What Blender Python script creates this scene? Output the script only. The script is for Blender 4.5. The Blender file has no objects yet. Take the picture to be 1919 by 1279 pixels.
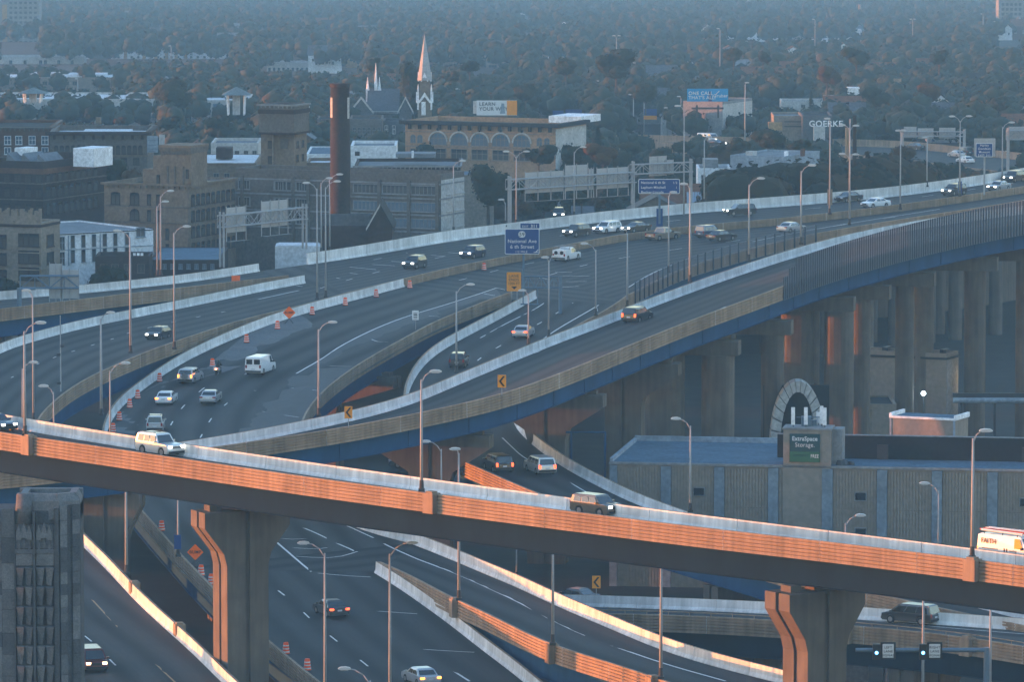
import bpy, bmesh, math, random
import numpy as np
from mathutils import Vector, Matrix
rnd = random.Random(11)
S = bpy.context.scene
COL = S.collection
# ------------------------------------------------------------------ camera
F, HC, YH, CX, CY = 10880.0, 82.0, -420.0, 959.5, 639.5      # focal length (photo pixels), eye height, horizon row, principal point
TH = math.atan((CY - YH) / F)
cam = bpy.data.cameras.new('camera'); camo = bpy.data.objects.new('camera', cam); COL.objects.link(camo)
camo.location = (0, 0, HC); camo.rotation_euler = (math.pi / 2 - TH, 0, 0)
cam.sensor_width = 36; cam.lens = 36 * F / 1919; cam.clip_start = 5; cam.clip_end = 20000
S.camera = camo
# ------------------------------------------------------------------ light
SUN_EL, SUN_AZ = math.radians(1.3), math.radians(-85)           # azimuth from +Y, clockwise positive
W = bpy.data.worlds.new('World'); S.world = W; W.use_nodes = True
nt = W.node_tree
sky = nt.nodes.new('ShaderNodeTexSky'); sky.sky_type = 'NISHITA'; sky.sun_disc = False
sky.sun_elevation = SUN_EL; sky.sun_rotation = SUN_AZ; sky.air_density = 1.0; sky.dust_density = 0.6; sky.ozone_density = 2.3
tint = nt.nodes.new('ShaderNodeMix'); tint.data_type = 'RGBA'; tint.blend_type = 'MULTIPLY'; tint.inputs[0].default_value = 1; tint.inputs[7].default_value = (1.06, 1.0, 0.95, 1)
nt.links.new(sky.outputs[0], tint.inputs[6]); nt.links.new(tint.outputs[2], nt.nodes['Background'].inputs[0]); nt.nodes['Background'].inputs[1].default_value = 0.12
sun = bpy.data.lights.new('sun', 'SUN'); suno = bpy.data.objects.new('sun', sun); COL.objects.link(suno)
sun.energy = 2.0; sun.angle = math.radians(0.5); sun.color = (0.33, 0.092, 0.018)
SD = Vector((math.sin(SUN_AZ) * math.cos(SUN_EL), math.cos(SUN_AZ) * math.cos(SUN_EL), math.sin(SUN_EL)))
suno.rotation_euler = SD.to_track_quat('Z', 'Y').to_euler(); suno.location = (-300, 400, 300)
S.view_settings.view_transform = 'Standard'; S.view_settings.look = 'None'; S.view_settings.gamma = 1
S.view_settings.use_curve_mapping = False; S.view_settings.exposure = 4.2
cy = S.cycles
cy.use_denoising = True; cy.max_bounces = 4; cy.diffuse_bounces = 2; cy.glossy_bounces = 2; cy.transmission_bounces = 2
cy.volume_bounces = 0; cy.transparent_max_bounces = 6; cy.caustics_reflective = False; cy.caustics_refractive = False
HAZE = 0.00016
# ------------------------------------------------------------------ helpers
_th = (math.cos(TH), math.sin(TH))
def ray(x, y):
    a, b = (x - CX) / F, (y - CY) / F
    return (a, _th[0] - b * _th[1], -_th[1] - b * _th[0])
def at(x, y, z):                       # the place at height z seen in direction (x, y) of the photograph's frame
    d = ray(x, y); t = (z - HC) / d[2]
    return Vector((d[0] * t, d[1] * t, z))
def atD(x, y, D):                      # the place at distance D ahead
    d = ray(x, y); t = D / d[1]
    return Vector((d[0] * t, D, HC + d[2] * t))
SLOPE, DS = 0.030, 1250.0                # ground shaped to fall beyond DS so far things gather more haze
def zg(D): return -SLOPE * max(0.0, D - DS)
def far_of(D):                         # distance on the falling land seen in the row where flat land would lie at distance D
    if D <= DS: return D
    return F * (HC - SLOPE * DS) / (F * HC / D - SLOPE * F)
def gy(D): return CY + F * ((HC - zg(D)) / D * _th[0] - _th[1]) / (_th[0] + (HC - zg(D)) / D * _th[1])       # row where the ground lies at distance D
def tag(o, label=None, cat=None, group=None, kind=None):
    if label: o['label'] = label
    if cat: o['category'] = cat
    if group: o['group'] = group
    if kind: o['kind'] = kind
    return o
def thing(name, label, cat, loc=(0, 0, 0), rz=0, group=None):
    o = bpy.data.objects.new(name, None); COL.objects.link(o); o.location = loc; o.rotation_euler = (0, 0, rz)
    o.empty_display_size = 0.5
    return tag(o, label, cat, group)
def link(name, me, parent=None, loc=(0, 0, 0), rz=0):
    o = bpy.data.objects.new(name, me); COL.objects.link(o); o.location = loc; o.rotation_euler = (0, 0, rz)
    if parent: o.parent = parent
    return o
def copy_tree(o, parent=None):
    c = o.copy(); COL.objects.link(c)
    if parent: c.parent = parent
    for ch in list(o.children): copy_tree(ch, c)
    return c
class MB:
    def __init__(s): s.v = []; s.f = []; s.m = []; s.uv = {}
    def add(s, vs, fs, m=0):
        n = len(s.v); s.v += [tuple(v) for v in vs]
        for f in fs: s.f.append([n + i for i in f]); s.m.append(m)
        return n
    def quad(s, a, b, c, d, m=0): s.add([a, b, c, d], [(0, 1, 2, 3)], m); return s
    def box(s, c, d, rz=0, m=0, taper=1.0):
        x, y, z = d[0] / 2, d[1] / 2, d[2] / 2; ca, sa = math.cos(rz), math.sin(rz); vs = []
        for k in (-1, 1):
            t = taper if k == 1 else 1
            for i, j in ((-1, -1), (1, -1), (1, 1), (-1, 1)):
                px_, py_ = i * x * t, j * y * t
                vs.append((c[0] + px_ * ca - py_ * sa, c[1] + px_ * sa + py_ * ca, c[2] + k * z))
        s.add(vs, [(3, 2, 1, 0), (4, 5, 6, 7), (0, 1, 5, 4), (1, 2, 6, 5), (2, 3, 7, 6), (3, 0, 4, 7)], m); return s
    def tube(s, p, q, r0, r1=None, n=8, m=0, caps=True):
        p, q = Vector(p), Vector(q); r1 = r0 if r1 is None else r1; d = (q - p).normalized()
        a = d.orthogonal().normalized(); b = d.cross(a); vs = []
        for c, r in ((p, r0), (q, r1)):
            for i in range(n):
                t = 2 * math.pi * i / n; vs.append(c + a * (r * math.cos(t)) + b * (r * math.sin(t)))
        fs = [(i, (i + 1) % n, n + (i + 1) % n, n + i) for i in range(n)]
        if caps: fs += [tuple(range(n - 1, -1, -1)), tuple(range(n, 2 * n))]
        s.add(vs, fs, m); return s
    def prism(s, poly, t0, t1, fn=None, m=0):       # poly in (u, v), extruded along w from t0 to t1; fn(u, v, w) -> xyz
        fn = fn or (lambda u, v, w: (u, w, v)); n = len(poly)
        vs = [fn(u, v, t0) for u, v in poly] + [fn(u, v, t1) for u, v in poly]
        fs = [tuple(range(n)), tuple(range(2 * n - 1, n - 1, -1))] + [(i, n + i, n + (i + 1) % n, (i + 1) % n) for i in range(n)]
        s.add(vs, fs, m); return s
    def mesh(s, name, mats, smooth=False, origin=(0, 0, 0)):
        me = bpy.data.meshes.new(name); ox, oy, oz = origin
        me.from_pydata([(v[0] - ox, v[1] - oy, v[2] - oz) for v in s.v], [], s.f)
        for m in (mats if isinstance(mats, (list, tuple)) else [mats]): me.materials.append(m)
        if any(s.m): me.polygons.foreach_set('material_index', s.m)
        if smooth: me.polygons.foreach_set('use_smooth', [True] * len(s.f))
        if s.uv:
            l = me.uv_layers.new(name='UVMap')
            for p in me.polygons:
                for li, vi in zip(p.loop_indices, p.vertices): l.data[li].uv = s.uv.get(vi, (0, 0))
        me.update(); return me
    def fix(s, me):
        bm = bmesh.new(); bm.from_mesh(me); bmesh.ops.recalc_face_normals(bm, faces=bm.faces); bm.to_mesh(me); bm.free(); return me
    def build(s, name, mats, parent=None, smooth=False, origin=(0, 0, 0), fix=False):
        me = s.mesh(name, mats, smooth, origin)
        if fix: s.fix(me)
        return link(name, me, parent)
# ------------------------------------------------------------------ materials
def nodes(m):
    m.use_nodes = True; n = m.node_tree; return n, n.nodes['Principled BSDF']
def mat(name, col, rough=0.7, var=0.15, scale=1.5, bump=0.0, metal=0.0, objvar=0.0, fine=None, spec=0.3, coord='Object', stretch=None):
    m = bpy.data.materials.new(name); n, b = nodes(m)
    b.inputs['Roughness'].default_value = rough; b.inputs['Metallic'].default_value = metal; b.inputs['Specular IOR Level'].default_value = spec
    tc = n.nodes.new('ShaderNodeTexCoord'); src = tc.outputs[coord]
    if stretch:
        mp = n.nodes.new('ShaderNodeMapping'); mp.inputs['Scale'].default_value = stretch; n.links.new(src, mp.inputs[0]); src = mp.outputs[0]
    no = n.nodes.new('ShaderNodeTexNoise'); no.inputs['Scale'].default_value = scale; no.inputs['Detail'].default_value = 6; no.inputs['Roughness'].default_value = 0.65
    n.links.new(src, no.inputs[0])
    rp = n.nodes.new('ShaderNodeValToRGB'); n.links.new(no.outputs[0], rp.inputs[0])
    rp.color_ramp.elements[0].position = 0.3; rp.color_ramp.elements[1].position = 0.72
    rp.color_ramp.elements[0].color = tuple(c * (1 - var) for c in col) + (1,); rp.color_ramp.elements[1].color = tuple(min(1, c * (1 + var)) for c in col) + (1,)
    out = rp.outputs[0]
    if objvar:
        oi = n.nodes.new('ShaderNodeObjectInfo'); mr = n.nodes.new('ShaderNodeMapRange')
        mr.inputs[3].default_value = 1 - objvar; mr.inputs[4].default_value = 1 + objvar; n.links.new(oi.outputs['Random'], mr.inputs[0])
        mx = n.nodes.new('ShaderNodeVectorMath'); mx.operation = 'SCALE'; n.links.new(out, mx.inputs[0]); n.links.new(mr.outputs[0], mx.inputs['Scale']); out = mx.outputs[0]
    if fine:
        n2 = n.nodes.new('ShaderNodeTexNoise'); n2.inputs['Scale'].default_value = fine; n2.inputs['Detail'].default_value = 3; n.links.new(src, n2.inputs[0])
        mr = n.nodes.new('ShaderNodeMapRange'); mr.inputs[1].default_value = 0.3; mr.inputs[2].default_value = 0.7; mr.inputs[3].default_value = 1 - var; mr.inputs[4].default_value = 1 + var
        n.links.new(n2.outputs[0], mr.inputs[0])
        mx = n.nodes.new('ShaderNodeVectorMath'); mx.operation = 'SCALE'; n.links.new(out, mx.inputs[0]); n.links.new(mr.outputs[0], mx.inputs['Scale']); out = mx.outputs[0]
    n.links.new(out, b.inputs['Base Color'])
    if bump:
        bp = n.nodes.new('ShaderNodeBump'); bp.inputs['Strength'].default_value = bump; bp.inputs['Distance'].default_value = 0.05
        n.links.new(no.outputs[0], bp.inputs['Height']); n.links.new(bp.outputs[0], b.inputs['Normal'])
    return m
def emit(name, col, st, base=(0.8, 0.8, 0.8)):
    m = bpy.data.materials.new(name); n, b = nodes(m)
    b.inputs['Base Color'].default_value = (*base, 1); b.inputs['Emission Color'].default_value = (*col, 1); b.inputs['Emission Strength'].default_value = st
    return m
def paint(name, col, rough=0.25, metal=0.0, coat=0.6):
    m = bpy.data.materials.new(name); n, b = nodes(m)
    b.inputs['Base Color'].default_value = (*col, 1); b.inputs['Roughness'].default_value = rough; b.inputs['Metallic'].default_value = metal
    b.inputs['Coat Weight'].default_value = coat; b.inputs['Coat Roughness'].default_value = 0.08
    # road dust low on the panels
    tc = n.nodes.new('ShaderNodeTexCoord'); sp = n.nodes.new('ShaderNodeSeparateXYZ'); n.links.new(tc.outputs['Object'], sp.inputs[0])
    mr = n.nodes.new('ShaderNodeMapRange'); mr.inputs[1].default_value = 0.75; mr.inputs[2].default_value = 0.2; mr.inputs[4].default_value = 0.4
    n.links.new(sp.outputs[2], mr.inputs[0]); mx = n.nodes.new('ShaderNodeMix'); mx.data_type = 'RGBA'; n.links.new(mr.outputs[0], mx.inputs[0])
    mx.inputs[6].default_value = (*col, 1); mx.inputs[7].default_value = (0.16, 0.14, 0.12, 1); n.links.new(mx.outputs[2], b.inputs['Base Color'])
    return m
def deck_mat(name, col, track=0.62, var=0.22, lane=3.7, off=0.0):
    m = bpy.data.materials.new(name); n, b = nodes(m); N = n.nodes; L = n.links
    b.inputs['Roughness'].default_value = 0.85; b.inputs['Specular IOR Level'].default_value = 0.25
    uv = N.new('ShaderNodeUVMap'); sp = N.new('ShaderNodeSeparateXYZ'); L.new(uv.outputs[0], sp.inputs[0])
    def M(op, a, c=None, v=None):
        q = N.new('ShaderNodeMath'); q.operation = op
        if hasattr(a, 'is_linked'): L.new(a, q.inputs[0])
        else: q.inputs[0].default_value = a
        if c is not None:
            if hasattr(c, 'is_linked'): L.new(c, q.inputs[1])
            else: q.inputs[1].default_value = c
        return q.outputs[0]
    # tyre tracks: dark bands along each lane, wobbling a little, with patchy strength
    mp = N.new('ShaderNodeMapping'); mp.inputs['Scale'].default_value = (0.5, 0.02, 1); L.new(uv.outputs[0], mp.inputs[0])
    nz = N.new('ShaderNodeTexNoise'); nz.inputs['Scale'].default_value = 1.0; nz.inputs['Detail'].default_value = 5; L.new(mp.outputs[0], nz.inputs[0])
    ph = M('ADD', M('MULTIPLY', sp.outputs[0], 2 * math.pi / lane), off)
    ph2 = M('ADD', ph, M('MULTIPLY', nz.outputs[0], 1.2))
    tr = M('MULTIPLY', M('ADD', M('COSINE', ph2), 1.0), 0.5)
    tr = M('MULTIPLY', M('POWER', tr, 1.5), track)
    big = N.new('ShaderNodeTexNoise'); big.inputs['Scale'].default_value = 0.12; big.inputs['Detail'].default_value = 6; L.new(uv.outputs[0], big.inputs[0])
    fn = N.new('ShaderNodeTexNoise'); fn.inputs['Scale'].default_value = 3.0; fn.inputs['Detail'].default_value = 6; L.new(uv.outputs[0], fn.inputs[0])
    mp2 = N.new('ShaderNodeMapping'); mp2.inputs['Scale'].default_value = (1.5, 0.06, 1); L.new(uv.outputs[0], mp2.inputs[0])
    st = N.new('ShaderNodeTexNoise'); st.inputs['Scale'].default_value = 2.0; st.inputs['Detail'].default_value = 5; L.new(mp2.outputs[0], st.inputs[0])
    # transverse joints every 9 m
    jt = M('LESS_THAN', M('FRACT', M('MULTIPLY', sp.outputs[1], 1 / 9.0)), 0.008)
    k = M('SUBTRACT', 1.0, tr)
    k = M('MULTIPLY', k, M('ADD', 1 - var * 1.5, M('MULTIPLY', big.outputs[0], var * 3)))
    k = M('MULTIPLY', k, M('ADD', 1 - var, M('MULTIPLY', fn.outputs[0], var * 2)))
    k = M('MULTIPLY', k, M('ADD', 1 - var * 1.2, M('MULTIPLY', st.outputs[0], var * 2.4)))
    k = M('MULTIPLY', k, M('SUBTRACT', 1.0, M('MULTIPLY', jt, 0.35)))
    sc = N.new('ShaderNodeVectorMath'); sc.operation = 'SCALE'; sc.inputs[0].default_value = col; L.new(k, sc.inputs['Scale']); L.new(sc.outputs[0], b.inputs['Base Color'])
    return m
def concrete(name, col, streak=0.3):
    m = bpy.data.materials.new(name); n, b = nodes(m); N = n.nodes; L = n.links
    b.inputs['Roughness'].default_value = 0.85; b.inputs['Specular IOR Level'].default_value = 0.2
    tc = N.new('ShaderNodeTexCoord'); mp = N.new('ShaderNodeMapping'); mp.inputs['Scale'].default_value = (1.6, 1.6, 0.12); L.new(tc.outputs['Object'], mp.inputs[0])
    a = N.new('ShaderNodeTexNoise'); a.inputs['Scale'].default_value = 1.5; a.inputs['Detail'].default_value = 7; L.new(mp.outputs[0], a.inputs[0])
    c = N.new('ShaderNodeTexNoise'); c.inputs['Scale'].default_value = 0.5; c.inputs['Detail'].default_value = 8; L.new(tc.outputs['Object'], c.inputs[0])
    oi = N.new('ShaderNodeObjectInfo')
    def MR(s, lo, hi, a0=0.3, a1=0.7):
        r = N.new('ShaderNodeMapRange'); r.inputs[1].default_value = a0; r.inputs[2].default_value = a1; r.inputs[3].default_value = lo; r.inputs[4].default_value = hi; L.new(s, r.inputs[0]); return r.outputs[0]
    k1 = MR(a.outputs[0], 1 - streak * 1.3, 1 + streak * 0.6); k2 = MR(c.outputs[0], 0.78, 1.14); k3 = MR(oi.outputs['Random'], 0.86, 1.08, 0, 1)
    q = N.new('ShaderNodeMath'); q.operation = 'MULTIPLY'; L.new(k1, q.inputs[0]); L.new(k2, q.inputs[1])
    q2 = N.new('ShaderNodeMath'); q2.operation = 'MULTIPLY'; L.new(q.outputs[0], q2.inputs[0]); L.new(k3, q2.inputs[1])
    sc = N.new('ShaderNodeVectorMath'); sc.operation = 'SCALE'; sc.inputs[0].default_value = col; L.new(q2.outputs[0], sc.inputs['Scale']); L.new(sc.outputs[0], b.inputs['Base Color'])
    return m
M_ = {}
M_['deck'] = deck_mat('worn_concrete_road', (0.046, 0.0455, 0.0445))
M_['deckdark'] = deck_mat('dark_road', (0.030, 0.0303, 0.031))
M_['shoulder'] = mat('shoulder_concrete', (0.082, 0.08, 0.077), 0.9, 0.1, 0.3, fine=4)
M_['dust'] = mat('dusty_shoulder', (0.105, 0.106, 0.108), 0.9, 0.14, 0.25, fine=3)
M_['paintw'] = mat('road_paint_white', (0.62, 0.62, 0.6), 0.7, 0.2, 3)
M_['painty'] = mat('road_paint_worn_orange', (0.35, 0.22, 0.1), 0.7, 0.3, 2)
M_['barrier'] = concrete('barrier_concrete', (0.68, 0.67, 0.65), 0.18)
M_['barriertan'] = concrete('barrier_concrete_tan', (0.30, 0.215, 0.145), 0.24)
M_['pier'] = concrete('pier_concrete', (0.12, 0.10, 0.08), 0.15)
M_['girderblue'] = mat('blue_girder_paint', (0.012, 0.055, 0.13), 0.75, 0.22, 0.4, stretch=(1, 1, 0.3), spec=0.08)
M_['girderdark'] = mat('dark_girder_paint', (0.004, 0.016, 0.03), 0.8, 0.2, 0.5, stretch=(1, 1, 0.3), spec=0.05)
M_['steel'] = mat('galvanised_steel', (0.30, 0.30, 0.30), 0.6, 0.12, 2, spec=0.2)
M_['steelblue'] = mat('blue_grey_steel', (0.10, 0.15, 0.2), 0.5, 0.15, 2, metal=0.2)
M_['alu'] = mat('aluminium_sign_back', (0.36, 0.35, 0.34), 0.6, 0.1, 1.5)
M_['dark'] = mat('dark_metal', (0.03, 0.03, 0.032), 0.5, 0.2, 3)
M_['lamp'] = mat('lamp_housing', (0.5, 0.51, 0.52), 0.35, 0.08, 3, metal=0.2)
M_['lamplens'] = paint('lamp_lens', (0.6, 0.62, 0.65), 0.15)
# ------------------------------------------------------------------ ground, haze
gm = MB(); gm.add([(-1200, -400, 0), (1200, -400, 0), (1200, DS, 0), (-1200, DS, 0), (1200, 7000, zg(7000)), (-1200, 7000, zg(7000))], [(0, 1, 2, 3), (3, 2, 4, 5)])
g = gm.build('ground', mat('ground_mixed', (0.011, 0.012, 0.010), 0.95, 0.5, 0.02, fine=0.3)); tag(g, kind='structure')
hz = MB(); hz.box((0, 3300, (zg(7000) - 1 + 87) / 2), (2500, 7600, 88 - zg(7000))); hm = bpy.data.materials.new('haze_air'); hm.use_nodes = True
for nd in list(hm.node_tree.nodes):
    if nd.type == 'BSDF_PRINCIPLED': hm.node_tree.nodes.remove(nd)
pv = hm.node_tree.nodes.new('ShaderNodeVolumePrincipled'); pv.inputs['Color'].default_value = (0.36, 0.72, 1.0, 1)
pv.inputs['Density'].default_value = HAZE; pv.inputs['Anisotropy'].default_value = -0.6
hm.node_tree.links.new(pv.outputs[0], hm.node_tree.nodes['Material Output'].inputs['Volume'])
tag(hz.build('haze', hm), kind='stuff')
# ------------------------------------------------------------------ viaducts
def smooth(pts, step=2.5, sig=2.0):
    P = np.array([tuple(p) for p in pts]); n = len(P); out = []
    for i in range(n - 1):
        p0 = P[max(i - 1, 0)]; p1 = P[i]; p2 = P[i + 1]; p3 = P[min(i + 2, n - 1)]
        k = max(2, int(np.linalg.norm(p2 - p1) / 0.5))
        for t in np.linspace(0, 1, k, endpoint=False):
            out.append(0.5 * ((2 * p1) + (p2 - p0) * t + (2 * p0 - 5 * p1 + 4 * p2 - p3) * t * t + (3 * p1 - p0 - 3 * p2 + p3) * t ** 3))
    out.append(P[-1]); D = np.array(out)
    s = np.concatenate([[0], np.cumsum(np.linalg.norm(np.diff(D, axis=0), axis=1))]); m = max(3, int(s[-1] / step) + 1)
    t = np.linspace(0, s[-1], m); Q = np.stack([np.interp(t, s, D[:, i]) for i in range(3)], 1)
    if sig and m > 6:
        r = int(sig * 2.5); w = np.exp(-0.5 * (np.arange(-r, r + 1) / sig) ** 2); w /= w.sum()
        pad = np.concatenate([2 * Q[0] - Q[1:r + 1][::-1], Q, 2 * Q[-1] - Q[-r - 1:-1][::-1]]) if m > r + 1 else None
        if pad is not None:
            Q2 = np.stack([np.convolve(pad[:, i], w, 'valid') for i in range(3)], 1); Q2[0] = Q[0]; Q2[-1] = Q[-1]; Q = Q2
    return Q
def resample(Q, m):
    s = np.concatenate([[0], np.cumsum(np.linalg.norm(np.diff(Q, axis=0), axis=1))]); t = np.linspace(0, s[-1], m)
    return np.stack([np.interp(t, s, Q[:, i]) for i in range(3)], 1)
def edge(px): return smooth([at(x, y, z + 1.07) - Vector((0, 0, 1.07)) for x, y, z in px])
def normals(Q, side):
    T = np.gradient(Q, axis=0)[:, :2]; T /= np.linalg.norm(T, axis=1)[:, None] + 1e-9
    return np.stack([-T[:, 1], T[:, 0]], 1) * (1 if side == 'L' else -1)
ROADS = {}
def height(rd, p):
    Q = ROADS[rd]; d = np.hypot(Q[:, 0] - p[0], Q[:, 1] - p[1]); i = np.argsort(d)[:4]; w = 1 / (d[i] + 0.3); return float((Q[i, 2] * w).sum() / w.sum())
def on(rd, x, y, dz=0.0):
    z = 12.0
    for _ in range(6): p = at(x, y, z + dz); z = height(rd, p)
    return Vector((p[0], p[1], z + dz))
def tangent(rd, p):
    Q = ROADS[rd + '_c']; d = np.hypot(Q[:, 0] - p[0], Q[:, 1] - p[1]); i = int(np.argmin(d)); i = min(max(i, 1), len(Q) - 2); t = Q[i + 1] - Q[i - 1]; return math.atan2(t[1], t[0])
RIB = [(-0.26, 0.0), (-0.26, 0.08), (-0.13, 0.34), (-0.10, 1.07), (0.13, 1.07)]
for k in range(5):
    z = 0.92 - k * 0.27
    RIB += [(0.15, z + 0.03), (0.04, z + 0.01), (0.04, z - 0.06), (0.15, z - 0.085)]
RIB += [(0.15, -0.47), (-0.05, -0.47)]
PLAIN = [(-0.26, 0.0), (-0.26, 0.08), (-0.13, 0.34), (-0.10, 1.07), (0.13, 1.07), (0.15, -0.47), (-0.05, -0.47)]
def sweep(mb, Q, N, prof, m=0, two=0):
    n = len(prof); a = len(mb.v)
    for q, nn in zip(Q, N):
        for s, z in prof: mb.v.append((q[0] + nn[0] * s, q[1] + nn[1] * s, q[2] + z))
    for i in range(len(Q) - 1):
        for j in range(n):
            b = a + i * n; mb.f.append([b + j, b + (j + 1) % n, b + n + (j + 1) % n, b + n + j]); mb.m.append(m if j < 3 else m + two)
    mb.f.append([a + j for j in range(n)]); mb.m.append(m)
    e = a + (len(Q) - 1) * n; mb.f.append([e + j for j in range(n - 1, -1, -1)]); mb.m.append(m)
def parapet(root, org, Q, side, mt, prof=RIB, seg=9.0, hscale=1.0, scale=None):
    N = normals(Q, side); L = np.concatenate([[0], np.cumsum(np.linalg.norm(np.diff(Q, axis=0), axis=1))])
    k = max(1, round(L[-1] / seg)); cuts = np.linspace(0, L[-1], k + 1)
    pr = [(s, z * hscale if z > 0.4 else z) for s, z in prof]
    for i in range(k):
        a, b = cuts[i] + 0.025, cuts[i + 1] - 0.025; t = np.linspace(a, b, max(2, int((b - a) / 2.4) + 1))
        q = np.stack([np.interp(t, L, Q[:, c]) for c in range(3)], 1); nn = np.stack([np.interp(t, L, N[:, c]) for c in range(2)], 1)
        mb = MB(); sweep(mb, q, nn, pr, 0, 1); mb.build('parapet_segment', mt, root, origin=org, fix=True)
def girder(root, org, Q, side, mt, depth=2.0, inset=0.75, name='steel_girder', stiff=True):
    N = normals(Q, side); mb = MB(); t = -0.47; e = 0.025
    prof = [(-inset - e, t), (-inset + e, t), (-inset + e, t - depth + 0.05), (-inset + 0.28, t - depth + 0.05), (-inset + 0.28, t - depth), (-inset - 0.28, t - depth), (-inset - 0.28, t - depth + 0.05), (-inset - e, t - depth + 0.05)]
    sweep(mb, Q, N, prof)
    L = np.concatenate([[0], np.cumsum(np.linalg.norm(np.diff(Q, axis=0), axis=1))])
    for d in (np.arange(4, L[-1], 8.5) if stiff else ()):                          # stiffener plates
        q = [np.interp(d, L, Q[:, c]) for c in range(3)]; nn = [np.interp(d, L, N[:, c]) for c in range(2)]
        mb.box((q[0] - nn[0] * (inset - 0.06), q[1] - nn[1] * (inset - 0.06), q[2] + t - depth / 2), (0.1, 0.04, depth - 0.12), math.atan2(nn[1], nn[0]))
    mb.build(name, mt, root, origin=org, fix=True)
def deck(root, org, QL, QR, mt, rd, thick=0.42, name='deck'):
    m = max(len(QL), len(QR)); A, B = resample(QL, m), resample(QR, m); C = (A + B) / 2
    s = np.concatenate([[0], np.cumsum(np.linalg.norm(np.diff(C, axis=0), axis=1))]); mb = MB(); K = 4
    for i in range(m):
        w = np.linalg.norm(A[i] - B[i])
        for j in range(K + 1):
            p = A[i] + (B[i] - A[i]) * j / K; mb.uv[len(mb.v)] = (w * j / K, s[i]); mb.v.append(tuple(p))
    for i in range(m - 1):
        for j in range(K):
            a = i * (K + 1) + j; mb.f.append([a, a + K + 1, a + K + 2, a + 1]); mb.m.append(0)
    n0 = len(mb.v)
    for i in range(m):
        mb.v.append((A[i][0], A[i][1], A[i][2] - thick)); mb.v.append((B[i][0], B[i][1], B[i][2] - thick))
    for i in range(m - 1):
        a = n0 + 2 * i; mb.f.append([a, a + 1, a + 3, a + 2]); mb.m.append(1)
        mb.f.append([i * (K + 1), (i + 1) * (K + 1), a + 2, a]); mb.m.append(1); mb.f.append([i * (K + 1) + K, (i + 1) * (K + 1) + K, a + 3, a + 1]); mb.m.append(1)
    mb.f.append([0, K, n0 + 1, n0]); mb.m.append(1); e = (m - 1) * (K + 1); mb.f.append([e, e + K, n0 + 2 * m - 1, n0 + 2 * m - 2]); mb.m.append(1)
    o = mb.build(name, [mt, M_['pier']], root, origin=org)
    ROADS.setdefault(rd, np.zeros((0, 3))); ROADS[rd] = np.concatenate([ROADS[rd], A, B, C]); ROADS[rd + '_c'] = C
    return A, B
def strip(mb, P, w, dz):                                       # a painted line along a polyline of points
    P = np.array([tuple(p) for p in P]); N = normals(P, 'L'); a = len(mb.v)
    for p, n in zip(P, N):
        mb.v.append((p[0] + n[0] * w / 2, p[1] + n[1] * w / 2, p[2] + dz)); mb.v.append((p[0] - n[0] * w / 2, p[1] - n[1] * w / 2, p[2] + dz))
    for i in range(len(P) - 1): mb.f.append([a + 2 * i, a + 2 * i + 1, a + 2 * i + 3, a + 2 * i + 2]); mb.m.append(0)
def line(mb, rd, px, w=0.18, dash=None, phase=0, dz=0.016):
    Q = smooth([on(rd, x, y) for x, y in px], 1.5, 1.0)
    for q in Q: q[2] = height(rd, q)
    Q[:, 2] = np.convolve(np.pad(Q[:, 2], 3, 'edge'), np.ones(7) / 7, 'valid')
    if not dash: strip(mb, Q, w, dz); return
    s = np.concatenate([[0], np.cumsum(np.linalg.norm(np.diff(Q, axis=0), axis=1))]); t = phase
    while t + dash[0] < s[-1]:
        tt = np.linspace(t, t + dash[0], 4); strip(mb, np.stack([np.interp(tt, s, Q[:, i]) for i in range(3)], 1), w, dz); t += dash[1]
def sheet(root, org, rd, pa, pb, mt, name, dz=0.008):           # a thin pavement sheet between two polylines
    A = smooth([on(rd, *p) for p in pa], 2, 1); B = smooth([on(rd, *p) for p in pb], 2, 1); m = max(len(A), len(B)); A, B = resample(A, m), resample(B, m); mb = MB()
    for i in range(m):
        for j in range(5):
            p = A[i] + (B[i] - A[i]) * j / 4; mb.v.append((p[0], p[1], height(rd, p) + dz))
    for i in range(m - 1):
        for j in range(4): a = i * 5 + j; mb.f.append([a, a + 5, a + 6, a + 1]); mb.m.append(0)
    mb.build(name, mt, root, origin=org)
def viaduct(label, L, R, rd, dm='deck', gm_='girderblue', pl='barrier', pr='barriertan', dl=2.0, lh=1.0, flip=False, left=True, right=True, gl=True, gr=True, proL=RIB, proR=RIB):
    QL, QR = edge(L), edge(R); org = tuple((QL[0] + QR[0]) / 2 - np.array([0, 0, 0.5]))
    root = thing('highway_ramp', label, 'highway ramp', org)
    A, B = deck(root, org, QL, QR, M_[dm], rd)
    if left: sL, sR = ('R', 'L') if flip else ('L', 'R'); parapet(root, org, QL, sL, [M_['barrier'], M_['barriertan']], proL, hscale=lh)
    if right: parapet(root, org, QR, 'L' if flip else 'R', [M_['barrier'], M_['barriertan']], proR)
    if gl: girder(root, org, QL, 'R' if flip else 'L', M_[gm_], dl, stiff=rd == 'B')
    if gr: girder(root, org, QR, 'L' if flip else 'R', M_[gm_], dl, stiff=rd == 'B')
    return root, org, QL, QR
# ------------------------------------------------------------------ the ramps (edge points: column, row of the wall top, deck height)
def add_marks(root, org, fn, mt='paintw'):
    mb = MB(); fn(mb); mb.build('lane_marking', M_[mt], root, origin=org)
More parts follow.
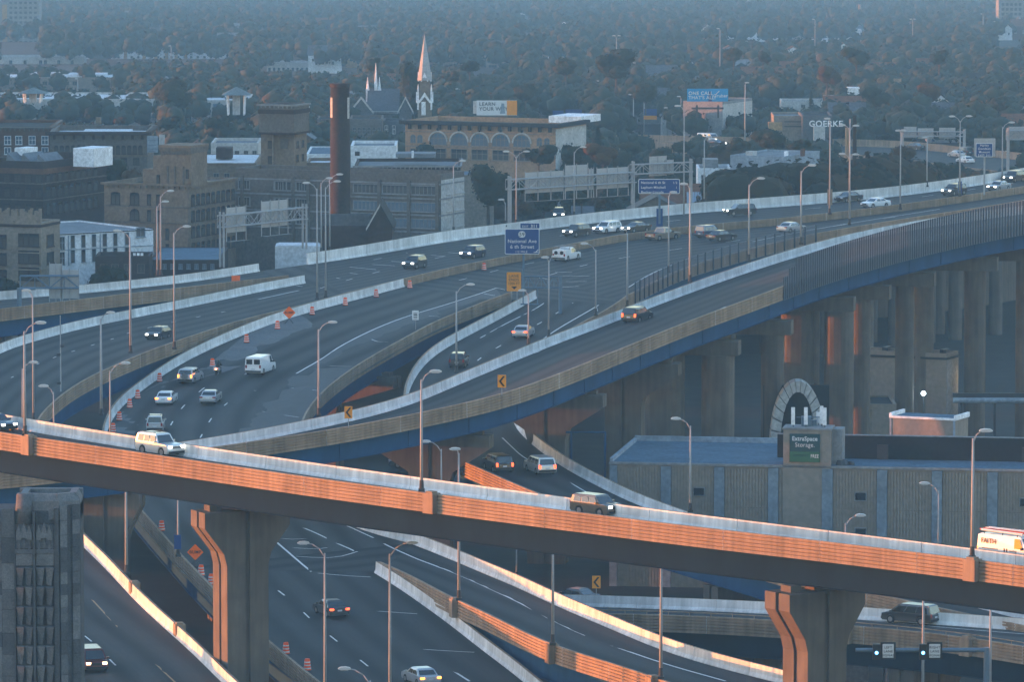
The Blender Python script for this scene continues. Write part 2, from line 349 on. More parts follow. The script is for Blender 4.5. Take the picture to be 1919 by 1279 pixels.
# A: the high near ramp
rA, oA, QLA, QRA = viaduct('high curved ramp crossing the foreground with sunlit orange ribbed wall and dark steel girder',
 [(-160,750,25.00),(0,776,25.00),(140,800,24.98),(260,819,24.92),(360,835,24.88),(480,852,24.82),(580,867,24.77),(680,881,24.73),(790,896,24.67),(960,919,24.59),(1160,946,24.50),(1285,962.5,24.44),(1440,981,24.37),(1584,999,24.30),(1740,1018,24.22),(1919,1041,24.14),(2080,1063,24.10)],
 [(-160,785,25.00),(0,810,25.00),(67.5,820,25.00),(200,839,24.95),(350,861,24.88),(480,880,24.82),(580,895,24.77),(680,908,24.73),(790,922.5,24.67),(960,945,24.59),(1160,970,24.50),(1285,986,24.44),(1440,1003,24.37),(1624,1024,24.28),(1825,1049,24.18),(1919,1061,24.14),(2080,1083,24.10)],
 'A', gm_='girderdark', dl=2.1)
# B: the blue girder ramp
rB, oB, QLB, QRB = viaduct('long curved ramp on blue steel girders climbing to the fenced bridge',
 [(-200,890,14),(-100,882,14.4),(0,872,15),(150,856,15.6),(343,829,16.2),(480,807.5,16.8),(567,789,17.2),(652,772,17.6),(758,743.5,18.2),(855,703,18.9),(960,659.5,19.6),(1032,630,20.2),(1110,601,20.9),(1223,557.5,21.9),(1328,519,22.9),(1440,481,24),(1527,455,24.7),(1620,432,25.4),(1720,413,26),(1820,398,26.5),(1919,385,27),(2050,371,27.5)],
 [(-200,905,14),(-100,897,14.4),(0,887,15),(150,872,15.6),(300,852,16.1),(480,827,16.8),(655,800,17.6),(790,773,18.4),(940,739.5,19.3),(1067,693,20.4),(1160,655,21.1),(1260,614,22),(1335,585,22.8),(1440,547,24),(1530,512,24.7),(1620,484,25.4),(1720,457,26),(1820,434,26.5),(1919,415,27),(2050,397,27.5)],
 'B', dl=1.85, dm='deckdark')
def fB(mb):
    line(mb,'B',[(1469,520.5),(1440,534),(1385,562),(1335,587),(1210,640),(1135,673),(1060,703),(985,734),(900,757)])
    line(mb,'B',[(1440,497),(1328,534),(1223,574),(1110,619),(1000,664)],0.14)
add_marks(rB, oB, fB)
# R2/R7: inbound carriageway on the left
r2, o2, Q2L, Q2R = viaduct('wide inbound viaduct sweeping down the left side past the stone tower',
 [(180,1345,7.5),(105,1285,7.7),(60,1220,8),(-60,1110,8.5),(-150,1010,9.5),(-210,900,10.7),(-200,800,12),(-120,715,13),(0,644,13.8),(75,620,14.1),(150,600,14.4),(243,581,14.7),(325,565,15),(400,550,15.2),(480,532.5,15.4),(570,516,15.5)],
 [(520,1345,7.5),(445,1279,8),(363,1199,8.5),(300,1144,8.9),(250,1096,9.2),(200,1042,9.6),(151,995,10),(100,930,10.6),(68,870,11.4),(62,820,12),(70,785,12.4),(110,744,13),(150,716,13.4),(200,691,13.8),(275,659,14.3),(328,640,14.6),(425,607.5,15),(480,592,15.2),(555,574.5,15.3),(655,547,15.5)],
 'R2', pr='barriertan')
def f2(mb):
    line(mb,'R2',[(-40,703),(0,687),(60,664),(120,645),(190,622.5),(245,609),(325,589),(400,575),(480,562),(560,545)],0.2)
    line(mb,'R2',[(-60,764),(30,739),(75,713),(129,689),(182,667),(250,645),(330,618)],0.15,(3,12.2))
    line(mb,'R2',[(21,709),(75,681),(148,655),(207,637),(250,622),(330,603),(430,583)],0.15,(1.1,6.1))
    line(mb,'R2',[(150,1186),(178,1209),(215,1247),(250,1279)],0.15,(3,12.2),2)
add_marks(r2, o2, f2)
def f2b(mb): line(mb,'R2',[(160,1112),(210,1167),(263,1219),(330,1282)],0.16)
add_marks(r2, o2, f2b, 'painty')
# R3: outbound carriageway, lower part, and the branch R6
r3, o3, Q3L, Q3R = viaduct('outbound viaduct with orange barrels running up from the bottom edge under the high ramp',
 [(690,1345,5.5),(598,1279,6),(535,1227,6.4),(492,1192,6.8),(410,1112,7.4),(343,1044,8)],
 [(1075,1330,6),(1015,1279,6.3),(960,1234,6.6),(905,1194,6.8),(855,1154,7.1),(788,1106,7.5),(743,1075,7.8),(706,1053,8)],
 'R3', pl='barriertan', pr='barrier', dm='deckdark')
r6, o6, Q6L, Q6R = viaduct('branch ramp between sunlit walls leaving the outbound viaduct towards the lower right',
 [(712,1053.5,8),(755,1071.5,8.1),(805,1098,8.3),(855,1124,8.6),(918,1152,8.9),(960,1174,9.1),(1047,1214,9.4),(1135,1239,9.5),(1235,1273,9.5),(1330,1305,9.5)],
 [(773,998,8.8),(855,1030,8.9),(920,1058,9),(960,1073,9.1),(1035,1108,9.3),(1085,1130,9.4),(1160,1160.5,9.5),(1243,1195.5,9.6),(1335,1224,9.6),(1440,1250.5,9.6),(1560,1279,9.6),(1650,1300,9.6)],
 'R6', dm='deckdark', flip=True)
r3u, o3u, Q3uL, Q3uR = viaduct('outbound viaduct with construction barrels along its left wall in the middle of the interchange',
 [(343,1044,8),(283,976,8.7),(235,920,9.2),(205,865,9.8),(193,805,10.3),(213,758,10.9),(238,733,11.3),(275,706,11.7),(320,674,12.9),(375,645,13.8),(425,623,14.6),(480,600.5,15.2),(530,583,15.5),(592,565,15.65),(655,549,15.7),(705,535.5,15.65),(755,522.5,15.6)],
 [(773,998,8.8),(698,980,9),(640,955,9.2),(590,900,9.7),(567,840,10.1),(563,805,10.4),(572,773,10.8),(585,755,11.2),(605,733,11.7),(635,708,12.3),(668,685,12.9),(718,655,13.6),(768,628,14.2),(805,607,14.6),(855,586,15),(905,566,15.3),(958,547,15.4)],
 'R3')
def patch(root, org, rd, px, mt, name='deck'):                 # deck between carriageways where they fork
    mb = MB(); P = [at(x, y, z + 1.07) - Vector((0, 0, 1.065)) for x, y, z in px]; d = (P[-1] - P[0]).normalized()
    for i, p in enumerate(P): mb.uv[i] = (d.cross(p - P[0]).z, d.dot(p - P[0]))
    mb.add(P + [p - Vector((0, 0, .4)) for p in P], [tuple(range(len(P))), tuple(range(2 * len(P) - 1, len(P) - 1, -1))] + [(i, len(P) + i, len(P) + (i + 1) % len(P), (i + 1) % len(P)) for i in range(len(P))])
    mb.build(name, M_[mt], root, origin=org, fix=True); ROADS[rd] = np.concatenate([ROADS[rd], np.array([tuple(p) for p in P])])
patch(r3u, o3u, 'R3', [(343,1044,8),(706,1053,8),(712,1053.5,8),(773,998,8.8)], 'deckdark')
sheet(r3u, o3u, 'R3', [(200,836),(204,812),(222,782),(250,750),(300,712),(375,664),(470,622),(560,589)], [(243,836),(252,813),(268,783),(302,745),(340,712),(385,690),(470,655),(590,606)], M_['dust'], 'dusty_shoulder')
sheet(r3u, o3u, 'R3', [(442,830),(452,800),(480,757),(520,719),(600,668),(640,646),(740,603),(840,571),(930,541)], [(552,830),(562,807),(574,785),(600,757),(650,715),(700,685),(770,645),(860,602),(945,562)], M_['shoulder'], 'gore_shoulder', 0.009)
def f3(mb):
    line(mb,'R3',[(436,835),(449,804),(480,756),(520,718),(600,667),(640,645),(740,602),(840,570),(930,540)],0.2)
    line(mb,'R3',[(305,830),(313,812),(326,788),(343,764),(367,741),(392,719),(423,698),(460,677.5),(542,637.5),(589,617),(650,595)],0.15,(3,12.2),1)
    line(mb,'R3',[(375,822),(400,780),(440,745)],0.15,(3,12.2),0)
    for a, b in (((480,771),(560,785)),((521,719),(594,733)),((601,672.6),(662,685)),((685,627.5),(738,639)),((785,589),(824,595.5)),((903,550),(928,555)),((930,540),(946,543.5))): line(mb,'R3',[a,((a[0]+b[0])/2,(a[1]+b[1])/2),b],0.15)
    # turn arrow fading on the outer lane
    line(mb,'R3',[(474,731),(468,727),(480,733)],0.3)
add_marks(r3u, o3u, f3)
def f3l(mb):
    line(mb,'R3',[(506,1006.5),(550,1044),(612.6,1094),(730,1178),(793,1220.5),(880,1279)],0.22)
    line(mb,'R3',[(546,981.5),(605,1009),(660,1033),(704,1054)],0.2)
    line(mb,'R3',[(521,1107),(556,1137),(591,1170),(630,1202),(670,1234),(715,1270)],0.15,(3,12.2))
    for c in (((518,997),(539,998),(570,993)),((518,1010),(566,1014),(600,1009)),((538,1026.5),(598,1031.5),(635,1024.5)),((555,1043.5),(623,1048),(672,1040)),((573,1059.6),(653,1064.6),(703,1055.5)),((593,1076),(640,1079),(695,1083)),((688,1145.5),(730,1148),(782,1152)),((793,1218.7),(840,1221),(889,1224))): line(mb,'R3',c,0.16)
add_marks(r3, o3, f3l)
def f6(mb): line(mb,'R6',[(700,1010),(730,1025),(805,1059),(868,1081.6),(960,1124),(1035,1164),(1110,1198),(1235,1242),(1360,1278)],0.2)
add_marks(r6, o6, f6)
def f3c(mb): line(mb,'R3',[(630,978),(665,993),(700,1010)],0.2)
add_marks(r3u, o3u, f3c)
# R4/R5: the middle ramp that dives under the blue one
r4, o4, Q4L, Q4R = viaduct('middle ramp that leaves the freeway and dives under the blue girder ramp',
 [(1003,544,15.4),(960,567.5,15.1),(930,584,14.9),(880,610,14.6),(830,637,14.2),(795,664,13.9),(775,690,13.6),(761.5,719,13.4),(758,742,13.2),(765,780,13),(800,830,12.8),(850,857,12.6),(900,877.5,12.4),(992,919,11.8),(1100,957,11),(1300,1018,9.8),(1500,1078,9),(1615,1108,8.6),(1728,1132,8.2),(1800,1149,7.9),(1919,1173,7.5),(2050,1200,7.1)],
 [(1173,555,15.4),(1145,575,15.2),(1115,592,15),(1085,607,14.8),(1030,640,14.4),(985,675,14),(962,710,13.6),(958,745,13.2),(972,786,12.9),(985,800,12.8),(1010,822,12.5),(1035,841,12.2),(1067,862,11.9),(1120,890,11.5),(1160,910,11.2),(1210,932.5,10.8),(1290,961,10.2),(1450,1010,9.4),(1650,1068,8.5),(1780,1104,8),(1919,1140,7.5),(2050,1172,7.1)],
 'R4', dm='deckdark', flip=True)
# the left wall is pale inside; its ribbed outer face shows lower down
def f4(mb):
    line(mb,'R4',[(1026,564),(1000,581),(950,606),(900,634)],0.16)
    line(mb,'R4',[(1175,541),(1120,573),(1041,620),(1000,650)],0.18)
    line(mb,'R4',[(1110,549),(1059,577.5),(1022,600),(945.5,644),(907,667),(880,690)],0.15,(3,12.2))
    line(mb,'R4',[(935,815),(960,839),(985,860),(1047.6,895),(1110,930),(1180,965)],0.16)
    line(mb,'R4',[(1115,565),(1118,577),(1119,584)],0.15)
add_marks(r4, o4, f4)
# R8: the low cross ramp at lower right
r8, o8, Q8L, Q8R = viaduct('low cross ramp at lower right with a thin rail on its ribbed wall',
 [(1045,1115,6),(1160,1117.5,6.5),(1255,1121,6.9),(1425,1128,7.6),(1605,1138,8),(1765,1149,8),(1919,1160,8),(2050,1170,8)],
 [(1045,1149,6),(1118,1150,6.3),(1210,1152,6.7),(1285,1154,7.1),(1440,1162,7.7),(1570,1171,8),(1665,1179,8),(1740,1185,8),(1815,1194,8),(1919,1212,8),(2050,1235,8)],
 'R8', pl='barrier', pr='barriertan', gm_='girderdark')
mb = MB(); Nn = normals(Q8R, 'R')
for i in range(len(Q8R) - 1):
    a, b = Q8R[i], Q8R[i + 1]; mb.tube((a[0], a[1], a[2] + 1.36), (b[0], b[1], b[2] + 1.36), 0.05, n=6); mb.tube((a[0], a[1], a[2] + 1.05), (a[0], a[1], a[2] + 1.36), 0.035, n=5)
mb.build('wall_rail', M_['barriertan'], r8, origin=o8)
def f8(mb): line(mb,'R8',[(1600,1162),(1745,1175),(1850,1184),(1960,1193)],0.16)
add_marks(r8, o8, f8)
# R1 and the freeway beyond
r1, o1, Q1L, Q1R = viaduct('far left exit ramp with tan ribbed wall below the brick buildings',
 [(-120,557,17),(0,546,16.8),(147,535,16.6),(247,525,16.4),(334,516,16.2),(414,505,16),(484,494,15.8)],
 [(-120,592,17),(0,579,16.8),(150,561,16.5),(250,549,16.3),(325,541,16.1),(425,529,15.9),(480,523,15.7),(540,516,15.6)], 'R1')
MED = [(655,547,15.5),(755,522.5,15.5),(850,500,15.6),(960,478,15.8),(1042,462.5,16),(1160,440,16.3),(1293,423,16.8),(1440,411,17.3),(1555,399,17.7),(1690,382.5,18.2),(1800,367,18.6),(1919,349,19),(2050,328,19.3)]
ri, oi_, QiL, QiR = viaduct('inbound side of the wide freeway viaduct with a tall pale outer wall',
 [(575,481.5,15.6),(655,470,15.5),(755,453,15.5),(850,437,15.6),(960,424,15.8),(1010,417,16),(1100,406,16.3),(1185,396.5,16.6),(1323,384,17),(1440,376,17.4),(1590,364,18),(1690,354,18.4),(1803,339,18.8),(1880,327,19),(1919,320,19.1),(2050,298,19.4)], MED, 'MI', lh=1.45, gr=False)
patch(ri, oi_, 'MI', [(484,494,15.8),(575,481.5,15.6),(655,547,15.5),(570,516,15.5),(540,516,15.6)], 'deck')
ro, oo_, QoL, QoR = viaduct('outbound side of the wide freeway viaduct beside the blue fence',
 MED[3:], [(1173,555,15.4),(1260,511,15.8),(1320,490,16.1),(1400,467,16.6),(1440,457,16.8),(1535,436,17.3),(1700,409,18),(1800,394,18.4),(1919,375,18.9),(2050,352,19.3)], 'MO', left=False, gl=False)
patch(ro, oo_, 'MO', [(755,522.5,15.5),(850,500,15.6),(960,478,15.8),(1173,555,15.4),(1003,544,15.4),(958,547,15.3)], 'deck')
def fi(mb):
    for a, b in (((555,536),(567,537.5)),((616,518.7),(637,522.5)),((616,507.5),(670,514)),((655,501),(705,506)),((698,496),(740,498.7)),((733,490),(760,492)),((773,485),(800,487)),((808,478.7),(835,480.7)),((840,473.7),(867,475.5))): line(mb,'MI',[a,((a[0]+b[0])/2,(a[1]+b[1])/2),b],0.22)
    line(mb,'MI',[(600,541),(700,512),(800,488),(900,468),(1000,450),(1150,428),(1300,410),(1440,399),(1600,383),(1750,366),(1919,340)],0.15,(3,12.2))
    line(mb,'MI',[(700,487),(800,467),(900,452),(1010,437),(1100,426),(1250,410),(1440,392),(1600,376),(1750,358),(1919,332)],0.15,(3,12.2))
    line(mb,'MI',[(640,487),(700,478),(830,456),(945,445),(1012,438),(1100,428)],0.16)
add_marks(ri, oi_, fi)
def fo(mb):
    for a, b in (((1040,510),(1072,511)),((1054,517.5),(1105,518)),((1060,528.5),(1100,528)),((1050,539),(1085,537)),((1010,521),(1030,524))): line(mb,'MO',[a,((a[0]+b[0])/2,(a[1]+b[1])/2),b],0.22)
    line(mb,'MO',[(1178,539),(1220,513.5),(1290,487),(1370,464),(1440,447),(1535,428),(1700,402),(1880,372)],0.16)
    line(mb,'MO',[(860,526),(960,500),(1090,476),(1250,455),(1400,437),(1550,419),(1750,390)],0.15,(3,12.2))
    line(mb,'MO',[(1030,516),(1120,492),(1250,470),(1400,448),(1550,426),(1750,396)],0.15,(3,12.2))
add_marks(ro, oo_, fo)
# R9: the far freeway at ground level on the right
r9 = thing('highway_ramp', 'distant tan walled freeway curving among the trees at upper right', 'highway ramp', (0, 0, 0))
Q9L, Q9R = edge([(1040,262,1.5),(1168,256,2.6),(1310,259,3),(1500,263,3),(1675,267,3),(1800,279,3),(1919,291,3),(2050,305,3)]), edge([(1040,269,1.5),(1168,266,2.6),(1310,276,3),(1450,285,3),(1600,293,3),(1700,303,3),(1800,316,3),(1919,330,3),(2050,345,3)])
deck(r9, (0,0,0), Q9L, Q9R, M_['deck'], 'R9'); parapet(r9, (0,0,0), Q9L, 'L', M_['barriertan'], PLAIN, 30, 1.4); parapet(r9, (0,0,0), Q9R, 'R', M_['barriertan'], PLAIN, 30, 1.4)
# ------------------------------------------------------------------ piers
def pier(label, p, ang, capw, zt, zb=0.0, colw=4.2, thick=2.4, caph=1.3, flare=2.2, off=0.0, style='tee', name='bridge_pier'):
    t = thing(name, label, 'bridge pier', (p[0], p[1], zb), ang, 'concrete piers under the ramps'); H = zt - zb
    def half(sx, th0, th1, shrink, mb):
        w, c = capw / 2 - shrink, colw / 2 - shrink; g = 0.2 if not shrink else -0.01
        poly = [(g, H - shrink), (w, H - shrink), (w, H - caph), (c + off * 0 + flare * 0.12, H - caph - flare), (c, H - caph - flare - 1.0), (c, 0), (g, 0)]
        if sx < 0: poly = [(-u, v) for u, v in poly][::-1]
        mb.prism(poly, th0, th1)
    if style == 'tee':
        mb = MB()
        for sx in (1, -1):
            half(sx, -thick / 2, -0.2, 0, mb); half(sx, 0.2, thick / 2, 0, mb)
            half(sx, -thick / 2 + 0.22, thick / 2 - 0.22, 0.22, mb)
        mb.build('shaft', M_['pier'], t, fix=True)
        mb = MB()
        for sx in (-capw / 2 + 1.3, 0, capw / 2 - 1.3): mb.box((sx, 0, H + 0.25), (1.0, 1.2, 0.5))
        mb.build('bearing_pedestal', M_['pier'], t)
    else:                                            # a straight cap on rounded columns
        mb = MB(); mb.box((0, 0, H - caph / 2), (capw, thick, caph)); mb.build('cap_beam', M_['pier'], t)
        for cx_, cw, cd in style:
            mb = MB(); poly = []; r = min(cw, cd) / 2 * 0.8
            for qx, qy, a0 in ((1, 1, 0), (-1, 1, 90), (-1, -1, 180), (1, -1, 270)):
                for k in range(5):
                    a = math.radians(a0 + k * 22.5); poly.append((qx * (cw / 2 - r) + r * math.cos(a), qy * (cd / 2 - r) + r * math.sin(a)))
            mb.prism(poly, 0, H - caph + 0.003, lambda u, v, w: (cx_ + u, v, w)); o = mb.build('column', M_['pier'], t, fix=True)
    return t
def on_edge(Q, x):                                   # the point of an edge polyline seen in column x
    best = min(range(len(Q)), key=lambda i: abs(CX + F * Q[i][0] / Q[i][1] - x)); return Q[best]
def rdir(Q, p):
    i = int(np.argmin(np.hypot(Q[:, 0] - p[0], Q[:, 1] - p[1]))); i = min(max(i, 1), len(Q) - 2); t = Q[i + 1] - Q[i - 1]; return math.atan2(t[1], t[0])
# under the high near ramp
for x, lab, cw, an in ((447, 'tall grooved hammerhead pier with sunlit orange left edges under the near ramp', 7.6, 0.45), (1520, 'grooved hammerhead pier with orange left end under the near ramp beside the low cross ramp', 7.2, 0.62)):
    a, b = on_edge(QLA, x), on_edge(QRA, x); c = (a + b) / 2; pier(lab, c, an, cw, c[2] - 3.05, 0, 3.7, 3.0)
# under the blue ramp: hammerheads on the left, tall columns on the right
def pierB(x, lab, style='tee', capw=None, shift=0.0, colw=4.0, turn=0.0, dz=2.32):
    b = on_edge(QRB, x); a = QLB[int(np.argmin(np.hypot(QLB[:, 0] - b[0], QLB[:, 1] - b[1])))]; c = (a + b) / 2
    w = float(np.hypot(*(a - b)[:2])); ang = -0.17
    c = b + (a - b) / w * min(w / 2, 6.0)
    return pier(lab, c, ang, capw or min(w, 12.0), c[2] - dz, 0, colw, 2.6, 1.6 if style != 'tee' else 1.3, 2.4, 0, style)
pierB(235, 'dim pier with orange tinted cap below the blue ramp near the stone tower', colw=3.6)
pierB(905, 'hammerhead pier beside the two minivans below the blue ramp')
pierB(1135, 'flared hammerhead pier behind the blue gantry under the blue ramp, left of its twin')
pierB(1262, 'flared hammerhead pier under the blue ramp just left of the tall rounded columns')
for x, lab, st in ((1388, 'first pair of rounded columns under the blue ramp above the storage roof', ((3.6, 3.6, 3.0), (-2.3, 4.4, 3.0))),
                   (1486, 'narrow columns behind the pale arch under the fenced bridge', ((3.8, 2.6, 2.6), (-2.6, 3.2, 2.6))),
                   (1590, 'big rounded twin columns rising behind the storage sign tower', ((4.2, 3.4, 3.2), (-0.6, 3.8, 3.2))),
                   (1668, 'blue lit column pair behind the tan warehouse', ((2.6, 2.2, 2.2), (-3.4, 2.2, 2.2))),
                   (1751, 'rounded columns with pink sunlit edges above the warehouse roof', ((2.4, 2.2, 2.2), (-3.6, 2.6, 2.2))),
                   (1868, 'rounded columns above the pale blue pipe under the fenced bridge', ((3.2, 2.4, 2.4), (-3.0, 2.6, 2.4))),
                   (1960, 'columns at the far right end of the fenced bridge', ((3.2, 2.4, 2.4), (-3.0, 2.6, 2.4)))):
    pierB(x, lab, st, turn=-0.35)
# rows of columns under the freeway behind
k = 0
for x in range(1330, 1960, 62):
    b = on_edge(QoR, x); a = QoL[int(np.argmin(np.hypot(QoL[:, 0] - b[0], QoL[:, 1] - b[1])))]; c = (a + b) / 2
    if x < 1500: continue
    pier('round columns of the freeway seen in the dark behind the fenced bridge', c, -0.1, 12, c[2] - 2.5, 0, style=((4.2, 2.0, 2.0), (-4.2, 2.0, 2.0)), thick=1.8)
def pierR(Q1, Q2, x, lab, dz=2.5, colw=3.4, f=0.5):
    b = on_edge(Q2, x); a = Q1[int(np.argmin(np.hypot(Q1[:, 0] - b[0], Q1[:, 1] - b[1])))]; c = b + (a - b) * f
    w = float(np.hypot(*(a - b)[:2])); return pier(lab, c, math.atan2(b[1] - a[1], b[0] - a[0]), w * 0.85, c[2] - dz, 0, colw, 2.4)
pierR(Q2L, Q2R, 150, 'orange lit pier in the gap between the inbound and outbound viaducts')
pierR(Q3uL, Q3uR, 720, 'tan pier in the dark gap under the outbound viaduct', f=0.35)
pierR(Q1L, Q1R, 20, 'orange lit pier under the far left exit ramp')
pierR(Q2L, Q2R, 480, 'pier under the inbound viaduct near the orange bump sign')
pierR(Q4L, Q4R, 1035, 'pier under the middle ramp hidden among the columns', 2.5)
pierR(Q4L, Q4R, 1480, 'stub pier with small orange end behind the low cross ramp', 2.5)
pierR(Q8L, Q8R, 1330, 'pier under the low cross ramp behind the branch ramp wall', 2.5)
pierR(Q8L, Q8R, 1700, 'pier under the low cross ramp behind the lane signals', 2.5)
pierR(Q6L, Q6R, 960, 'pier under the branch ramp in the dark gap', 2.5)
pierR(Q3L, Q3R, 700, 'pier under the outbound viaduct near the bottom edge', 2.5)
# ------------------------------------------------------------------ fences
M_['fenceblue'] = mat('fence_blue_paint', (0.012, 0.035, 0.06), 0.5, 0.15, 2)
M_['fencemesh'] = mat('fence_mesh_grey_blue', (0.105, 0.14, 0.18), 0.55, 0.12, 1)
post_mesh = {}
def fence(label, Q, side, h0, h1, spacing, hgt, steps, base=-0.5, pickets=0.42, pw=0.1, low=False, bw=0.02):
    N = normals(Q, side); L = np.concatenate([[0], np.cumsum(np.linalg.norm(np.diff(Q, axis=0), axis=1))])
    org = tuple(Q[0]); t = thing('bridge_fence', label, 'fence', org); s = h0; pts = []
    while s < min(h1, L[-1]):
        q = np.array([np.interp(s, L, Q[:, c]) for c in range(3)]); n = np.array([np.interp(s, L, N[:, c]) for c in range(2)])
        hh = hgt
        for lim, hv in steps:
            if s - h0 < lim: hh = hv; break
        pts.append((q, n, hh)); s += spacing
    for i, (q, n, hh) in enumerate(pts):
        key = (round(hh, 2), pw, base)
        if key not in post_mesh:
            mb = MB(); mb.box((0, 0, (hh + base) / 2), (pw, pw * 1.4, hh - base)); post_mesh[key] = mb.mesh('fence_post', M_['fenceblue'])
        link('fence_post', post_mesh[key], t, (q[0] + n[0] * 0.24 - org[0], q[1] + n[1] * 0.24 - org[1], q[2] - org[2]), math.atan2(n[1], n[0]))
    mb = MB()
    for (a, n, ha), (b, n2, hb) in zip(pts[:-1], pts[1:]):
        lo = base if not low else 0.15
        A, B = a + np.append(n * 0.2, 0), b + np.append(n2 * 0.2, 0)
        for z in (lo, (lo + ha) / 2, ha - 0.1): mb.tube((A[0], A[1], A[2] + z), (B[0], B[1], B[2] + z), 0.035, n=4, caps=False)
        m = max(2, int(np.linalg.norm(B - A) / pickets))
        for k in range(m):
            p = A + (B - A) * (k + 0.5) / m; mb.box((p[0], p[1], p[2] + (lo + ha) / 2), (0.02, max(0.03, bw), ha - lo - 0.06), math.atan2(n[1], n[0]))
    o = mb.build('mesh_panel', M_['fencemesh'], t, origin=org); o['kind'] = 'stuff'
    return t
def arc_of(Q, x):
    i = min(range(len(Q)), key=lambda i: abs(CX + F * Q[i][0] / Q[i][1] - x)); return float(np.sum(np.linalg.norm(np.diff(Q[:i + 1], axis=0), axis=1)))
fence('tall blue curved fence of close upright bars stepping up along the climbing bridge', QRB, 'R', arc_of(QRB, 1470), 999, 0.62, 3.7, ((1.5, 2.1), (3.9, 2.9)), -0.5, 0.13, 0.09, False, 0.09)
fence('low dark blue fence with wide spaced posts along the outbound freeway edge', QoR, 'R', arc_of(QoR, 1186), arc_of(QoR, 1537), 3.1, 2.35, (), -0.4, 0.28, 0.16)
# ------------------------------------------------------------------ street lamps
lamp_mesh = {}
def lamp(label, x, yt, yb, z=None, D=None, arms=(('R', 7),), r=0.11, name='street_lamp', cat='street lamp', levels=1, top=True, lit=False, group='street lamps along the ramps', box=True):
    if D is None: p = at(x, yb, z); D = p[1]
    else: p = atD(x, yb, D)
    h = (yb - yt) * D / F; sc = D / F
    key = (round(h, 1), round(r, 3)); t = thing(name, label, cat, p, 0, group)
    if key not in lamp_mesh:
        mb = MB(); mb.tube((0, 0, 0), (0, 0, h), r * 1.15, r * 0.62, 8); lamp_mesh[key] = mb.mesh('pole', M_['steel'], True)
    link('pole', lamp_mesh[key], t)
    if 'base' not in lamp_mesh:
        mb = MB(); mb.box((0, 0, 0.12), (0.5, 0.5, 0.24)); mb.tube((0, 0, 0.2), (0, 0, 0.9), 0.19, 0.16, 8); lamp_mesh['base'] = mb.mesh('base', M_['dark'])
    if box: link('base', lamp_mesh['base'], t)
    for d, ln in arms:
        zo = h; sg = 1 if d[0] in 'R' else -1
        if len(d) > 1: zo = h * float(d[1:])
        L_ = ln * sc; key2 = ('arm', sg, round(L_, 1))
        if key2 not in lamp_mesh:
            mb = MB(); rise = min(0.28 * L_ + 0.25, 1.3); P = [(0, 0, -0.3), (sg * L_ * 0.22, 0, rise * 0.45), (sg * L_ * 0.5, 0, rise * 0.9), (sg * L_ * 0.78, 0, rise)]
            for a, b in zip(P[:-1], P[1:]): mb.tube(a, b, 0.055, n=6)
            m1 = mb.mesh('arm', M_['steel'], True); mb = MB(); c = sg * L_ * 0.86
            mb.prism([(-0.5, -0.02), (-0.42, 0.1), (-0.1, 0.17), (0.3, 0.14), (0.5, 0.02), (0.42, -0.06), (-0.4, -0.06)], -0.17, 0.17, lambda u, v, w: (c + sg * u * (1.0 if L_ < 3 else 1.15), w, rise + v))
            m2 = mb.mesh('luminaire', M_['lamp']); MB().fix(m2); mb = MB(); mb.box((c, 0, rise - 0.08), (0.62, 0.24, 0.05)); m3 = mb.mesh('lens', M_['lamplens'])
            lamp_mesh[key2] = (m1, m2, m3)
        m1, m2, m3 = lamp_mesh[key2]; link('arm', m1, t, (0, 0, zo)); l = link('luminaire', m2, t, (0, 0, zo)); link('lens', m3, l)
    return t
T = 1.07
lamp('shorter left lamp of the pair on the far wall before the brick tower', 295, 386, 519, 16+T, arms=(('R', 18),))
lamp('taller right lamp of the pair on the far wall before the brick tower', 301.5, 367, 518, 16+T, arms=(('R', 22),))
lamp('tall lamp on the ribbed wall just right of the black hatchback', 327, 435, 655, 14.6+T, arms=(('R', 28),))
lamp('tall lamp with left arm on the ribbed wall left of the black hatchback', 245, 443, 662, 14.2+T, arms=(('L', 28),), r=0.14)
lamp('thick pale lamp pole standing in the gap beside the outbound barrels', 190, 595, 779, D=625, arms=(('R', 21),), r=0.15)
lamp('lamp pole in front of the dark cantilever gantry at far left', 63, 551, 790, D=610, arms=(('L', 14),))
lamp('lamp on the near ramp wall at left with bright arm', 47, 619, 818, 25+T, arms=(('R', 36),), r=0.12)
lamp('short lamp just behind the near ramp lamp at far left', 43, 690, 800, D=590, arms=(('R', 24),))
lamp('small lamp with left arm under the ribbed wall', 101, 734, 830, D=560, arms=(('L', 22),), r=0.08)
lamp('small lamp beside the lowest visible barrel', 207, 694, 830, D=560, arms=(('R', 34),), r=0.09)
lamp('lamp on the outbound right wall with arm over the white van lane', 597.5, 616, 781, D=605, arms=(('R', 30),), r=0.12)
lamp('lamp standing in front of the black pickup on the middle ramp', 855.5, 545, 700, 13.6+T, arms=(('R', 31),), r=0.12)
lamp('tall lamp on the near ramp wall with the dark pedestal', 790, 709, 922, 24.67+T, arms=(('R', 30),), r=0.12)
lamp('median lamp with left arm, left of the tall median pair', 594.5, 352, 562, 15.3+T, arms=(('L', 23),))
lamp('median lamp with right arm, right of the tall median pair', 610.5, 350, 558, 15.4+T, arms=(('R', 25),))
lamp('lamp left of the brick chimney on the far wall', 602, 342, 476, 15.6+T, arms=(('R', 18),))
lamp('lamp right in front of the brick chimney on the far wall', 618, 336, 474, 15.6+T, arms=(('R', 22),))
lamp('lamp on the far wall before the grey industrial building', 850, 310, 437, 15.6+T, arms=(('R', 19),))
lamp('small lamp left of the sign gantry on the far wall', 947, 380, 425, 15.8+T, arms=(('L', 9),), r=0.08)
lamp('double arm lamp beside the sign gantry', 967.5, 293, 423, 15.8+T, arms=(('R', 22), ('L', 22)))
lamp('lamp in front of the large blank sign backs', 1076, 284, 408, 16.2+T, arms=(('R', 19),))
